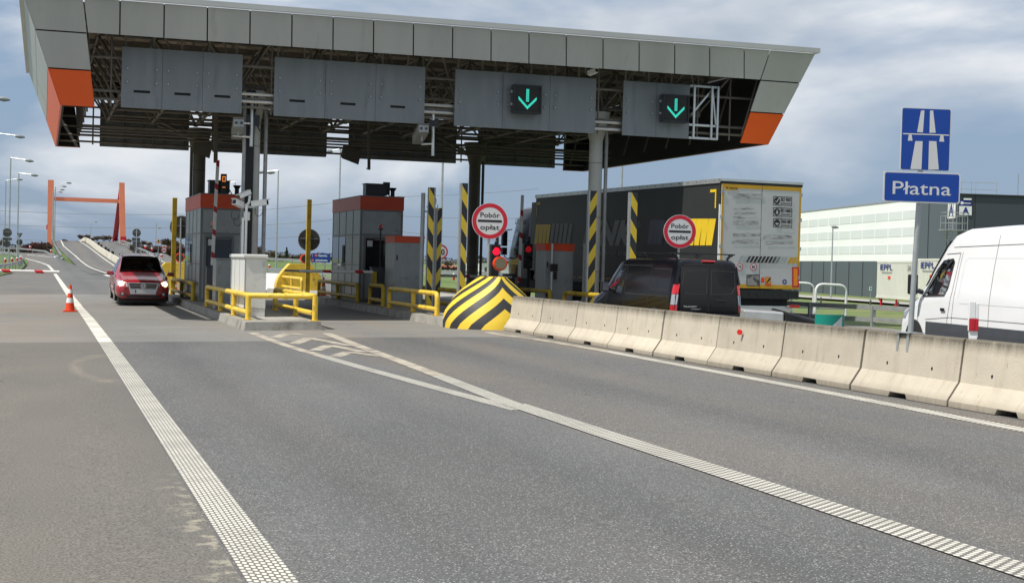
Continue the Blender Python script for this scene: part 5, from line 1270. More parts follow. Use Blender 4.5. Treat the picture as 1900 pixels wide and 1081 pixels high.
# ------------------------------------------------------------------ vehicles
def cm(p0, p1, p2, p3, t):
    return .5 * ((2 * p1) + (-p0 + p2) * t + (2 * p0 - 5 * p1 + 4 * p2 - p3) * t * t + (-p0 + 3 * p1 - 3 * p2 + p3) * t ** 3)
class Body:
    """stations: (s, zb, zm, zbelt, zroof, wb, wm, wbelt, wroof); s runs along local y"""
    def __init__(s, st, crown=.02, rr=.10): s.st = st; s.crown = crown; s.rr = rr
    def par(s, q):
        S = s.st; q = max(S[0][0], min(S[-1][0], q))
        for i in range(len(S) - 1):
            if S[i][0] <= q <= S[i + 1][0] + 1e-9: break
        a, b = S[i], S[i + 1]; t = (q - a[0]) / (b[0] - a[0]); t2 = t
        return [lerp(a[k], b[k], t2) for k in range(1, 9)]
    def ring(s, q):
        zb, zm, zt, zr, wb, wm, wt, wr = s.par(q); e = min(s.rr, (zr - zt) * .35)
        P = [(0, zb), (wb * .92, zb), (wb, zb + .05), (lerp(wb, wm, .7), lerp(zb, zm, .5)), (wm, zm), (lerp(wm, wt, .25), lerp(zm, zt, .5)), (wt, zt), (lerp(wt, wr, .5) + .012, lerp(zt, zr - e, .5)), (wr, zr - e), (wr - e * .3, zr - e * .3), (wr - e * 1.0, zr), (wr * .5, zr + s.crown * .8), (0, zr + s.crown)]
        return P
    def xat(s, q, z):
        P = s.ring(q)[2:9]
        for (a, b), (c, d) in zip(P[:-1], P[1:]):
            if b <= z <= d + 1e-9: return lerp(a, c, (z - b) / max(1e-6, d - b))
        return P[-1][0] if z > P[-1][1] else P[0][0]
    def mesh(s, mb, k, n=6, skip=None, step=.12, dens=1):
        S = s.st; qs = []
        for a, b in zip(S[:-1], S[1:]):
            m = max(1, int((b[0] - a[0]) / step)); qs += [lerp(a[0], b[0], i / m) for i in range(m)]
        qs.append(S[-1][0]); R = []
        for q in qs:
            h = s.ring(q)
            if dens > 1: h = [(lerp(u_[0], v_[0], i / dens), lerp(u_[1], v_[1], i / dens)) for u_, v_ in zip(h[:-1], h[1:]) for i in range(dens)] + [h[-1]]
            R.append([(x, q, z) for x, z in h] + [(-x, q, z) for x, z in h[-2:0:-1]])
        m = len(R[0]); vs = [p for r in R for p in r]; fs = []
        for i in range(len(R) - 1):
            for j in range(m):
                f = (i * m + j, i * m + (j + 1) % m, (i + 1) * m + (j + 1) % m, (i + 1) * m + j)
                if skip:
                    c = [sum(vs[a][t] for a in f) / 4 for t in range(3)]
                    if skip(c): continue
                fs.append(f)
        mb.add(vs, fs, k, True); mb.add(R[0], [tuple(range(m))], k, True); mb.add(R[-1], [tuple(range(m - 1, -1, -1))], k, True)
    def side(s, sg, pts, off=.008):
        return [Vector((sg * (s.xat(q, z) + off), q, z)) for q, z in pts]
    def sidepoly(s, mb, sg, pts, k, off=.008, div=4):
        # fan round the centroid, subdivided so that it follows the flank
        cx = sum(p[0] for p in pts) / len(pts); cz = sum(p[1] for p in pts) / len(pts); n = len(pts)
        rings = [[(lerp(cx, p[0], f / div), lerp(cz, p[1], f / div)) for p in pts] for f in range(1, div + 1)]
        vs = [s.side(sg, [(cx, cz)], off)[0]]
        for r in rings: vs += s.side(sg, r, off)
        fs = [(0, 1 + i, 1 + (i + 1) % n) for i in range(n)]
        for d in range(div - 1):
            for i in range(n): fs.append((1 + d * n + i, 1 + (d + 1) * n + i, 1 + (d + 1) * n + (i + 1) % n, 1 + d * n + (i + 1) % n))
        mb.add(vs, fs, k, False)
    def sideline(s, mb, sg, pts, w, k, off=.004):
        P = []
        for a, b in zip(pts[:-1], pts[1:]):
            m = max(1, int(math.hypot(b[0] - a[0], b[1] - a[1]) / .12)); P += [(lerp(a[0], b[0], i / m), lerp(a[1], b[1], i / m)) for i in range(m)]
        P.append(pts[-1])
        for a, b in zip(P[:-1], P[1:]):
            d = Vector((b[0] - a[0], b[1] - a[1])); d.normalize(); nn = Vector((-d.y, d.x)) * w / 2
            q = [(a[0] + nn.x, a[1] + nn.y), (a[0] - nn.x, a[1] - nn.y), (b[0] - nn.x, b[1] - nn.y), (b[0] + nn.x, b[1] + nn.y)]
            mb.add(s.side(sg, q, off), [(0, 1, 2, 3)], k)
    def top(s, q, f, off):
        zb, zm, zt, zr, wb, wm, wt, wr = s.par(q); zr2 = s.par(q + .03)[3]; zr1 = s.par(q - .03)[3]
        sl = (zr2 - zr1) / .06; n = Vector((0, -sl, 1)).normalized(); x = f * (wr - .02)
        return Vector((x, q, zr + s.crown * (1 - f * f) * .9)) + n * off
    def toppatch(s, mb, q0, q1, f0, f1, k, off=.008, nq=6, nf=8, f0b=None, f1b=None):
        f0b = f0 if f0b is None else f0b; f1b = f1 if f1b is None else f1b; vs = []
        for i in range(nq + 1):
            t = i / nq
            for j in range(nf + 1): vs.append(s.top(lerp(q0, q1, t), lerp(lerp(f0, f0b, t), lerp(f1, f1b, t), j / nf), off))
        mb.add(vs, [(i * (nf + 1) + j, i * (nf + 1) + j + 1, (i + 1) * (nf + 1) + j + 1, (i + 1) * (nf + 1) + j) for i in range(nq) for j in range(nf)], k, True)
def wheel(parent, x, y, r, w, sg, rim='alu', nsp=5, name='wheel'):
    mb = MB(); a = x - sg * w; prof = [(0, r * .62), (0.0, r * .93), (.03, r), (w - .03, r), (w, r * .93), (w, r * .62)]
    mb.tube([(x - sg * t, y, r) for t, _ in prof], [q for _, q in prof], 'rubber', 28, caps=False)
    mb.cyl((x - sg * .03, y, r), (x - sg * (w - .02), y, r), r * .6, 'blackm', 20); o = mb.build(name, parent, world=False)
    mb = MB(); mb.ring((x - sg * .005, y, r), (sg, 0, 0), r * .56, r * .66, rim, 28)
    for i in range(nsp):
        an = 2 * pi * i / nsp; d = Vector((0, cos(an), sin(an))); sd = Vector((0, -sin(an), cos(an)))
        c = Vector((x - sg * .012, y, r)); mb.obox(c + d * r * .32, sd * r * .08, d * r * .28, Vector((.008, 0, 0)), rim)
    mb.disc((x - sg * .015, y, r), (sg, 0, 0), r * .14, .012, rim, 12); mb.build('rim', o, world=False); return o
def arch(mb, body, sg, y, r, k, zc=None, off=.006, w=.05):
    zc = r if zc is None else zc; n = 18; P = [(y + (r + w) * cos(pi * i / n), zc + (r + w) * sin(pi * i / n)) for i in range(n + 1)]
    pts = P + [(y - r - w, .26), (y + r + w, .26)]
    body.sidepoly(mb, sg, pts, k, off)
# ---- red people carrier coming towards the camera (local y = distance behind its nose)
red = thing('red_car', 'red people carrier with lit headlamps driving out of the first lane', 'car', (3.17, 50.45, gz(3.17)), rz=radians(.3), local=True); red.scale = (1, 1, 1.03)
RB = Body([(0.00, .34, .46, .58, .64, .52, .62, .60, .50), (.06, .24, .45, .64, .74, .66, .76, .72, .60), (.22, .21, .48, .70, .82, .76, .855, .80, .66), (.55, .21, .50, .78, .90, .80, .885, .84, .70), (.95, .21, .52, .88, 1.00, .81, .893, .86, .73),
           (1.12, .21, .53, .92, 1.05, .81, .895, .865, .74), (1.45, .21, .54, .94, 1.36, .81, .895, .868, .68), (1.80, .21, .55, .96, 1.575, .81, .895, .87, .625), (2.2, .21, .55, .97, 1.63, .81, .895, .87, .62), (3.4, .21, .56, .98, 1.62, .81, .895, .87, .61),
           (4.0, .22, .57, 1.0, 1.55, .80, .89, .86, .60), (4.25, .26, .57, 1.0, 1.40, .77, .87, .84, .58), (4.38, .34, .56, .92, 1.02, .70, .80, .78, .56)], crown=.025)
M['clearglass'] = bpy.data.materials.new('clear_car_glass'); M['clearglass'].use_nodes = True
_t = M['clearglass'].node_tree; _t.nodes.clear(); _o = _t.nodes.new('ShaderNodeOutputMaterial'); _m = _t.nodes.new('ShaderNodeMixShader'); _a = _t.nodes.new('ShaderNodeBsdfTransparent'); _g = _t.nodes.new('ShaderNodeBsdfGlossy'); _fz = _t.nodes.new('ShaderNodeFresnel')
_a.inputs[0].default_value = (.86, .89, .88, 1); _g.inputs[1].default_value = .03; _fz.inputs[0].default_value = 1.5; _t.links.new(_fz.outputs[0], _m.inputs[0]); _t.links.new(_a.outputs[0], _m.inputs[1]); _t.links.new(_g.outputs[0], _m.inputs[2]); _t.links.new(_m.outputs[0], _o.inputs[0])
mb = MB(); RB.mesh(mb, 'carred', skip=lambda c: (abs(c[0]) < RB.par(c[1])[7] - .035 and 1.17 < c[1] < 1.79 and c[2] > RB.par(c[1])[3] - .05), step=.06, dens=2); mb.build('body', red, world=False)
mb = MB(); mb.box(-.80, .80, 1.0, 4.0, .35, .55, 'blackm'); mb.box(-.74, .74, 1.18, 1.5, .80, .96, 'blackm'); mb.build('cabin_floor', red, world=False)
for xx, yy in ((-.38, 2.35), (.38, 2.35), (-.42, 3.2), (0, 3.2), (.42, 3.2)):
    mb = MB(); mb.hexa([(xx - .23, yy, .5), (xx + .23, yy, .5), (xx + .23, yy + .12, .5), (xx - .23, yy + .12, .5), (xx - .21, yy + .16, 1.14), (xx + .21, yy + .16, 1.14), (xx + .21, yy + .26, 1.14), (xx - .21, yy + .26, 1.14)], 'seatgrey'); mb.box(xx - .13, xx + .13, yy + .17, yy + .26, 1.17, 1.36, 'seatgrey'); mb.build('seat', red, bevel=.03, world=False)
mb = MB(); mb.tube([Vector((.38 + .18 * cos(2 * pi * i / 20), 1.62 + .08 * sin(2 * pi * i / 20), .99 + .17 * sin(2 * pi * i / 20))) for i in range(20)], .016, 'blackm', 6, closed=True); mb.bar((.38, 1.62, .99), (.38, 1.5, .9), .05, .05, 'blackm'); mb.bar((.21, 1.62, .99), (.55, 1.62, .99), .03, .04, 'blackm'); mb.build('steering_wheel', red, world=False)
mb = MB(); RB.toppatch(mb, 1.12, 1.82, -1.0, 1.0, 'clearglass', .012, 8, 10, -.97, .97); mb.build('windscreen', red, world=False)
for sg in (-1, 1):
    mb = MB()
    RB.sidepoly(mb, sg, [(1.50, 1.02), (2.30, 1.03), (2.30, 1.50), (1.95, 1.48)], 'glass'); RB.sidepoly(mb, sg, [(2.38, 1.03), (3.25, 1.04), (3.25, 1.50), (2.38, 1.50)], 'glass'); RB.sidepoly(mb, sg, [(3.33, 1.05), (3.95, 1.08), (3.85, 1.44), (3.33, 1.50)], 'glass')
    mb.build('side_windows', red, world=False)
    mb = MB()
    for y in (.88, 3.55): arch(mb, RB, sg, y, .325, 'blackm')
    mb.build('wheel_arches', red, world=False)
    for y in (.88, 3.55): wheel(red, sg * .895, y, .325, .20, sg)
    # headlamp
    mb = MB(); mb.hexa([(sg * .49, -.03, .60), (sg * .83, .20, .62), (sg * .80, .45, .62), (sg * .49, .20, .60), (sg * .53, .04, .745), (sg * .845, .30, .83), (sg * .80, .50, .83), (sg * .53, .24, .745)], 'lampglass'); hl = recalc(mb.build('headlamp', red, bevel=.01, world=False))
    mb = MB(); mb.disc((sg * .70, .09, .70), (sg * .15, -1, .1), .082, .03, 'headlit', 18); mb.build('lit_reflector', hl, world=False)
    mb = MB(); mb.disc((sg * .66, .03, .385), (0, -1, 0), .045, .03, 'lampglass', 14); mb.ring((sg * .66, .0, .385), (0, -1, 0), .045, .065, 'blackm', 18); mb.build('fog_lamp', red, world=False)
    mb = MB(); c = Vector((sg * 1.0, 1.32, 1.02)); mb.obox(c, (.11, .02 * sg, 0), (0, .05, 0), (0, 0, .065), 'carred' if sg < 0 else 'carred'); mb.bar((sg * .87, 1.36, .98), (sg * .92, 1.34, 1.0), .06, .05, 'black'); mi = mb.build('door_mirror', red, bevel=.03, world=False)
    mb = MB(); mb.tube([(sg * .60, 1.90, 1.60), (sg * .61, 2.05, 1.70), (sg * .61, 3.3, 1.69), (sg * .60, 3.45, 1.62)], .026, 'alu', 8); mb.build('roof_rail', red, world=False)
    mb = MB(); RB.sideline(mb, sg, [(1.35, .3), (1.40, 1.0)], .012, 'seam'); RB.sideline(mb, sg, [(2.34, .3), (2.34, 1.5)], .012, 'seam'); RB.sideline(mb, sg, [(1.4, .86), (2.3, .88)], .02, 'seam'); mb.build('door_gaps', red, world=False)
mb = MB()  # grille and silver surround, plate
mb.prism([(-.50, .745), (-.47, .60), (-.40, .375), (.40, .375), (.47, .60), (.50, .745)], (0, -.035, 0), (1, 0, 0), (0, 0, 1), (0, .12, 0), 'alu'); mb.build('grille_surround', red, bevel=.012, world=False)
mb = MB(); mb.prism([(-.455, .72), (-.405, .555), (.405, .555), (.455, .72)], (0, -.05, 0), (1, 0, 0), (0, 0, 1), (0, .014, 0), 'blackm')
for i in range(3): w_ = .41 + i * .014; mb.box(-w_, w_, -.057, -.0505, .588 + i * .044, .594 + i * .044, 'chrome')
mb.build('grille', red, world=False)
mb = MB(); mb.disc((0, -.052, .64), (0, -1, 0), .078, .012, 'blackm', 24); mb.ring((0, -.066, .64), (0, -1, 0), .064, .080, 'chrome', 28, .001)
for p_, q_ in (((-.038, .690), (-.015, .642)), ((-.015, .642), (0, .667)), ((0, .667), (.015, .642)), ((.015, .642), (.038, .690)), ((-.054, .672), (-.028, .584)), ((-.028, .584), (0, .634)), ((0, .634), (.028, .584)), ((.028, .584), (.054, .672))):
    mb.bar((p_[0], -.069, p_[1]), (q_[0], -.069, q_[1]), .004, .012, 'chrome', up=(1, 0, 0))
mb.build('emblem', red, world=False)
mb = MB(); mb.box(-.26, .26, -.055, -.036, .41, .52, 'signwhite'); mb.box(-.26, -.225, -.058, -.0555, .412, .518, 'signblue'); mb.build('number_plate', red, world=False)
mb = MB(); mb.prism([(-.56, .345), (-.50, .255), (.50, .255), (.56, .345)], (0, -.030, 0), (1, 0, 0), (0, 0, 1), (0, .08, 0), 'blackm'); mb.build('lower_intake', red, world=False)
mb = MB(); mb.box(-.78, .78, .25, 3.9, .09, .26, 'blackm'); mb.build('underbody', red, world=False)
mb = MB(); mb.add([RB.top(.30, -.8, .004), RB.top(.30, .8, .004), RB.top(.33, .8, .004), RB.top(.33, -.8, .004)], [(0, 1, 2, 3)], 'seam'); mb.build('bonnet_gap', red, world=False)
mb = MB(); mb.tube([RB.top(1.14, -.75, .02), RB.top(1.22, -.1, .022)], .008, 'black', 6); mb.tube([RB.top(1.14, 0.0, .02), RB.top(1.2, .7, .022)], .008, 'black', 6); mb.build('wipers', red, world=False)
# ---- black van, seen from behind (local y = forward from its tail)
VS = .965
bp = AD(1249, 475, 33.0)
bv = thing('black_van', 'glossy black panel van with roof bars waiting behind the concrete barriers', 'van', (bp.x + .90, bp.y + .05, 0), rz=radians(4.0), local=True)
bv.location.z = gz(bp.x, bp.y) + .02; bv.scale = (VS,) * 3
VB = Body([(0.00, .40, .62, .98, 1.74, .78, .86, .845, .70), (.04, .30, .60, 1.0, 1.80, .84, .895, .875, .75), (.15, .26, .60, 1.02, 1.84, .85, .91, .89, .775), (1.2, .24, .60, 1.02, 1.855, .85, .915, .895, .785), (2.9, .24, .60, 1.0, 1.84, .85, .915, .89, .76),
           (3.25, .24, .60, .99, 1.77, .85, .915, .885, .72), (3.75, .24, .60, .97, 1.42, .85, .91, .875, .72), (4.05, .24, .58, .92, 1.14, .84, .905, .86, .72), (4.5, .25, .55, .84, .98, .82, .88, .82, .66), (4.72, .28, .5, .70, .80, .72, .80, .74, .58), (4.82, .36, .46, .58, .62, .5, .6, .56, .44)], crown=.02, rr=.12)
mb = MB(); VB.mesh(mb, 'vanblack'); mb.build('body', bv, world=False)
for sg in (-1, 1):
    mb = MB(); VB.sidepoly(mb, sg, [(2.72, 1.03), (3.55, 1.02), (3.42, 1.30), (3.08, 1.60), (2.72, 1.62)], 'glass'); mb.build('door_window', bv, world=False)
    mb = MB(); VB.sideline(mb, sg, [(2.62, .35), (2.62, 1.05), (2.66, 1.68), (3.1, 1.68), (3.6, 1.3)], .014, 'seam'); VB.sideline(mb, sg, [(1.3, .4), (1.3, 1.68), (2.62, 1.68)], .012, 'seam'); VB.sideline(mb, sg, [(3.65, .4), (3.62, 1.0)], .014, 'seam')
    VB.sideline(mb, sg, [(.25, .98), (2.6, .99)], .02, 'seam'); VB.sideline(mb, sg, [(.3, 1.12), (.3, 1.60), (1.2, 1.62), (1.2, 1.12), (.3, 1.12)], .012, 'seam'); mb.build('body_gaps', bv, world=False)
    mb = MB()
    for y in (.92, 3.95): arch(mb, VB, sg, y, .33, 'blackm')
    mb.build('wheel_arches', bv, world=False)
    for y in (.92, 3.95): wheel(bv, sg * .915, y, .325, .2, sg)
    mb = MB(); mb.obox((sg * 1.06, 3.42, 1.12), (.10, 0, 0), (0, .07, 0), (0, 0, .13), 'black'); mb.bar((sg * .88, 3.44, 1.05), (sg * .98, 3.43, 1.08), .07, .08, 'black'); mr_ = mb.build('door_mirror', bv, bevel=.03, world=False)
    mb = MB(); mb.box(min(sg * .98, sg * 1.14), max(sg * .98, sg * 1.14), 3.338, 3.345, 1.02, 1.22, 'chrome'); mb.build('mirror_glass', mr_, world=False)
    # tail lamp: red over clear over red, wrapping the corner
    x1 = sg * .925; x0 = sg * .80
    def lampb(z0, z1, k, nm, sl=0.0):
        mb = MB(); w0 = VB.xat(.05, z0) + .01; w1 = VB.xat(.05, z1) + .01
        mb.hexa([(sg * (w0 - .085 + sl), -.022, z0), (sg * w0, .03, z0), (sg * (w0 + .005), .17, z0), (sg * (w0 - .10), .12, z0), (sg * (w1 - .10 + .0), -.022, z1), (sg * w1, .03, z1), (sg * (w1 + .005), .17, z1), (sg * (w1 - .10), .12, z1)], k); return recalc(mb.build(nm, bv, bevel=.008, world=False))
    lampb(.62, .78, 'tail', 'tail_lamp'); lampb(.785, 1.03, 'lampglass', 'reversing_lamp'); lampb(1.035, 1.27, 'taillit', 'brake_lamp')
    mb = MB(); mb.hexa([(sg * .80, -.018, 1.275), (sg * .875, .02, 1.275), (sg * .88, .12, 1.275), (sg * .78, .1, 1.275), (sg * .715, .0, 1.70), (sg * .775, .03, 1.70), (sg * .785, .12, 1.70), (sg * .70, .1, 1.70)], 'vanblack'); recalc(mb.build('corner_trim', bv, bevel=.01, world=False))
    # roof bars feet
for y in (.32, 1.9):
    mb = MB(); mb.bar((-.86, y, 1.985), (.86, y, 1.985), .05, .03, 'black')
    for sg in (-1, 1): mb.tube([(sg * .66, y, 1.86), (sg * .72, y, 1.94), (sg * .80, y, 1.975)], .035, 'black', 8)
    mb.build('roof_bar', bv, world=False)
mb = MB(); y = -.006   # rear doors
mb.box(-.76, .76, -.03, .02, .62, 1.70, 'vanblack'); rd = mb.build('rear_doors', bv, bevel=.03, world=False)
mb = MB(); mb.box(-.006, .006, -.034, -.0305, .64, 1.68, 'seam')
for sg in (-1, 1):
    P = [(sg * .06, 1.60), (sg * .66, 1.58), (sg * .70, 1.22), (sg * .60, 1.06), (sg * .06, 1.04)]
    for a, b in zip(P, P[1:] + P[:1]): mb.bar((a[0], -.033, a[1]), (b[0], -.033, b[1]), .012, .010, 'dgrey', up=(1, 0, 0) if abs(a[0] - b[0]) < .1 else (0, 0, 1))
mb.build('door_pressings', rd, world=False)
mb = MB(); mb.box(.18, .46, -.05, -.031, .86, .93, 'blackm'); mb.box(.22, .42, -.062, -.0505, .88, .91, 'black'); mb.build('handle', rd, bevel=.01, world=False)
mb = MB(); text(mb, 'TRANSIT', (-.48, -.031, .735), (1, 0, 0), (0, 0, 1), 'alu', .040, .36, bold=.02, out=.003); text(mb, 'CONNECT', (-.33, -.031, .685), (1, 0, 0), (0, 0, 1), 'alu', .026, .26, bold=.01, out=.003); mb.build('lettering', rd, world=False)
mb = MB(); mb.disc((.52, -.04, .42), (0, -1, 0), .001, .001, 'alu', 4)
vs = [(.52 + .10 * cos(a), -.048, .42 + .042 * sin(a)) for a in [2 * pi * i / 24 for i in range(24)]]; mb.add(vs, [tuple(range(24))], 'alu'); vs = [(.52 + .085 * cos(a), -.050, .42 + .032 * sin(a)) for a in [2 * pi * i / 24 for i in range(24)]]; mb.add(vs, [tuple(range(24))], 'navy')
text(mb, 'Ford', (.52, -.050, .405), (1, 0, 0), (0, 0, 1), 'alu', .034, .12, shear=.3, out=.002); mb.build('oval_emblem', bv, world=False)
mb = MB(); mb.box(-.86, .86, -.045, .10, .28, .60, 'vanblack'); mb.build('bumper', bv, bevel=.04, world=False)
mb = MB(); mb.box(-.58, -.10, -.055, -.046, .43, .54, 'signwhite'); mb.box(-.58, -.54, -.058, -.0555, .432, .538, 'signblue'); mb.tube(bend([(-.66, -.05, .52), (-.60, -.05, .60), (-.06, -.05, .60), (.0, -.05, .52)], .05), .012, 'dgrey', 6); mb.build('number_plate', bv, world=False)
mb = MB(); mb.box(-.16, .16, -.012, .05, 1.80, 1.835, 'taillit'); mb.build('high_brake_lamp', bv, bevel=.006, world=False)
# ---- white high-roof van (local y = distance behind its nose, facing away: built along -y)
dirv = Vector((sin(radians(8.3)), cos(radians(8.3)), 0))
P0 = AD(1697, 592, 28.3 * 1330 / 1197); 
wv = thing('white_van', 'white high roof delivery van at the right edge, nose pointing left', 'van', (P0.x, P0.y, 0), rz=pi - radians(8.3), local=True)
# local +y now points backwards along the van; local x points left->... (-x is the side facing the camera after the half turn)
WV = Body([(0.0, .34, .55, .80, .95, .62, .70, .66, .56), (.06, .26, .56, .92, 1.06, .80, .86, .80, .66), (.25, .24, .58, 1.02, 1.20, .88, .95, .90, .74), (.75, .24, .60, 1.14, 1.36, .92, .985, .93, .80), (1.0, .24, .62, 1.22, 1.52, .93, .99, .95, .84),
           (1.45, .24, .64, 1.30, 2.02, .93, .99, .965, .80), (1.90, .24, .66, 1.34, 2.46, .93, .99, .97, .76), (2.25, .24, .68, 1.36, 2.68, .93, .99, .97, .75), (2.7, .24, .70, 1.36, 2.77, .93, .99, .97, .76), (4.2, .24, .70, 1.38, 2.80, .93, .99, .97, .77), (6.8, .24, .70, 1.38, 2.80, .93, .99, .97, .77), (6.92, .30, .70, 1.36, 2.72, .88, .95, .93, .74)], crown=.03, rr=.16)
# the flank facing us: +x after the turn
front_off = .98          # axle behind the nose
zg = -.05
wv.location = (P0.x - dirv.x * (-front_off) , P0.y + dirv.y * front_off, zg)
ctr = Vector((cos(radians(8.3)), -sin(radians(8.3)), 0)) * .985
wv.location.x += ctr.x; wv.location.y += ctr.y
WPOLY = [(1.24, 1.40), (1.31, 1.50), (1.66, 1.92), (1.94, 2.10), (2.41, 2.14), (2.48, 2.08), (2.41, 1.60), (2.29, 1.44), (1.75, 1.42)]
def inpoly(P, x, y):
    r = False
    for (a, b), (c, d) in zip(P, P[1:] + P[:1]):
        if (b > y) != (d > y) and x < (c - a) * (y - b) / (d - b) + a: r = not r
    return r
mb = MB(); WV.mesh(mb, 'vanwhite', skip=lambda c: abs(c[0]) > .62 and inpoly(WPOLY, c[1], c[2]), step=.03, dens=4); mb.build('body', wv, world=False)
mb = MB(); mb.box(-.9, .9, 1.1, 2.75, .55, .85, 'blackm'); mb.box(-.9, .9, 1.05, 1.55, .85, 1.32, 'blackm'); mb.box(-.93, .93, 2.80, 2.84, .6, 2.6, 'dgrey') if 0 else None; mb.build('cab_floor', wv, world=False)
for xx in (.5, -.5):
    mb = MB(); mb.hexa([(xx - .25, 2.30, .85), (xx + .25, 2.30, .85), (xx + .25, 2.46, .85), (xx - .25, 2.46, .85), (xx - .22, 2.44, 1.60), (xx + .22, 2.44, 1.60), (xx + .22, 2.56, 1.60), (xx - .22, 2.56, 1.60)], 'blackm'); mb.box(xx - .13, xx + .13, 2.40, 2.50, 1.63, 1.84, 'blackm'); mb.box(xx - .25, xx + .25, 1.9, 2.35, .86, 1.1, 'blackm'); mb.build('seat', wv, bevel=.03, world=False)
mb = MB(); mb.tube([Vector((.5 + .21 * cos(2 * pi * i / 20), 1.78 + .10 * sin(2 * pi * i / 20), 1.46 + .18 * sin(2 * pi * i / 20))) for i in range(20)], .02, 'blackm', 6, closed=True); mb.bar((.5, 1.78, 1.46), (.5, 1.5, 1.3), .05, .05, 'blackm'); mb.build('steering_wheel', wv, world=False)
wgl = M['wv_glass'] = mat('van_glass', (0.03, 0.035, 0.035), .05, spec=.8)
for sg in (-1, 1):
    mb = MB(); WV.sidepoly(mb, sg, [(1.22, 1.38), (1.30, 1.50), (1.66, 1.94), (1.93, 2.12), (2.42, 2.16), (2.50, 2.10), (2.42, 1.60), (2.30, 1.42), (1.75, 1.40)], 'clearglass', .006); wo_ = mb.build('cab_window', wv, world=False)
    mb = MB(); WV.sideline(mb, sg, [(1.72, 1.40), (1.76, 1.98)], .035, 'black', .016); WV.sideline(mb, sg, [(1.22, 1.38), (1.66, 1.93), (1.93, 2.12), (2.42, 2.16), (2.50, 2.10), (2.42, 1.60), (2.30, 1.42), (1.75, 1.40), (1.22, 1.38)], .03, 'blackm', .014); mb.build('window_rubber', wo_, world=False)
    mb = MB()
    WV.sideline(mb, sg, [(1.12, .70), (1.12, 1.34)], .014, 'seam'); WV.sideline(mb, sg, [(2.58, .34), (2.50, .9), (2.62, 1.5), (2.70, 2.28), (2.0, 2.26)], .014, 'seam')
    WV.sideline(mb, sg, [(2.78, .34), (2.70, .9), (2.80, 2.30)], .010, 'seam'); WV.sideline(mb, sg, [(4.25, .34), (4.22, 2.62)], .012, 'seam'); WV.sideline(mb, sg, [(2.3, 2.40), (6.8, 2.46)], .012, 'seam')
    WV.sideline(mb, sg, [(2.62, .98), (6.8, .99)], .010, 'seam'); WV.sideline(mb, sg, [(1.5, .90), (2.6, .98)], .010, 'seam')
    WV.sideline(mb, sg, [(3.0, 1.28), (2.92, 1.36), (2.98, 2.10), (3.06, 2.18), (6.6, 2.18)], .010, 'palewall'); WV.sideline(mb, sg, [(3.0, 1.28), (6.6, 1.28)], .012, 'palewall')
    mb.build('body_gaps', wv, world=False)
    mb = MB()
    P = [(1.50, .26), (6.85, .26), (6.85, .56), (1.50, .56)]
    for i in range(40):
        a = lerp(1.55, 6.85, i / 40); b = lerp(1.55, 6.85, (i + 1) / 40)
        for z0, z1 in ((.30, .45), (.45, .58), (.58, .70), (.70, .86)): mb.add(WV.side(sg, [(a, z0), (b, z0), (b, z1), (a, z1)], .016), [(0, 1, 2, 3)], 'dgrey')
    mb.build('sill_moulding', wv, world=False)
    mb = MB(); arch(mb, WV, sg, front_off, .36, 'blackm', .38, .012, .14); arch(mb, WV, sg, 5.75, .36, 'blackm', .38, .012, .14); mb.build('wheel_arches', wv, world=False)
    for y in (front_off, 5.75): wheel(wv, sg * .985, y, .345, .24, sg, 'galv', 6)
    mb = MB(); WV.sidepoly(mb, sg, [(2.22, 1.10), (2.42, 1.10), (2.42, 1.16), (2.22, 1.16)], 'black', .03); mb.build('door_handle', wv, world=False)
    mb = MB(); mb.obox((sg * 1.16, 1.22, 1.62), (.10, 0, 0), (0, .06, 0), (0, 0, .21), 'black'); mb.bar((sg * .96, 1.32, 1.45), (sg * 1.08, 1.25, 1.5), .08, .10, 'black'); mb.build('door_mirror', wv, bevel=.03, world=False)
    mb = MB(); WV.sidepoly(mb, sg, [(.12, .78), (.42, .90), (.60, 1.12), (.22, 1.02)], 'lampglass', .012); mb.build('headlamp', wv, world=False)
    mb = MB(); WV.sidepoly(mb, sg, [(2.56, .42), (2.68, .42), (2.68, .47), (2.56, .47)], 'orangelamp', .022); mb.build('side_marker', wv, world=False)
mb = MB(); WV.toppatch(mb, 1.05, 2.0, -.97, .97, 'glass', .012); mb.build('windscreen', wv, world=False)
mb = MB(); mb.box(-.80, .80, -.02, .10, .30, .62, 'dgrey'); mb.build('front_bumper', wv, bevel=.04, world=False)
mb = MB(); x_ = WV.xat(2.0, .8) + .014
text(mb, 'INSTAL-', (x_, 1.86, .76), (0, 1, 0), (0, 0, 1), 'galv_dull', .075, .44, bold=.02, out=0); text(mb, 'KA', (x_, 2.20, .76), (0, 1, 0), (0, 0, 1), 'signblue', .075, .17, bold=.03, out=0); mb.build('lettering', wv, world=False)
# ---- lorry (local: x right, y forward, origin under the rear left corner)
TL = AD(1338, 331, 40.5); TW, TLN, TH_ = 2.56, 13.45, TL.z - .26
hd = radians(3.6)
gT = TL.z - 4.0
lor = thing('lorry', 'dark curtain sided lorry with yellow stripes and white rear doors', 'lorry', (TL.x, TL.y, gT), rz=hd, local=True)
Mi = (Matrix.Translation((TL.x, TL.y, gT)) @ Matrix.Rotation(hd, 4, 'Z')).inverted()
def onside(px, py):      # pixel -> local point on the left flank
    o = Mi @ CAM; d = (Mi @ (CAM + ray(px, py))) - o; return o + d * (-o.x / d.x)
def onrear(px, py):
    o = Mi @ CAM; d = (Mi @ (CAM + ray(px, py))) - o; return o + d * (-o.y / d.y)
mb = MB(); mb.box(.004, TW - .004, .05, TLN, 1.0, 3.92, 'curtain'); mb.build('curtain_body', lor, world=False)
mb = MB(); mb.box(-.03, .05, .0, TLN + .02, 3.88, 4.0, 'alu'); mb.box(TW - .05, TW + .03, .0, TLN + .02, 3.88, 4.0, 'alu'); mb.box(.052, TW - .052, .0, TLN, 3.93, 3.985, 'alu')
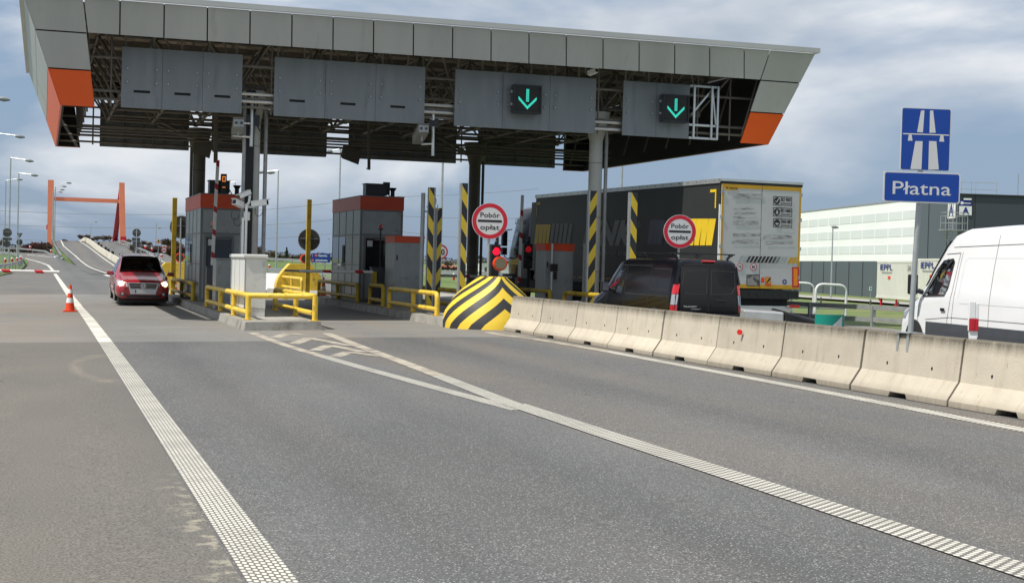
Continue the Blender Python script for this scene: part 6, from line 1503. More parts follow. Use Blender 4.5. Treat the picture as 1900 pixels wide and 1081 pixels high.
for i in range(26): mb.disc((-.031, .3 + i * .52, 3.95), (-1, 0, 0), .018, .004, 'black', 8)
mb.build('roof_rail', lor, world=False)
mb = MB(); mb.box(-.012, .02, .10, TLN, .98, 1.12, 'dgrey')
for i in range(14): a = .2 + i * .95; mb.box(-.016, -.0125, a, a + .80, 1.115, 1.15, 'gold')
mb.build('lower_rail', lor, world=False)
mb = MB()   # curtain straps
for i in range(22): yy = .55 + i * .60; mb.box(-.02, -.0045, yy - .02, yy + .02, 1.02, 1.12, 'galv_dull')
mb.build('curtain_straps', lor, world=False)
def zp(zx, zy): return (980 + zx / 5.278, 320 + zy / 5.278)
mb = MB()
def para(xb0, xb1, xt0, xt1, yb, yt, k, off=-.008):
    P = [onside(*zp(a, b)) for a, b in ((xb0, yb), (xb1, yb), (xt1, yt), (xt0, yt))]
    mb.add([(off, p.y, p.z) for p in P], [(0, 1, 2, 3)], k)
for a, b in ((1740, 1800), (1682, 1732), (1626, 1672), (1570, 1616), (1515, 1560)): para(a, b, a + 28, b + 42, 713, 452, 'curt_y')
for a, b in ((1400, 1450), (1345, 1390), (1262, 1306), (1216, 1258), (1168, 1210)): para(a, b, a + 32, b + 40, 702, 462, 'curt_b')
mb.build('speed_stripes', lor, world=False); mb = MB()
for a, b in ((62, 92), (98, 130), (136, 166), (172, 200)): para(a, b, a + 14, b + 26, 702, 510, 'curt_yd')if 0 else para(a, b, a + 18, b + 24, 702, 508, 'curt_y')
for a, b in ((208, 240), (250, 280), (290, 322), (332, 366), (376, 412)): para(a, b, a + 26, b + 30, 694, 498, 'curt_g')
mb.build('speed_stripes', lor, world=False)
mb = MB()
def side_text(s, x0, x1, yb, yt, k, **kw):
    a, b, c = onside(*zp(x0, yb)), onside(*zp(x1, yb + (x1 - x0) * .004)), onside(*zp(x0, yt)); zb_ = (a.z + b.z) / 2
    text(mb, s, (-.0, max(a.y, b.y), zb_), (0, -1, 0), (0, 0, 1), k, c.z - a.z, abs(a.y - b.y), align='l', out=.009, **kw)
side_text('LINK', 528, 1062, 697, 484, 'curt_g', shear=.35, bold=.06, space=1.05)
side_text('international transport', 512, 1170, 808, 758, 'curt_g', bold=.0)
side_text('®', 1072, 1104, 540, 478, 'curt_g')
mb.build('side_lettering', lor, world=False)
mb = MB(); c = onside(*zp(1846, 163))
mb.box(-.012, -.005, c.y + .0, c.y + .06, c.z - .52, c.z, 'curt_y'); mb.box(-.012, -.005, c.y + .062, c.y + .34, c.z - .08, c.z, 'curt_y')
c = onside(*zp(88, 295)); mb.box(-.012, -.005, c.y - .06, c.y, c.z - .5, c.z, 'curt_y'); mb.box(-.012, -.005, c.y - .34, c.y - .062, c.z - .08, c.z, 'curt_y'); mb.build('contour_marks', lor, world=False)
mb = MB(); mb.box(-.02, .03, .0, .04, 1.0, 3.3, 'white')
mb.box(-.02, .03, -.005, .045, 3.3, 3.86, 'blackm'); mb.build('rear_post', lor, world=False)
# rear doors
TWh = TW / 2
for s, (a, b) in enumerate(((.02, TWh - .008), (TWh + .008, TW - .02))):
    mb = MB(); mb.box(a, b, -.03, .045, 1.02, 3.86, 'doorwhite'); d_ = mb.build('rear_door', lor, bevel=.006, world=False)
    mb = MB(); mb.box(a, b, -.034, -.031, 3.75, 3.86, 'gold'); mb.box(a, b, -.034, -.031, 1.02, 1.13, 'gold')
    if s == 0: mb.box(a, a + .065, -.034, -.031, 1.132, 3.748, 'gold')
    else: mb.box(b - .065, b, -.034, -.031, 1.132, 3.748, 'gold')
    mb.build('yellow_edge', d_, world=False)
    mb = MB()
    for zz in (1.3, 2.1, 2.9, 3.6):
        xx = a if s == 0 else b; mb.box(xx - .03, xx + .03, -.05, -.035, zz, zz + .10, 'galv')
    mb.build('hinge', d_, world=False)
mb = MB(); mb.box(TWh - .006, TWh + .006, -.02, .02, 1.02, 3.86, 'blackm'); mb.box(-.02, TW + .02, -.02, .06, 3.865, 3.93, 'black'); mb.box(-.03, TW + .03, -.04, .06, 3.932, 4.0, 'alu'); mb.build('door_frame', lor, world=False)
def rp(zx, zy):      # position on the pair of doors, measured from their drawn corners
    v0 = (zy - 120) / 700; xl = 440 - 10 * v0; xr = 998 - 28 * v0; uu = (zx - xl) / (xr - xl); yt = 122 + 28 * uu; yb = 812 + 18 * uu
    return Vector((uu * TW, 0, 3.86 - (zy - yt) / (yb - yt) * 2.84))
mb = MB()
def rrectp(x0, y0, x1, y1, k, off=-.040):
    a, b, c, d = rp(x0, y0), rp(x1, y0), rp(x1, y1), rp(x0, y1); mb.add([(p.x, off, p.z) for p in (a, d, c, b)], [(0, 1, 2, 3)], k)
def blob(x0, y0, x1, y1, n=6, seed=1):
    r_ = random.Random(seed)
    top_, bot = [], []
    for i in range(n + 1):
        x = lerp(x0, x1, i / n); top_.append(rp(x, y0 + r_.uniform(-2, 5))); bot.append(rp(x, y1 + r_.uniform(-5, 2)))
    P = top_ + bot[::-1]; mb.add([(p.x, -.0385, p.z) for p in P], [tuple(range(len(P)))], 'smudge')
rrectp(467, 139, 550, 166, 'gold', -.0375)
for i, q in enumerate(((520, 190, 722, 226), (522, 284, 662, 298), (530, 312, 672, 326), (522, 340, 600, 356), (524, 368, 696, 400), (522, 452, 712, 476), (726, 466, 924, 492), (514, 500, 694, 524), (744, 510, 928, 528))): blob(*q, seed=i)
mb.v = mb.v
mb.build('smudged_print', lor, world=False)
mbs = []
mb = MB()
def rear_text(s, x0, x1, yb, yt, k, off=.042, **kw):
    a, b, c = rp(x0, yb), rp(x1, yb + (x1 - x0) * .02), rp(x0, yt); text(mb, s, (a.x, 0, (a.z + b.z) / 2), (1, 0, 0), (0, 0, 1), k, c.z - a.z, b.x - a.x, align='l', out=off, **kw)
rear_text('WIELTON', 490, 548, 158, 148, 'ink', bold=.04); rear_text('W', 470, 486, 156, 144, 'ink', bold=.06)
for (y0, y1, t1, t2, sym) in ((207, 270, 'ISO 9001', 'QUALITY ASSURED', 0), (281, 344, 'ISO 14001', 'ENVIRONMENT AWARE', 1), (354, 417, 'OHSAS 18001', 'HEALTH & SAFETY AWARE', 2)):
    mb.build('certificate_print' if sym else 'maker_plate', lor, world=False); mb = MB()
    a, b = rp(794, y0), rp(922, y1 + 2); z1, z0 = a.z, b.z; x0, x1 = a.x, b.x; w = .018
    for q in ((x0, x1, z1 - w, z1), (x0, x1, z0, z0 + w), (x0, x0 + w, z0 + w, z1 - w), (x1 - w, x1, z0 + w, z1 - w)): mb.add([(q[0], -.041, q[2]), (q[1], -.041, q[2]), (q[1], -.041, q[3]), (q[0], -.041, q[3])], [(0, 1, 2, 3)], 'ink')
    cx, cz, r_ = x0 + .12, (z0 + z1) / 2, .095
    mb.add([(cx + r_ * cos(2 * pi * i / 20), -.041, cz + r_ * sin(2 * pi * i / 20)) for i in range(20)], [tuple(range(20))], 'ink')
    if sym == 0: mb.bar((cx - .05, -.044, cz), (cx - .01, -.044, cz - .04), .004, .02, 'doorwhite', up=(1, 0, 0)); mb.bar((cx - .01, -.044, cz - .04), (cx + .05, -.044, cz + .06), .004, .02, 'doorwhite', up=(1, 0, 0))
    elif sym == 1: mb.add([(cx - .045, -.044, cz - .04), (cx + .045, -.044, cz - .04), (cx, -.044, cz + .075)], [(0, 1, 2)], 'doorwhite'); mb.box(cx - .01, cx + .01, -.044, -.0425, cz - .07, cz - .04, 'doorwhite')
    else: mb.add([(cx + .055 * cos(pi + pi * i / 8), -.044, cz + .055 * sin(pi + pi * i / 8)) for i in range(9)], [tuple(range(9))], 'doorwhite')
    text(mb, t1, (x0 + .24, 0, cz - .005), (1, 0, 0), (0, 0, 1), 'ink', .095, x1 - x0 - .28, align='l', bold=.035, out=.042); mb.box(x0 + .24, x1 - .05, -.044, -.042, cz - .072, cz - .048, 'ink')
mb.build('certificate_print', lor, world=False)
mb = MB()
for n_, cx_ in (('70', 568), ('80', 660)):
    c = rp(cx_, 676); mb.disc((c.x, -.036, c.z), (0, -1, 0), .105, .004, 'white', 28); mb.ring((c.x, -.041, c.z), (0, -1, 0), .082, .105, 'signred', 28); text(mb, n_, (c.x, -.04, c.z - .045), (1, 0, 0), (0, 0, 1), 'ink', .09, .11, bold=.03, out=.003)
mb.build('speed_stickers', lor, world=False)
mb = MB()   # chequer of slanting bars
for i in range(13):
    x = 556 + i * 25; k = 'curt_g' if i < 2 or i > 9 else ('ink' if 3 <= i <= 8 else 'dgrey')
    if i in (0, 1): k = 'galv'
    if i > 10: k = 'galv'
    P = [rp(x, 645 + (x - 556) * .03), rp(x + 17, 645 + (x - 556) * .03), rp(x + 40, 603 + (x - 556) * .03), rp(x + 23, 603 + (x - 556) * .03)]
    mb.add([(p.x, -.040, p.z) for p in P], [(0, 1, 2, 3)], k)
for i in range(3):
    x = 888 + i * 28; P = [rp(x, 656), rp(x + 24, 656), rp(min(x + 44, 972), 616), rp(x + 22, 616)]; mb.add([(p.x, -.040, p.z) for p in P], [(0, 1, 2, 3)], 'gold')
mb.build('slanting_bars', lor, world=False)
mb = MB(); rrectp(614, 728, 702, 804, 'blackm', -.038); rrectp(618, 732, 698, 800, mat('grimy_plate', (.30, .29, .27), .6, var=.3, vs=3, dirt=(.05, .05, .05), dirt_s=6, dirt_r=(.52, .58)), -.0405)
rrectp(712, 748, 734, 782, 'orange', -.038); rrectp(740, 745, 777, 804, 'orange', -.038); rrectp(743, 749, 774, 790, 'gold', -.040)
P = [rp(743, 785), rp(752, 785), rp(776, 757), rp(776, 752), rp(765, 752)]; mb.add([(p.x, -.042, p.z) for p in P], [tuple(range(5))], 'ink')
rrectp(921, 681, 968, 816, 'signred', -.038); rrectp(930, 690, 958, 806, mat('amber_reflector', srgb('f08a10'), .4), -.0405)
c = rp(870, 779); mb.ring((c.x, -.040, c.z), (0, -1, 0), .035, .07, 'navy', 24)
mb.build('stickers', lor, world=False)
mb = MB(); mb.box(.1, .95, .3, TLN - 1, .70, .98, 'blackm'); mb.box(TW - .95, TW - .1, .3, TLN - 1, .70, .98, 'blackm'); mb.box(.0, TW, -.02, .2, .74, .98, 'black'); mb.box(.2, TW - .2, .25, .4, .42, .74, 'blackm')
for i in range(9): x = .25 + i * .25; mb.box(x, x + .06, -.05, -.021, .78, .88, 'rubber')
mb.build('chassis', lor, world=False)
mb = MB(); mb.box(.15, TW - .15, .05, .15, .40, .54, 'alu'); mb.build('underrun_bar', lor, bevel=.01, world=False)
for sx, xx in ((-1, .0), (1, TW)):
    mb = MB(); mb.box(min(xx, xx - sx * .32), max(xx, xx - sx * .32), -.07, -.051, .50, .58, 'tail'); mb.build('tail_lamp', lor, bevel=.005, world=False)
for y in (2.2, 3.5, 4.8):
    for sg, xx in ((-1, .06), (1, TW - .06)): wheel(lor, xx, y, .50, .38, sg, 'galv', 8)
# tractor unit
cy0, cy1 = TLN + .55, TLN + 2.85
ctrk = Body([(cy0, .9, 1.5, 2.2, 3.55, 1.1, 1.22, 1.22, 1.12), (cy0 + .1, .9, 1.5, 2.2, 3.62, 1.15, 1.245, 1.245, 1.16), (cy0 + 1.2, .9, 1.5, 2.2, 3.62, 1.15, 1.245, 1.245, 1.12), (cy0 + 1.9, .6, 1.4, 2.1, 3.32, 1.15, 1.245, 1.235, 1.05), (cy0 + 2.15, .5, 1.3, 2.0, 2.95, 1.12, 1.22, 1.20, 1.02), (cy0 + 2.3, .45, 1.2, 1.9, 2.35, 1.05, 1.15, 1.14, .98)], crown=.04, rr=.25)
cabE = bpy.data.objects.new('cab_shell', None)
mb = MB(); ctrk.mesh(mb, 'vanblack'); mb.v = [v + Vector((TW / 2, 0, 0)) for v in mb.v]; cab = mb.build('cab', lor, world=False)
mb = MB(); ctrk.sidepoly(mb, -1, [(cy0 + 1.15, 2.0), (cy0 + 1.95, 1.95), (cy0 + 2.02, 2.30), (cy0 + 1.85, 2.72), (cy0 + 1.15, 2.75)], mat('cab_window_glass', (.10, .17, .18), .05, spec=.9), .01)
mb.v = [v + Vector((TW / 2, 0, 0)) for v in mb.v]; mb.build('cab_window', cab, world=False)
mb = MB(); ctrk.sidepoly(mb, -1, [(cy0 + .9, 1.50), (cy0 + 2.15, 1.45), (cy0 + 2.15, 1.62), (cy0 + .9, 1.78)], 'curt_y', .01); ctrk.sidepoly(mb, -1, [(cy0 + .2, 1.0), (cy0 + .85, 1.0), (cy0 + .85, 1.45), (cy0 + .2, 1.45)], 'dgrey', .02)
text(mb, 'LINK', (-1.215, cy0 + 1.55, 3.0), (0, -1, 0), (0, 0, 1), 'galv', .2, .8, shear=.35, bold=.04, align='l', out=.03)
mb.v = [v + Vector((TW / 2, 0, 0)) for v in mb.v]; mb.build('cab_print', cab, world=False)
mb = MB(); mb.box(.05, .12, cy0 - .45, cy0 - .02, 1.3, 3.75, 'black'); mb.box(TW - .12, TW - .05, cy0 - .45, cy0 - .02, 1.3, 3.75, 'black'); mb.build('side_deflector', cab, bevel=.02, world=False)
mb = MB(); mx_ = -.22
mb.obox((mx_, cy1 - .35, 2.45), (.09, 0, 0), (0, .10, 0), (0, 0, .28), 'black'); mb.obox((mx_, cy1 - .35, 1.98), (.09, 0, 0), (0, .10, 0), (0, 0, .14), 'black')
mb.tube([(mx_, cy1 - .35, 2.75), (.05, cy1 - .45, 2.8)], .02, 'black', 6); mb.tube([(mx_, cy1 - .35, 1.82), (mx_ + .1, cy1 - .4, 1.7), (.05, cy1 - .45, 1.75)], .025, 'black', 6); mb.build('mirror', cab, bevel=.02, world=False)
mb = MB(); mb.box(.10, TW - .1, TLN - 3.0, cy1 - .4, .55, .95, 'blackm'); mb.box(.05, .55, TLN - 1.4, TLN - .2, .45, 1.0, 'dgrey'); mb.build('tractor_chassis', lor, world=False)
for y in (TLN - 1.2, cy1 - 1.35):
    for sg, xx in ((-1, .06), (1, TW - .06)): wheel(lor, xx, y, .50, .34, sg, 'galv', 8)
bpy.data.objects.remove(cabE)

# ------------------------------------------------------------------ driver of the red car, seen through the windscreen
def head_mesh(mb, c, s, fwd, mask=True):
    f = Vector(fwd).normalized(); r = f.cross(Vector((0, 0, 1))); NU, NV = 20, 14; vs = []
    for j in range(NV + 1):
        v = pi * j / NV; z = cos(v)
        for i in range(NU):
            a = 2 * pi * i / NU; x, y = cos(a) * sin(v), sin(a) * sin(v)       # x to the right, y forward
            w = .78 * (1 - .18 * max(0, -z)); dpt = .95 * (1 - .10 * max(0, -z))
            py_, px_ = y * dpt, x * w
            if y > 0: py_ += .10 * math.exp(-((z + .12) ** 2) / .02 - (x ** 2) / .03) - .05 * math.exp(-((z - .1) ** 2) / .012 - ((abs(x) - .32) ** 2) / .03) + .04 * math.exp(-((z + .55) ** 2) / .02 - x ** 2 / .1)
            vs.append(Vector(c) + (r * px_ + f * py_ + Vector((0, 0, 1)) * z * 1.15) * s)
    fs = [(j * NU + i, j * NU + (i + 1) % NU, (j + 1) * NU + (i + 1) % NU, (j + 1) * NU + i) for j in range(NV) for i in range(NU)]
    mb.add(vs, fs, 'skin', True)
Lm = red.matrix_basis if False else Matrix.Translation(red.location) @ Matrix.Rotation(red.rotation_euler.z, 4, 'Z') @ Matrix.Diagonal((1, 1, 1.03, 1))
pos = Lm @ Vector((.38, 2.28, .62))
dr = thing('person', 'driver in dark jacket and pale blue face mask at the red car wheel', 'person', pos, rz=red.rotation_euler.z, local=True)
me = bpy.data.meshes.new('body')
J = [(0, 0, 0, .15), (0, .04, .25, .14), (0, .06, .42, .15), (0, .05, .50, .065), (-.18, .05, .42, .07), (-.27, -.12, .22, .05), (-.17, -.42, .34, .038), (-.15, -.55, .38, .03), (.18, .05, .42, .07), (.27, -.12, .22, .05), (.17, -.42, .34, .038), (.15, -.55, .38, .03), (0, .03, .58, .055), (-.1, -.15, -.02, .09), (-.12, -.5, .02, .07), (.1, -.15, -.02, .09), (.12, -.5, .02, .07)]
Ed = [(0, 1), (1, 2), (2, 3), (3, 12), (2, 4), (4, 5), (5, 6), (6, 7), (2, 8), (8, 9), (9, 10), (10, 11), (0, 13), (13, 14), (0, 15), (15, 16)]
me.from_pydata([j[:3] for j in J], Ed, []); me.materials.append(mat('dark_jacket', (.035, .04, .055), .85))
bo = bpy.data.objects.new('clothed_body', me); COL.objects.link(bo); bo.parent = dr
sk = bo.modifiers.new('skin', 'SKIN'); 
for i, j in enumerate(J): me.skin_vertices[0].data[i].radius = (j[3], j[3]) if me.skin_vertices else (j[3], j[3])
me.skin_vertices[0].data[0].use_root = True
bo.modifiers.new('sub', 'SUBSURF').levels = 1
mb = MB(); head_mesh(mb, (0, .02, .70), .115, (0, -1, 0))
for sx in (-1, 1):
    for i in range(4): mb.tube([(sx * .15 + (i - 1.5) * .004, -.55, .385 + i * .016 - .02), (sx * .15 - sx * .03, -.60 - .004 * i, .40 + i * .016 - .02), (sx * .15 - sx * .05, -.585, .405 + i * .016 - .02)], [.010, .009, .008], 'skin', 6)
    mb.tube([(sx * .13, -.54, .41), (sx * .11, -.57, .44)], [.011, .009], 'skin', 6); mb.tube([(sx * .095, .03, .66), (sx * .102, .035, .70), (sx * .095, .03, .735)], [.012, .02, .012], 'skin', 6)
mb.build('head_and_hands', dr, world=False)
mb = MB(); NU = 14; vs = []
for j in range(6):
    z = .705 - j * .022
    for i in range(NU + 1):
        a = pi + pi * i / NU; vs.append((.094 * cos(a) * (1 - .03 * j), .02 + (.118 + .012 * sin(j)) * sin(a) * (1 - .03 * j), z))
mb.add(vs, [(j * (NU + 1) + i, j * (NU + 1) + i + 1, (j + 1) * (NU + 1) + i + 1, (j + 1) * (NU + 1) + i) for j in range(5) for i in range(NU)], mat('blue_face_mask', (.25, .42, .52), .8), True); mb.build('face_mask', dr, world=False)
mb = MB(); vs = []
for j in range(7):
    v = .62 * pi / 7 * j
    for i in range(18):
        a = 2 * pi * i / 18; z = cos(v); q = sin(v) if not (sin(a) < -.2 and v > .95) else sin(.95); zz = z if not (sin(a) < -.2 and v > .95) else cos(.95)
        vs.append((cos(a) * q * .100, .026 + sin(a) * q * .122, .70 + zz * .142))
mb.add(vs, [(j * 18 + i, j * 18 + (i + 1) % 18, (j + 1) * 18 + (i + 1) % 18, (j + 1) * 18 + i) for j in range(6) for i in range(18)], mat('dark_hair', (.03, .02, .015), .8), True); mb.build('hair', dr, world=False)
mb = MB()
for sx in (-1, 1): mb.disc((sx * .038, -.083, .715), (0, -1, 0), .011, .006, 'white', 10); mb.disc((sx * .038, -.0895, .715), (0, -1, 0), .006, .002, 'ink', 8)
mb.build('eyes', dr, world=False)
# ------------------------------------------------------------------ right-hand background
def GG(px, py, h=0.0):
    d = ray(px, py); t = 10.0
    while t < 600:
        p = CAM + d * t
        if p.z <= gz(p.x, p.y) + h: return p
        t += .25
    return CAM + d * 600
def onplane(o, n, px, py):
    d = ray(px, py); o, n = Vector(o), Vector(n); return CAM + d * ((o - CAM).dot(n) / d.dot(n))
wd = Vector((sin(radians(12.4)), cos(radians(12.4)), 0)); wn = Vector((-wd.y, wd.x, 0))    # wall direction and outward normal of the lit wall
WC = Vector((100.4, 147.6, 0)); WZ0, WZ1 = -1.6, 11.15
wh = thing('warehouse', 'large warehouse with white patterned wall, grey plinth and shaded end wall marked A', 'warehouse', (WC.x, WC.y, WZ0))
up = Vector((0, 0, 1)); wr = Vector((wd.y, -wd.x, 0))
def wq(mb, s0, s1, z0, z1, k, off):   # rectangle on the lit wall, s metres from the corner going away
    a = WC + wd * s0 + wn * off; b = WC + wd * s1 + wn * off
    mb.hexa([Vector((b.x, b.y, z0)), Vector((a.x, a.y, z0)), Vector((a.x, a.y, z0)) - wn * .06, Vector((b.x, b.y, z0)) - wn * .06, Vector((b.x, b.y, z1)), Vector((a.x, a.y, z1)), Vector((a.x, a.y, z1)) - wn * .06, Vector((b.x, b.y, z1)) - wn * .06], k)
SB = (onplane(WC, wn, 1702, 450) - WC).dot(wd)
mb = MB(); A = WC; B = WC + wd * 90; C2 = B + wr * 60; D2 = WC + wr * 60
for p, q in ((B, A), (A, D2), (D2, C2), (C2, B)):
    mb.add([(p.x, p.y, WZ0), (q.x, q.y, WZ0), (q.x, q.y, WZ1), (p.x, p.y, WZ1)], [(0, 1, 2, 3)], 'greywall' if p is B else 'greywall_shade')
mb.add([(p.x, p.y, WZ1 - .02) for p in (A, D2, C2, B)], [(0, 1, 2, 3)], 'greywall_shade')
recalc(mb.build('walls', wh))
mb = MB(); wq(mb, SB, 90, 3.45, WZ1 - .06, 'whitewall', .02); mb.build('white_cladding', wh)
mb = MB(); mod = 5.2
for z0, z1 in ((8.75, 9.85), (6.6, 7.75), (4.45, 5.6)):
    s = SB + .4
    while s < 88: wq(mb, s, s + mod - .35, z0, z1, 'palewall', .05); s += mod
mb.build('pale_rectangles', wh)
mb = MB(); s = 3.0
while s < 88: wq(mb, s, s + .06, WZ0, 3.4 if s > SB else WZ1 - .1, 'seam', .06); s += 6.0
for s in (2, 9, 18, 28):
    p = WC + wr * s - wd * .01; mb.bar(p + up * WZ0, p + up * (WZ1 - .1), .05, .05, 'seam')
mb.build('panel_joints', wh)
mb = MB(); wq(mb, -.1, 90, WZ1 - .05, WZ1 + .12, 'galv_dull', .08); a = WC - wd * .1; b = D2 - wd * .1; mb.bar(a + up * (WZ1 + .04), b + up * (WZ1 + .04), .2, .16, 'seam'); mb.build('roof_edge', wh)
# letter signs on both walls
def fw(px, py): return onplane(WC - wd * .05, -wd, px, py)
a, b = fw(1780.5, 382), fw(1802.5, 399.5); u_ = wr; c_ = (a + b) / 2
def sign_on(c, u, nrm, w, h, name):
    mb = MB(); mb.obox(c, u * w / 2, nrm * .05, up * h / 2, 'white'); mb.obox(c + up * (h / 2 + .35), u * w / 2, nrm * .05, up * .33, 'navy'); text(mb, 'A', c - up * h * .33 + nrm * .06, u, up, 'navy', h * .72, bold=.04, out=.02)
    mb.obox(c + up * (h / 2 + .35) - u * w * .32 + nrm * .055, u * .16, nrm * .01, up * .16, 'white'); mb.obox(c + up * (h / 2 + .33) + u * w * .1 + nrm * .055, u * w * .3, nrm * .01, up * .05, 'palewall'); return mb.build(name, wh)
sign_on(c_, u_, -wd, (b - a).dot(wr), abs(a.z - b.z), 'letter_sign')
cL = onplane(WC + wn * .12, wn, 1766, 390); sign_on(cL, -wd, wn, 2.2, 1.9, 'letter_sign')
mb = MB(); q = fw(1795, 369.5); mb.obox(q, wr * .45, -wd * .1, up * .10, 'white'); mb.build('wall_lamp', wh)
# ladder, platform and roof railing on the corner
mb = MB()
pc = WC - wd * .7 - wr * 1.3
zpf = fw(1775, 428).z
def P3(r, f, z): return pc + wr * r - wd * f + up * z
for r in (-1.0, 1.6):
    for f in (0, 1.5): mb.tube([P3(r, f, zpf), P3(r, f, zpf + 1.6)], .035, 'galv', 6)
for z in (zpf + .8, zpf + 1.6, zpf + 2.0):
    mb.tube([P3(-1.0, 0, z), P3(-1.0, 1.5, z), P3(1.6, 1.5, z), P3(1.6, 0, z), P3(-1, 0, z)], .03, 'galv', 6)
for i in range(9): mb.tube([P3(-1 + i * .32, 1.5, zpf), P3(-1 + i * .32, 1.5, zpf + 1.6)], .015, 'galv', 5)
mb.obox(P3(.3, .75, zpf), wr * 1.5, wd * .85, up * .05, 'galv')
mb.tube([P3(-.8, .1, zpf), P3(.2, .1, zpf - 2)], .04, 'galv', 6); mb.tube([P3(1.2, .1, zpf), P3(.2, .1, zpf - 2)], .04, 'galv', 6)
for r in (-.25, .25):
    mb.tube([P3(r, .5, zpf), P3(r, .5, WZ1 + 1.0)], .04, 'galv', 6); mb.tube([P3(r, .5, WZ0), P3(r, .5, zpf)], .03, 'galv', 6)
z = WZ0
while z < WZ1 + .8: mb.tube([P3(-.25, .5, z), P3(.25, .5, z)], .02, 'galv', 5); z += .35
z = zpf + 2.2
while z < WZ1 + 1: mb.tube([P3(-.35, .5, z), P3(-.35, 1.1, z), P3(.35, 1.1, z), P3(.35, .5, z)], .02, 'galv', 5); z += .9
mb.build('ladder_platform', wh)
mb = MB()
for z in (WZ1 + .65, WZ1 + 1.45): mb.tube([WC + wr * .2 + up * z, WC + wr * 4.6 + up * z], .03, 'galv', 6)
for s in (.3, 1.5, 2.0, 4.5): mb.tube([WC + wr * s + up * WZ1, WC + wr * s + up * (WZ1 + 1.45)], .03, 'galv', 6)
mb.tube([WC + wr * 10.6 + wd * 8 + up * WZ1, WC + wr * 10.6 + wd * 8 + up * (WZ1 + 3.2)], .05, 'galv_dull', 6); mb.build('roof_railing', wh)
# kerb strip, footpath
def gstrip(name, top_, bot, k, off=.05):
    mb = MB(); T = [GG(*q) for q in top_]; Bm = [GG(*q) for q in bot]; vs = []
    for p, q in zip(T, Bm): vs += [p + up * off, q + up * off]
    mb.add(vs, [(2 * i, 2 * i + 1, 2 * i + 3, 2 * i + 2) for i in range(len(T) - 1)], k); o = recalc(mb.build(name)); o['kind'] = 'structure'
gstrip('pavement', [(1440, 546), (1490, 548.5), (1560, 553), (1640, 559), (1700, 564), (1760, 569)], [(1440, 550), (1490, 553.5), (1560, 558), (1640, 564), (1700, 569.5), (1760, 575)], 'conc', .12)
gstrip('kerb_strip', [(1440, 536.5), (1505, 539), (1570, 541.5), (1630, 543.5), (1690, 546)], [(1440, 537.7), (1505, 540.6), (1570, 543.3), (1630, 545.3), (1690, 548)], 'whitewall', .12)
# swap-body containers on red legs
cdv = Vector((sin(radians(12)), cos(radians(12)), 0)); crt = Vector((cdv.y, -cdv.x, 0))
def container(F, label, zb_, h, txt=True, num=None, first=None):
    Nn = F - cdv * 7.45; g = gz(F.x, F.y) - .05
    t = thing('swap_body', label, 'container', (Nn.x, Nn.y, g), group='cream containers parked on legs'); n = -crt
    mb = MB(); N = 62
    for i in range(N):
        a = Nn + cdv * (7.45 * i / N); b = Nn + cdv * (7.45 * (i + 1) / N); o = .0 if i % 2 else .03
        mb.hexa([a + n * o + up * (zb_ + .14), a + crt * .05 + up * (zb_ + .14), b + crt * .05 + up * (zb_ + .14), b + n * o + up * (zb_ + .14), a + n * o + up * (zb_ + h - .12), a + crt * .05 + up * (zb_ + h - .12), b + crt * .05 + up * (zb_ + h - .12), b + n * o + up * (zb_ + h - .12)], 'contain')
    A, B = Nn, F; W2 = crt * 2.5
    for z0, z1 in ((zb_, zb_ + .14), (zb_ + h - .12, zb_ + h)):
        mb.hexa([A + n * .04 + up * z0, B + n * .04 + up * z0, B + crt * .1 + up * z0, A + crt * .1 + up * z0, A + n * .04 + up * z1, B + n * .04 + up * z1, B + crt * .1 + up * z1, A + crt * .1 + up * z1], 'contain')
    mb.hexa([A + crt * .06 + up * zb_, B + crt * .06 + up * zb_, B + W2 + up * zb_, A + W2 + up * zb_, A + crt * .06 + up * (zb_ + h), B + crt * .06 + up * (zb_ + h), B + W2 + up * (zb_ + h), A + W2 + up * (zb_ + h)], 'contain')
    recalc(mb.build('box', t)); 
    for (s, w) in ((.7, .1), (6.7, .1), (.7, 2.4), (6.7, 2.4)):
        mb = MB(); p = Nn + cdv * s + crt * w; mb.bar(p + up * g, p + up * zb_, .12, .12, 'red'); mb.bar(p + up * (g + .5), p - cdv * (.6 if s < 3 else -.6) + up * zb_, .07, .07, 'red'); mb.obox(p + up * (g + .03), crt * .15, cdv * .15, up * .03, 'red'); mb.build('leg', t)
    mb = MB(); c = F - cdv * 1.0 + up * (zb_ + h * .76) + n * .05
    text(mb, 'EPPL', c, -cdv, up, 'navy', .42, 2.2, bold=.015, align='l', out=.01)
    for i in range(4): mb.obox(F - cdv * .85 + up * (zb_ + h * .76 + .05 + i * .1) + n * .045, cdv * .14, n * .005, up * .03, 'navy')
    mb.obox(c - up * .17 - cdv * 1.1, cdv * 1.0, n * .005, up * .03, 'galv_dull')
    mb.obox(F - cdv * 2.6 + up * (zb_ + h * .56) + n * .045, cdv * .25, n * .005, up * .10, 'orange')
    text(mb, '28', F - cdv * 6.4 + up * (zb_ + h * .75) + n * .05, -cdv, up, 'galv_dull', .4, .7, out=.01)
    mb.build('lettering', t); return t
F1 = AD(1626, 552, 106); zc = F1.z; container(Vector((F1.x, F1.y, 0)), 'cream container on red legs left of the sign post', zc, AD(1626, 484, 106).z - zc)
F2 = AD(1700, 552, 99); container(Vector((F2.x, F2.y, 0)), 'cream container between the sign post and the white van windscreen', F2.z - .02, 2.62)
F3 = AD(1655, 552, 122); t3_ = container(Vector((F3.x, F3.y, 0)), 'rear cream container whose top shows above the first one', F3.z + .2, 2.75)
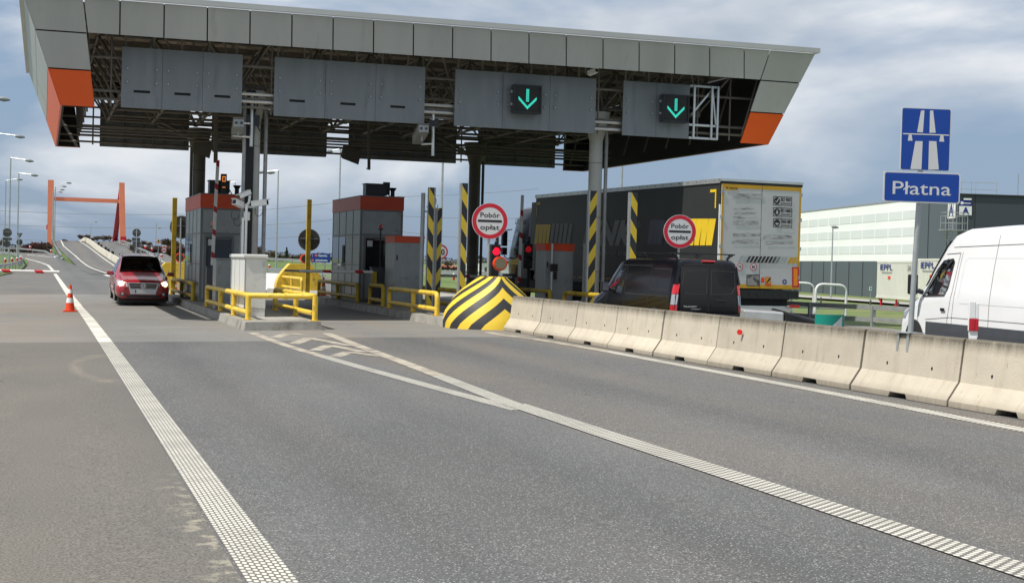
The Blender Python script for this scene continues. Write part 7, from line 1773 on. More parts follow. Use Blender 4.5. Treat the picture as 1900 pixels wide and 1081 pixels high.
# two-tube guardrail
def tube_rail(pts, label, k='galv_dull', zt=.78, zl=.42, name='steel_guardrail', step=1.55, zoff=0.0, cat='guardrail', grp=None, beam=.07):
    P = [Vector((x, y, gz(x, y) if z is None else z)) for x, y, z in pts]
    t = thing(name, label, cat, P[0], group=grp)
    for zz in (zt, zl):
        if zz is None: continue
        mb = MB()
        for a, b in zip(P[:-1], P[1:]): mb.bar(a + up * zz, b + up * zz, .08, beam * 2, k)
        mb.build('beam', t)
    for a, b in zip(P[:-1], P[1:]):
        L_ = (b - a).length; m = max(1, int(L_ / step))
        for i in range(m):
            p = a + (b - a) * (i / m); mb = MB(); mb.bar(p, p + up * (zt + .05), .12, .10, k, up=(0, 1, 0)); mb.build('post', t)
    return t
tube_rail([(21.4, 46.0, 0.0), (22.7, 41.0, -.02), (23.7, 39.0, -.02), (24.3, 37.6, -.03), (26.2, 33.0, -.05)], 'steel two beam guardrail between the lorry and the white van')
# white hoops
def hoop(pa, pb, Y, label, zt=None):
    a, b = AY(pa[0], pa[1], Y), AY(pb[0], pb[1], Y); g = gz(a.x, Y); t = thing('hoop_rail', label, 'railing', (a.x, Y, g), group='white tube hoops beyond the lorry')
    mb = MB(); mb.tube(bend([(a.x, Y, g), (a.x, Y, a.z), (b.x, Y, b.z), (b.x, Y, g)], .3), .045, 'white', 10); mb.build('hoop', t)
    mb = MB(); z = lerp(g, a.z, .22); mb.tube([(a.x, Y, z), (b.x, Y, z)], .025, 'galv_dull', 8); mb.build('cross_bar', t)
hoop((1514, 526.5), (1570.5, 529.5), 47.0, 'white tube hoop standing right of the lorry doors'); hoop((1470, 524), (1510.5, 526.3), 47.2, 'white tube hoop partly hidden by the lorry doors')
# crash cushion
a = AY(1382, 583, 34.6); b = AY(1452, 587, 34.2)
t = thing('crash_cushion', 'long black and pale crash cushion low behind the concrete barriers', 'crash cushion', (a.x, 34.6, gz(a.x, 34.6)))
g = gz(a.x, 34.6); mb = MB(); pa, pb, pc2 = AY(1376, 574, 35), AY(1452, 579, 34.6), AY(1524, 589, 34.2)
mb.hexa([Vector((pa.x, 35.5, g)), Vector((pb.x, 35.1, g)), Vector((pb.x, 34.5, g)), Vector((pa.x, 34.9, g)), Vector((pa.x, 35.5, pa.z + .03)), Vector((pb.x, 35.1, pb.z + .03)), Vector((pb.x, 34.5, pb.z)), Vector((pa.x, 34.9, pa.z))], 'alu'); mb.build('pale_section', t, bevel=.04)
mb = MB(); mb.hexa([Vector((pb.x + .01, 35.3, g)), Vector((pc2.x, 34.4, g)), Vector((pc2.x, 34.2, g)), Vector((pb.x + .01, 34.4, g)), Vector((pb.x + .01, 35.3, pb.z + .10)), Vector((pc2.x - .15, 34.4, pc2.z)), Vector((pc2.x - .1, 34.2, pc2.z - .12)), Vector((pb.x + .01, 34.4, pb.z + .02))], 'black'); mb.build('black_section', t, bevel=.05)
a, b = AY(1520, 583, 31.5), AY(1573, 586, 31.5); g = gz(a.x, 31.5)
t = thing('chevron_sign', 'teal and white chevron plate just above the barrier row', 'road sign', ((a.x + b.x) / 2, 31.5, g)); xm = (a.x + b.x) / 2; rr2 = (b.x - a.x) / 2
mb = MB(); n = 16; vs = []
for i in range(n + 1):
    an = pi + pi * i / n; vs += [(xm + rr2 * cos(an), 31.7 + .25 * sin(an), g + .12), (xm + rr2 * cos(an), 31.7 + .25 * sin(an), a.z)]
mb.add(vs, [(2 * i, 2 * i + 2, 2 * i + 3, 2 * i + 1) for i in range(n)], 'teal'); mb.build('curved_plate', t)
mb = MB()
def cyp(u, z): an = pi + pi * u; return (xm + (rr2 + .004) * cos(an), 31.7 + (.25 + .004) * sin(an), z)
for i in range(8):
    u0, u1 = .3 + i * .05, .3 + (i + 1) * .05; z0, z1 = a.z - .02 - (8 - i) * .05, a.z - .02 - (7 - i) * .05
    mb.add([cyp(u0, g + .14), cyp(u1, g + .14), cyp(u1, z1), cyp(u0, z0)], [(0, 1, 2, 3)], 'signwhite')
for i in range(5):
    u0, u1 = .84 + i * .03, .84 + (i + 1) * .03; z0, z1 = a.z - .04 - i * .06, a.z - .04 - (i + 1) * .06
    mb.add([cyp(u0, g + .14), cyp(u1, g + .14), cyp(u1, z1), cyp(u0, z0)], [(0, 1, 2, 3)], 'signwhite')
mb.build('chevrons', t); mb = MB(); mb.cyl((xm, 31.8, g), (xm, 31.8, a.z - .03), .05, 'galv', 8); mb.build('post', t)
# small blue and white plate on a thin post, bollards
def smallsign(px, p0, p1, pb_, label):
    g_ = GG(px, pb_); d = (g_ - CAM).dot(_f); a, b = AD(px - 2.6, p0, d), AD(px + 2.6, p1, d); t = thing('small_sign', label, 'sign', g_); mb = MB(); mb.cyl(g_, (g_.x, g_.y, b.z), .03, 'galv', 6); mb.build('post', t)
    mb = MB(); mb.box(a.x, b.x, g_.y - .05, g_.y - .02, b.z, a.z, 'white'); mb.box(a.x + .06, b.x - .06, g_.y - .055, g_.y - .051, lerp(b.z, a.z, .3), lerp(b.z, a.z, .8), 'teal'); mb.build('plate', t)
smallsign(1614.5, 531.5, 539, 563, 'small white and teal plate on a thin post left of the container')
for px, y0, y1, lb in ((1523, 551, 562, 'dark bollard inside the white hoop'), (1615, 556.5, 568, 'dark bollard below the small white plate'), (1666, 559.5, 571, 'dark bollard before the white van nose')):
    g_ = GG(px, y1); d = (g_ - CAM).dot(_f); a = AD(px, y0, d); t = thing('bollard', lb, 'bollard', g_, group='dark bollards along the far path'); mb = MB(); mb.cyl(g_, (g_.x, g_.y, a.z), .07, 'signback', 8); mb.build('shaft', t)
# ------------------------------------------------------------------ street lamps
def lamp(px, ptop, d, armpx, armpy, label, pbase=None, heads=1, r=.10, g=None):
    tp_ = AD(px, ptop, d); g = (gz(tp_.x, tp_.y) - .1) if g is None else g; ap = AD(armpx, armpy, d)
    t = thing('street_lamp', label, 'street lamp', (tp_.x, tp_.y, g), group='tall street lamps')
    mb = MB(); mb.tube([(tp_.x, tp_.y, g), (tp_.x, tp_.y, tp_.z)], [r, r * .6], 'galv', 8); mb.build('pole', t)
    sgn = 1 if ap.x > tp_.x else -1; L_ = (ap - tp_).length
    mb = MB(); mb.tube([tp_, ap - Vector((sgn * .55, 0, 0))], r * .45, 'galv', 6); mb.build('arm', t)
    for i in range(heads):
        c = ap - Vector((sgn * (.45 + i * 1.0), 0, .06)); mb = MB(); mb.tube([c - Vector((sgn * .15, 0, 0)), c, c + Vector((sgn * .35, 0, -.03)), c + Vector((sgn * .7, 0, -.06))], [.05, .13, .17, .06], 'lampglow', 10); mb.build('lamp_head', t)
    return t
lamp(20, 292.5, 150, 58, 297, 'tall street lamp second from the left edge, tallest fully visible')
lamp(35, 321, 170, 67, 324, 'street lamp right of the tallest one above the grass bend')
lamp(11, 335, 212, 39, 332, 'thinner street lamp between the left edge and the tallest lamp')
lamp(103, 346, 232, 130, 338.5, 'street lamp beside the left leg of the orange pylon', g=3.0)
lamp(100, 352, 262, 121, 345, 'first lamp behind the pylon side lamp', g=3.6); lamp(98.5, 356, 285, 117.5, 351, 'second lamp behind the pylon side lamp', g=4.0); lamp(97.5, 360, 310, 114, 355.5, 'third and smallest lamp behind the pylon side lamp', g=4.4)
lamp(-16, 246, 128, 41, 252, 'street lamp whose head reaches in low from the left edge'); lamp(-48, 168, 98, 11.5, 182, 'nearest street lamp, only its head showing at the left edge')
lamp(516.5, 316, 150, 481, 318, 'double headed street lamp right of the white cabinet', heads=2); lamp(436.5, 338, 215, 411, 338, 'street lamp seen behind the first booth roof')
lamp(632, 276, 133, 606, 279, 'street lamp partly behind the dark sign backs above the second booth', heads=1)
lamp(823.5, 230, 105, 796, 232, 'street lamp pole rising behind the pair of striped posts', r=.11); lamp(1157, 215, 92, 1130, 218, 'street lamp pole seen between the canopy edge and the lorry roof')
lamp(1545.5, 421, 158, 1552, 420, 'slim lamp in front of the white warehouse wall', g=-1.2)
lamp(168.5, 416, 400, 179, 411, 'small distant lamp over the road crest', g=4); lamp(290, 413, 330, 297, 422, 'small distant lamp right of the road crest', g=0); lamp(611, 443, 500, 608.5, 442, 'tiny distant lamp above the blue direction sign')
# ------------------------------------------------------------------ orange portal pylon
py_t = thing('bridge_pylon', 'tall orange portal pylon with paired crossbeams over the overpass', 'bridge pylon', (8, 315, 3))
def leg(p0, p1, w, dp, k, nm, w1=None):
    p0, p1 = Vector(p0), Vector(p1); w1 = w if w1 is None else w1; mb = MB()
    mb.hexa([p0 + Vector(q) for q in ((-w / 2, -dp / 2, 0), (w / 2, -dp / 2, 0), (w / 2, dp / 2, 0), (-w / 2, dp / 2, 0))] + [p1 + Vector(q) for q in ((-w1 / 2, -dp / 2, 0), (w1 / 2, -dp / 2, 0), (w1 / 2, dp / 2, 0), (-w1 / 2, dp / 2, 0))], k); return mb.build(nm, py_t)
pl0, pl1 = AD(93, 452, 300), AD(94.5, 334, 300); pr0, pr1 = AD(228.5, 452, 300), AD(226, 339, 300)
leg((pl0.x, pl0.y, 2.5), pl1, 1.15, 1.1, 'pylon', 'leg'); leg((pl0.x + .5, pl0.y + 34, 4.0), (pl1.x, pl1.y + 1.2, pl1.z - .6), .9, 1.0, 'pylon', 'raking_leg')
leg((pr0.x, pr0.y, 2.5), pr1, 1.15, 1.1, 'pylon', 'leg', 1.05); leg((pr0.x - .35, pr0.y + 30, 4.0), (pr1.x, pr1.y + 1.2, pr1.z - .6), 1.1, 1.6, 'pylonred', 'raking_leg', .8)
zb1 = AD(160, 366.5, 300).z; zb0 = AD(160, 373.5, 300).z
mb = MB(); mb.box(pl1.x + .2, pr1.x - .2, pl1.y + .4, pl1.y + 1.4, zb0, zb1, 'pylon'); mb.build('crossbeam', py_t); mb = MB(); mb.box(pl1.x + .2, pr1.x - .2, pl1.y + 7, pl1.y + 8.2, zb0 + .2, zb1 + .05, 'pylon'); mb.build('crossbeam', py_t)
mb = MB(); zr0, zr1 = AD(93, 426, 300).z, AD(93, 417, 300).z; mb.box(pl1.x - .70, pl1.x + .50, pl1.y - .60, pl1.y - .57, zr0, zr1, 'red'); zr0 = AD(228, 450, 300).z; zr1 = AD(228, 439, 300).z; mb.box(pr0.x - .58, pr0.x + .58, pr0.y - .58, pr0.y - .56, zr0, zr1, 'red'); mb.build('red_bands', py_t)
# ------------------------------------------------------------------ guardrails on the left
def wrail(pts, label, h=.75, step=4.0, k='galv', grp='guardrails on the exit side', refl=()):
    P = [AD(*q) for q in pts]; t = thing('guardrail', label, 'guardrail', P[0], group=grp)
    mb = MB()
    for a, b in zip(P[:-1], P[1:]):
        for dz in (-.04, -.20): mb.bar(a + up * dz, b + up * dz, .07, .11, k)
        mb.bar(a + up * -.12, b + up * -.12, .03, .06, 'galv_dull')
    mb.build('beam', t)
    for a, b in zip(P[:-1], P[1:]):
        L_ = (b - a).length; m = max(1, int(L_ / step))
        for i in range(m): p = a + (b - a) * (i / m); mb = MB(); mb.bar(p - up * h, p - up * .02, .10, .12, 'galv_dull', up=(0, 1, 0)); mb.build('post', t)
    return t
wrail([(-30, 458, 250), (30, 459, 250), (60, 462, 245), (84, 464.5, 235), (97, 472.5, 215), (108, 474, 205)], 'guardrail behind the slip road, ending at the road split')
wrail([(96, 440, 285), (101, 452, 250), (107, 462, 225), (114, 472, 205)], 'guardrail climbing the left edge of the overpass')
wrail([(-30, 492, 105), (0, 490.5, 112), (18, 488, 122), (34, 484, 135), (42, 478, 155), (38, 472.5, 180), (22, 468.5, 200), (-10, 464.5, 215)], 'guardrail curving round the grass with the tall lamps')
wrail([(206, 452, 300), (216, 447.5, 290), (228, 445.5, 275), (245, 452, 255), (258, 459, 235), (285, 470, 210), (301, 480, 190)], 'guardrail along the right edge of the overpass')
wrail([(497, 497, 120), (560, 500, 112), (640, 505, 104), (700, 508.5, 98)], 'pale guardrail behind the second lane boom')
wrail([(494, 478, 190), (560, 481, 180), (640, 488, 170)], 'guardrail on top of the grass bank near the blue direction sign', step=2.5)
wrail([(780, 500, 120), (900, 504, 115), (960, 507, 112)], 'guardrail seen between the striped posts and the nose')
# concrete wall on the overpass crown
mb = MB(); Lw = [Vector((p.x, p.y, p.z)) for p in Cc]
for a, b in zip(Lw[:-1], Lw[1:]): mb.hexa([a - Vector((.3, 0, 0)), b - Vector((.3, 0, 0)), b + Vector((.3, 0, 0)), a + Vector((.3, 0, 0)), a + Vector((-.12, 0, .8)), b + Vector((-.12, 0, .8)), b + Vector((.12, 0, .8)), a + Vector((.12, 0, .8))], 'wall')
o = mb.build('median_wall'); tag(o, 'long pale concrete median wall running up the overpass', 'concrete barrier')
for i, (px, py) in enumerate(((183, 452), (188, 456), (196, 461), (201, 464.5), (209, 469))):
    p = AD(px, py, 270 - i * 12); t = thing('wall_reflector', 'dark reflector on the median wall', 'reflector', p, group='dark reflectors on the median wall'); mb = MB(); mb.box(p.x - .2, p.x + .2, p.y - .04, p.y + .04, p.z - .25, p.z + .25, 'blackm'); mb.bar(p - up * .25, p - up * 1.0, .06, .06, 'galv_dull'); mb.build('plate', t)
# white barrier blocks beyond the second booth lane
for i, (a, b) in enumerate((((497, 520), (543, 520)),)):
    pa, pb = AY(495, 506, 74), AY(545, 508, 74); t = thing('white_barrier', 'white concrete barrier in the sun beyond the yellow nose', 'concrete barrier', (pa.x, 74, gz(5)))
    mb = MB(); g = gz(pa.x); mb.hexa([(pa.x - 1, 74, g), (pb.x, 72, g), (pb.x, 72.6, g), (pa.x - 1, 74.6, g), (pa.x - 1, 74.2, pa.z), (pb.x, 72.2, pa.z), (pb.x, 72.4, pa.z), (pa.x - 1, 74.4, pa.z)], 'white'); mb.build('block', t)
def delineator(px, py0, py1, d, label, s=1):
    a, b = AD(px, py0, d), AD(px, py1, d); t = thing('marker_post', label, 'marker post', b, group='small red and white marker posts'); r = abs(AD(px + 2.2, py0, d).x - a.x)
    mb = MB(); mb.cyl(b, a - up * (a.z - b.z) * .35, r, 'red', 8); mb.build('red_band', t); mb = MB(); mb.cyl(a - up * (a.z - b.z) * .34, a, r, 'white', 8, r * .8); mb.build('white_cap', t)
for q in ((10, 478, 487, 130, 'red and white marker under the tallest lamp'), (22.5, 477, 486, 132, 'red and white marker right of the tallest lamp'), (32, 477, 484, 135, 'red and white marker under the second tall lamp'), (38.5, 475, 481, 140, 'red and white marker at the guardrail bend'),
          (56, 456, 461, 245, 'red and white marker above the far guardrail'), (95, 463, 468, 225, 'red and white marker below the left pylon leg'), (500, 490, 497, 120, 'red and white marker on the bank left of the lamp'), (842, 506, 520, 112, 'red and white marker seen between the striped posts'),
          (270, 455, 461, 235, 'red and white marker left of the triangular sign'), (282, 459, 465, 225, 'red and white marker under the triangular sign'), (300, 471, 477, 200, 'red and white marker above the red car roof')): delineator(*q)
# signs
signback(13.5, 431.5, 138, .40, 0, 'stacked grey sign backs in front of the tallest lamp', plates=((5.5, 440.5, 22, 446, 0), (5, 446, 21, 459, 1)), pole_px=5.5)
signback(36.5, 436.5, 142, .27, 0, 'triangular grey sign back beside the second lamp', plates=((30.5, 443.5, 42, 455, 1),), tri=True, pole_px=35.5)
signback(253.5, 432, 118, .33, 0, 'grey stack of a round and two square sign backs above the red car', plates=((245, 440.6, 260, 447.4, 0), (246, 447.6, 259, 459, 0)))
p = AD(294, 447, 190); t = thing('warning_sign', 'small yellow triangular warning sign on a thin post', 'road sign', (p.x, p.y, gz(p.x, p.y)))
mb = MB(); r = .32; mb.prism([(-r, -r * .85), (r, -r * .85), (0, r * .95)], p, (1, 0, 0), (0, 0, 1), (0, .03, 0), 'orange'); mb.prism([(-r * .7, -r * .66), (r * .7, -r * .66), (0, r * .64)], p - Vector((0, .005, 0)), (1, 0, 0), (0, 0, 1), (0, .004, 0), 'curt_y'); mb.box(p.x - .09, p.x + .09, p.y - .012, p.y - .007, p.z - .12, p.z + .08, 'ink'); mb.build('plate', t); mb = MB(); mb.cyl((p.x, p.y + .05, gz(p.x)), (p.x, p.y + .05, p.z), .03, 'galv', 6); mb.build('post', t)
p = AD(304.5, 461, 190); t = thing('arrow_board', 'small white board with red chevrons pointing up', 'road sign', (p.x, p.y, gz(p.x, p.y)))
mb = MB(); mb.box(p.x - .28, p.x + .28, p.y, p.y + .03, p.z - .5, p.z + .45, 'signwhite'); mb.build('board', t); mb = MB()
for dz in (-.25, .15): mb.add([(p.x - .28, p.y - .006, p.z + dz - .22), (p.x, p.y - .006, p.z + dz), (p.x + .28, p.y - .006, p.z + dz - .22), (p.x + .28, p.y - .006, p.z + dz - .04), (p.x, p.y - .006, p.z + dz + .2), (p.x - .28, p.y - .006, p.z + dz - .04)], [(0, 1, 4, 5), (1, 2, 3, 4)], 'signred')
mb.build('chevrons', t); mb = MB(); mb.cyl((p.x, p.y + .06, gz(p.x)), (p.x, p.y + .06, p.z - .5), .03, 'galv', 6); mb.build('post', t)
a, b = AD(577.5, 469.5, 125), AD(614.5, 487.5, 125); t = thing('direction_sign', 'blue direction sign with white place names beyond the second booth', 'road sign', ((a.x + b.x) / 2, a.y, gz(a.x)))
u_ = Vector((b.x - a.x, 0, 0)).normalized(); mb = MB(); mb.box(a.x, b.x, a.y, a.y + .05, b.z, a.z, 'signblue'); mb.build('board', t)
mb = MB(); cz = (a.z + b.z) / 2; x = a.x; w = b.x - a.x; yy = a.y
text(mb, 'Katowice', (x + w * .38, yy, cz + .12), (1, 0, 0), (0, 0, 1), 'white', .20, w * .46, bold=.03, align='l', out=.01); text(mb, 'Jędrzychowice', (x + w * .22, yy, cz - .28), (1, 0, 0), (0, 0, 1), 'white', .20, w * .64, bold=.03, align='l', out=.01)
mb.box(x + w * .18, x + w * .33, yy - .01, yy - .004, cz + .10, cz + .33, 'red'); text(mb, 'A4', (x + w * .255, yy, cz + .13), (1, 0, 0), (0, 0, 1), 'white', .15, w * .1, out=.015); mb.box(x + w * .02, x + w * .14, yy - .01, yy - .004, cz - .31, cz - .1, 'red'); text(mb, 'A4', (x + w * .08, yy, cz - .28), (1, 0, 0), (0, 0, 1), 'white', .15, w * .09, out=.015)
mb.bar((x + w * .08, yy - .01, cz + .08), (x + w * .08, yy - .01, cz + .32), .01, .04, 'white', up=(0, 1, 0)); mb.build('lettering', t)
for q in (.25, .75): mb = MB(); mb.cyl((x + w * q, yy + .12, gz(x)), (x + w * q, yy + .12, a.z - .1), .05, 'galv', 8); mb.build('post', t)
# ------------------------------------------------------------------ grass banks
def bank(name, ridge, back, k='grass2'):
    """ridge: (px, py, d) crest points; falls towards us and away"""
    mb = MB(); R = [AD(*q) for q in ridge]; vs = []
    for p in R:
        g = gz(p.x, p.y) - .1; vs += [Vector((p.x, p.y - back, g)), p, Vector((p.x, p.y + 12, p.z)), Vector((p.x, p.y + 30, g))]
    fs = []
    for i in range(len(R) - 1):
        for j in range(3): fs.append((i * 4 + j, i * 4 + j + 1, (i + 1) * 4 + j + 1, (i + 1) * 4 + j))
    mb.add(vs, fs, k); o = recalc(mb.build(name)); o['kind'] = 'structure'
bank('grass_bank', [(420, 486, 195), (494, 484, 192), (560, 486.5, 182), (640, 493.5, 172), (700, 497, 165)], 40)
# ------------------------------------------------------------------ bare trees and bushes
def twig_tree(h, spread, seed, k, levels=4, nb=4, trunkr=.12, multi=1):
    r_ = random.Random(seed); mb = MB(); tr = MB()
    def grow(p, d, L_, rad, lev):
        q = p + d * L_; tgt = tr if lev == 0 and multi == 1 else mb
        a = d.cross(Vector((.3, .8, .1))).normalized(); b = d.cross(a); r2 = rad * .6
        vs = [p + (a * cos(t) + b * sin(t)) * rad for t in (0, 2.09, 4.19)] + [q + (a * cos(t) + b * sin(t)) * r2 for t in (0, 2.09, 4.19)]
        tgt.add(vs, [(0, 1, 4, 3), (1, 2, 5, 4), (2, 0, 3, 5)], 'bark' if tgt is tr else k)
        if lev >= levels: return
        n = nb + (1 if r_.random() < .5 else 0)
        for i in range(n):
            dd = (d + Vector((r_.uniform(-1, 1), r_.uniform(-1, 1), r_.uniform(-.35, .7))) * spread).normalized()
            grow(p + d * L_ * r_.uniform(.45, 1.0), dd, L_ * r_.uniform(.55, .8), max(r2 * .8, .11), lev + 1)
    if multi == 1: grow(Vector((0, 0, 0)), Vector((0, 0, 1)), h * .34, trunkr, 0)
    else:
        for i in range(multi):
            grow(Vector((r_.uniform(-1, 1) * h * .5, r_.uniform(-.4, .4) * h, 0)), Vector((r_.uniform(-.5, .5), r_.uniform(-.3, .3), 1)).normalized(), h * .42, .2, 1)
    return tr, mb
protos = {}
def proto(key, h, spread, seed, k, levels, nb, multi=1):
    tr, cr = twig_tree(h, spread, seed, k, levels, nb, h * .016, multi); protos[key] = (tr, cr, h)
def plant(px, pbase, ptop, d, key, label, name, cat, grp, widen=1.0):
    b, tpp = AD(px, pbase, d), AD(px, ptop, d); tr, cr, h = protos[key]; s = (tpp.z - b.z) / (h * 1.12)
    if key not in _first:
        t = thing(name, label, cat, (b.x, b.y, b.z), local=True, group=grp)
        if tr.v: tr.build('trunk', t, world=False)
        cr.build('crown' if tr.v else 'branches', t, world=False); _first[key] = t
    else:
        t = dup(_first[key], (b.x, b.y, b.z), label); t.name = name
    t.rotation_euler = (0, 0, (px * 1.7) % 6.28); t.scale = (s * widen, s * widen, s); return t
_first = {}
proto('tree_a', 8, .75, 11, 'twigs', 5, 4); proto('tree_b', 8, .85, 12, 'twigs', 5, 4); proto('bush_a', 4, .8, 13, 'twigs_red', 4, 4, 16); proto('bush_b', 4, .8, 14, 'twigs', 4, 4, 16)
GT, GB = 'bare trees on the horizon', 'leafless bushes beyond the road'
rs = random.Random(21)
n = 0
for px, pb, pt, d, key, w in ((152, 452, 429, 420, 'tree_a', 1.3), (163, 452, 428, 430, 'tree_b', 1.3), (180, 452, 432, 400, 'tree_a', 1.4), (192, 452, 430, 410, 'tree_b', 1.4), (203, 452, 431, 420, 'tree_a', 1.3), (120, 452, 440, 460, 'tree_b', 1.5), (240, 456, 438, 380, 'tree_a', 1.3), (262, 460, 440, 340, 'tree_b', 1.5), (276, 462, 444, 330, 'tree_a', 1.3), (305, 468, 432, 300, 'tree_a', 1.1), (317, 470, 436, 300, 'tree_b', 1.3), (330, 472, 440, 300, 'tree_a', 1.2), (3, 470, 430, 300, 'tree_b', 1.0), (172, 452, 436, 440, 'tree_b', 1.2), (213, 454, 436, 400, 'tree_b', 1.2),
                             (473, 480, 452, 250, 'tree_a', 1.0), (482, 482, 446, 240, 'tree_b', .9), (490, 482, 462, 260, 'tree_a', 1.4), (500, 482, 463, 270, 'tree_b', 1.4), (510, 482, 461, 270, 'tree_a', 1.3), (557, 484, 466, 260, 'tree_b', 1.1), (832, 502, 476, 300, 'tree_b', 1.0)):
    n += 1; plant(px, pb, pt, d, key, 'bare brown tree on the horizon' if px < 400 else 'bare brown tree beyond the grass bank', 'bare_tree', 'tree', GT if px < 400 else 'bare trees beyond the bank', w)
for px, pb, pt, d, key, w in ((50, 470, 452, 262, 'bush_a', 1.3), (60, 471, 448, 262, 'bush_a', 1.2), (68, 471, 444, 262, 'bush_a', 1.1), (76, 471, 443, 262, 'bush_a', 1.1), (40, 470, 457, 262, 'bush_b', 1.4), (82, 471, 449, 262, 'bush_b', 1.1), (20, 470, 459, 262, 'bush_b', 1.5)):
    plant(px, pb, pt, d, key, 'low leafless bush left of the orange pylon', 'bare_bush', 'bush', 'leafless bushes left of the pylon', w)
for i in range(9):
    px = 262 + i * 9; plant(px, 472 + i * .5, 452 + rs.uniform(-3, 3), 250, 'bush_a' if i % 3 else 'bush_b', 'low leafless bush right of the overpass', 'bare_bush', 'bush', 'leafless bushes right of the overpass', 1.2)
for i in range(12):
    px = 455 + i * 16; plant(px, 484, 473 + rs.uniform(-2, 2), 300, 'bush_b', 'low brown bush behind the grass bank', 'bare_bush', 'bush', 'leafless bushes behind the bank', 1.4)
for i in range(7):
    px = 800 + i * 24; plant(px, 506, 492 + rs.uniform(-3, 2), 260, 'bush_a' if i < 3 else 'bush_b', 'low leafless bush seen past the striped posts', 'bare_bush', 'bush', 'leafless bushes past the striped posts', 1.4)
# pine
def pine(px, pb, pt, d, label, wpx):
    b, tp2 = AD(px, pb, d), AD(px, pt, d); h = tp2.z - b.z; wid = abs(AD(px + wpx, pb, d).x - b.x); r_ = random.Random(4)
    t = thing('pine_tree', label, 'tree', b); mb = MB(); mb.tube([b, tp2], [h * .03, .03], 'bark', 6); mb.build('trunk', t); mb = MB()
    for i in range(5200):
        f = r_.random() ** .8; an = r_.uniform(0, 2 * pi); lim = wid * (1 - f) ** .75 * (.65 + .35 * sin(f * 22 + an * 2)) * (.7 + .3 * sin(an * 5 + f * 6)); rad = lim * r_.random() ** .45
        c = b + Vector((cos(an) * rad, sin(an) * rad, h * (.1 + f * .9) - rad * .12)); s = h * .022
        a = Vector((r_.uniform(-1, 1), r_.uniform(-1, 1), r_.uniform(-.6, .6))).normalized() * s * 1.6; bb = a.cross(Vector((r_.uniform(-1, 1), r_.uniform(-1, 1), 1))).normalized() * s * .7
        mb.add([c - a, c + bb, c + a, c - bb], [(0, 1, 2, 3)], 'needles')
    mb.build('crown', t)
pine(531.5, 485, 458.5, 230, 'dark green pine beyond the grass bank', 8); pine(519, 485, 471, 235, 'low dark green conifer left of the pine', 7); pine(542, 485, 473, 235, 'low dark green conifer right of the pine', 5)
# far woods and houses along the horizon
def woods(name, x0, x1, d, py_t, py_b, k, n, hvar, seed, label):
    r_ = random.Random(seed); mb = MB()
    for i in range(n):
        px = lerp(x0, x1, r_.random()); f = r_.random(); pt2 = py_t(px); pb2 = py_b(px)
        y = lerp(pb2, pt2 + hvar * (sin(px * .21) * .5 + sin(px * .067 + 2)) * .5, f ** .8); c = AD(px, y, d * r_.uniform(.98, 1.05)); s = d / FOC * r_.uniform(1.0, 2.6)
        a = Vector((r_.uniform(-1, 1), r_.uniform(-1, 1), r_.uniform(-.7, .7))).normalized() * s; bb = a.cross(Vector((r_.uniform(-1, 1), r_.uniform(-1, 1), 1))).normalized() * s * .8
        mb.add([c - a, c + bb, c + a, c - bb], [(0, 1, 2, 3)], k)
    o = mb.build(name); tag(o, label, 'woodland', kind='stuff'); return o
M['farwood'] = mat('hazed_far_wood', (0.10, 0.105, 0.115), .9, var=.3, vs=.02)  # distance haze mixed into the colour, greyer and bluer than bare wood
M['midwood'] = mat('far_scrub', (0.115, 0.10, 0.085), .9, var=.3, vs=.05)
hz = lambda px: 466 + .027 * (px - 80)
woods('distant_woodland', -60, 1120, 900, lambda p: hz(p) - 9, lambda p: hz(p) + 3, 'farwood', 9000, 5, 3, 'distant blue grey woodland along the horizon')
woods('distant_scrub', -60, 1120, 520, lambda p: hz(p) - 3.5, lambda p: hz(p) + 6, 'midwood', 7000, 4, 5, 'distant brown scrub along the horizon')
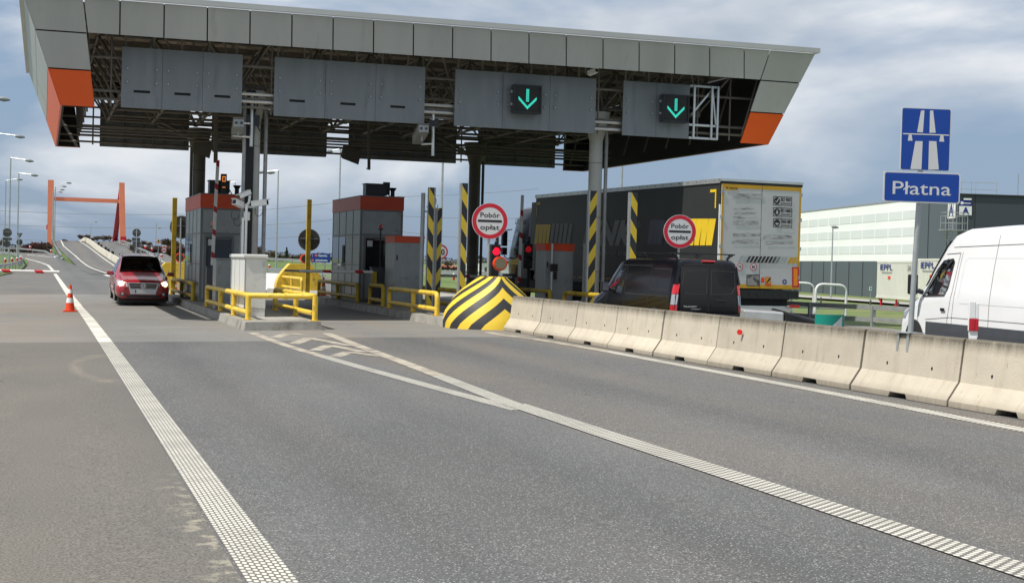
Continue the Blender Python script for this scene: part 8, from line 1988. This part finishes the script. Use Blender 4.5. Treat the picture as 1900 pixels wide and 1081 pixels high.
# red roofed houses seen between the striped posts
for i, (x0, x1, yt, yb) in enumerate(((818, 834, 491, 503), (833, 850, 492.5, 504))):
    a, b = AD(x0, yt, 380 + i * 8), AD(x1, yb, 380 + i * 8); t = thing('house', ('left' if i == 0 else 'right') + ' of two red roofed houses seen between the striped posts', 'house', (a.x, a.y, b.z)); zm = lerp(b.z, a.z, .55)
    mb = MB(); mb.box(a.x, b.x, a.y, a.y + 7, b.z - 1, zm, 'contain'); mb.build('wall', t); mb = MB(); ym = a.y + 3.5
    mb.add([(a.x - .3, a.y - .4, zm), (b.x + .3, a.y - .4, zm), (b.x + .3, ym, a.z), (a.x - .3, ym, a.z), (b.x + .3, a.y + 7.4, zm), (a.x - .3, a.y + 7.4, zm)], [(0, 1, 2, 3), (3, 2, 4, 5), (0, 3, 5), (1, 4, 2)], 'roofred'); mb.build('roof', t)
    mb = MB(); w_ = (b.x - a.x)
    for q in (.2, .6): mb.box(a.x + w_ * q, a.x + w_ * (q + .18), a.y - .03, a.y - .005, lerp(b.z, zm, .3), lerp(b.z, zm, .8), 'glass')
    mb.build('window', t)
a, b = AD(889, 487, 200), AD(946, 503, 200); t = thing('white_building', 'low white building behind the traffic light', 'building', (a.x, a.y, gz(a.x)))
mb = MB(); mb.box(a.x, b.x + 3, a.y, a.y + 8, gz(a.x) - .1, a.z, 'white'); mb.build('wall', t); mb = MB(); mb.box(a.x - .1, b.x + 3.1, a.y - .1, a.y + 8.1, a.z + .002, a.z + .2, 'dgrey'); mb.build('roof', t)
mb = MB(); mb.box(a.x + .8, a.x + 2.4, a.y - .04, a.y - .005, gz(a.x), a.z - .6, 'signback'); mb.build('door', t)
# overhead power lines
def wire(pts, label, r=.055):
    P = [AD(*q) for q in pts]; full = []
    for a, b in zip(P[:-1], P[1:]):
        sag = (b - a).length * .012
        for i in range(10): q = i / 10; full.append(a.lerp(b, q) - up * sag * 4 * q * (1 - q))
    full.append(P[-1]); mb = MB(); mb.tube(full, r, 'wire', 4, False); tag(mb.build('power_line'), label, 'power line', 'overhead power lines')
wire([(-80, 386, 520), (420, 396, 520)], 'highest power line crossing behind the pylon', .075); wire([(-80, 412, 520), (420, 420, 520)], 'middle power line crossing behind the pylon', .075); wire([(-80, 438, 540), (420, 446, 540)], 'lowest power line crossing behind the pylon', .075)
wire([(430, 393, 520), (700, 365, 520), (1000, 350, 520)], 'highest power line to the right of the white cabinet', .075); wire([(430, 420, 520), (700, 398, 520), (1000, 404, 520)], 'middle power line to the right of the white cabinet', .075); wire([(430, 445, 520), (700, 424, 520), (1000, 450, 520)], 'lowest power line to the right of the white cabinet', .075)
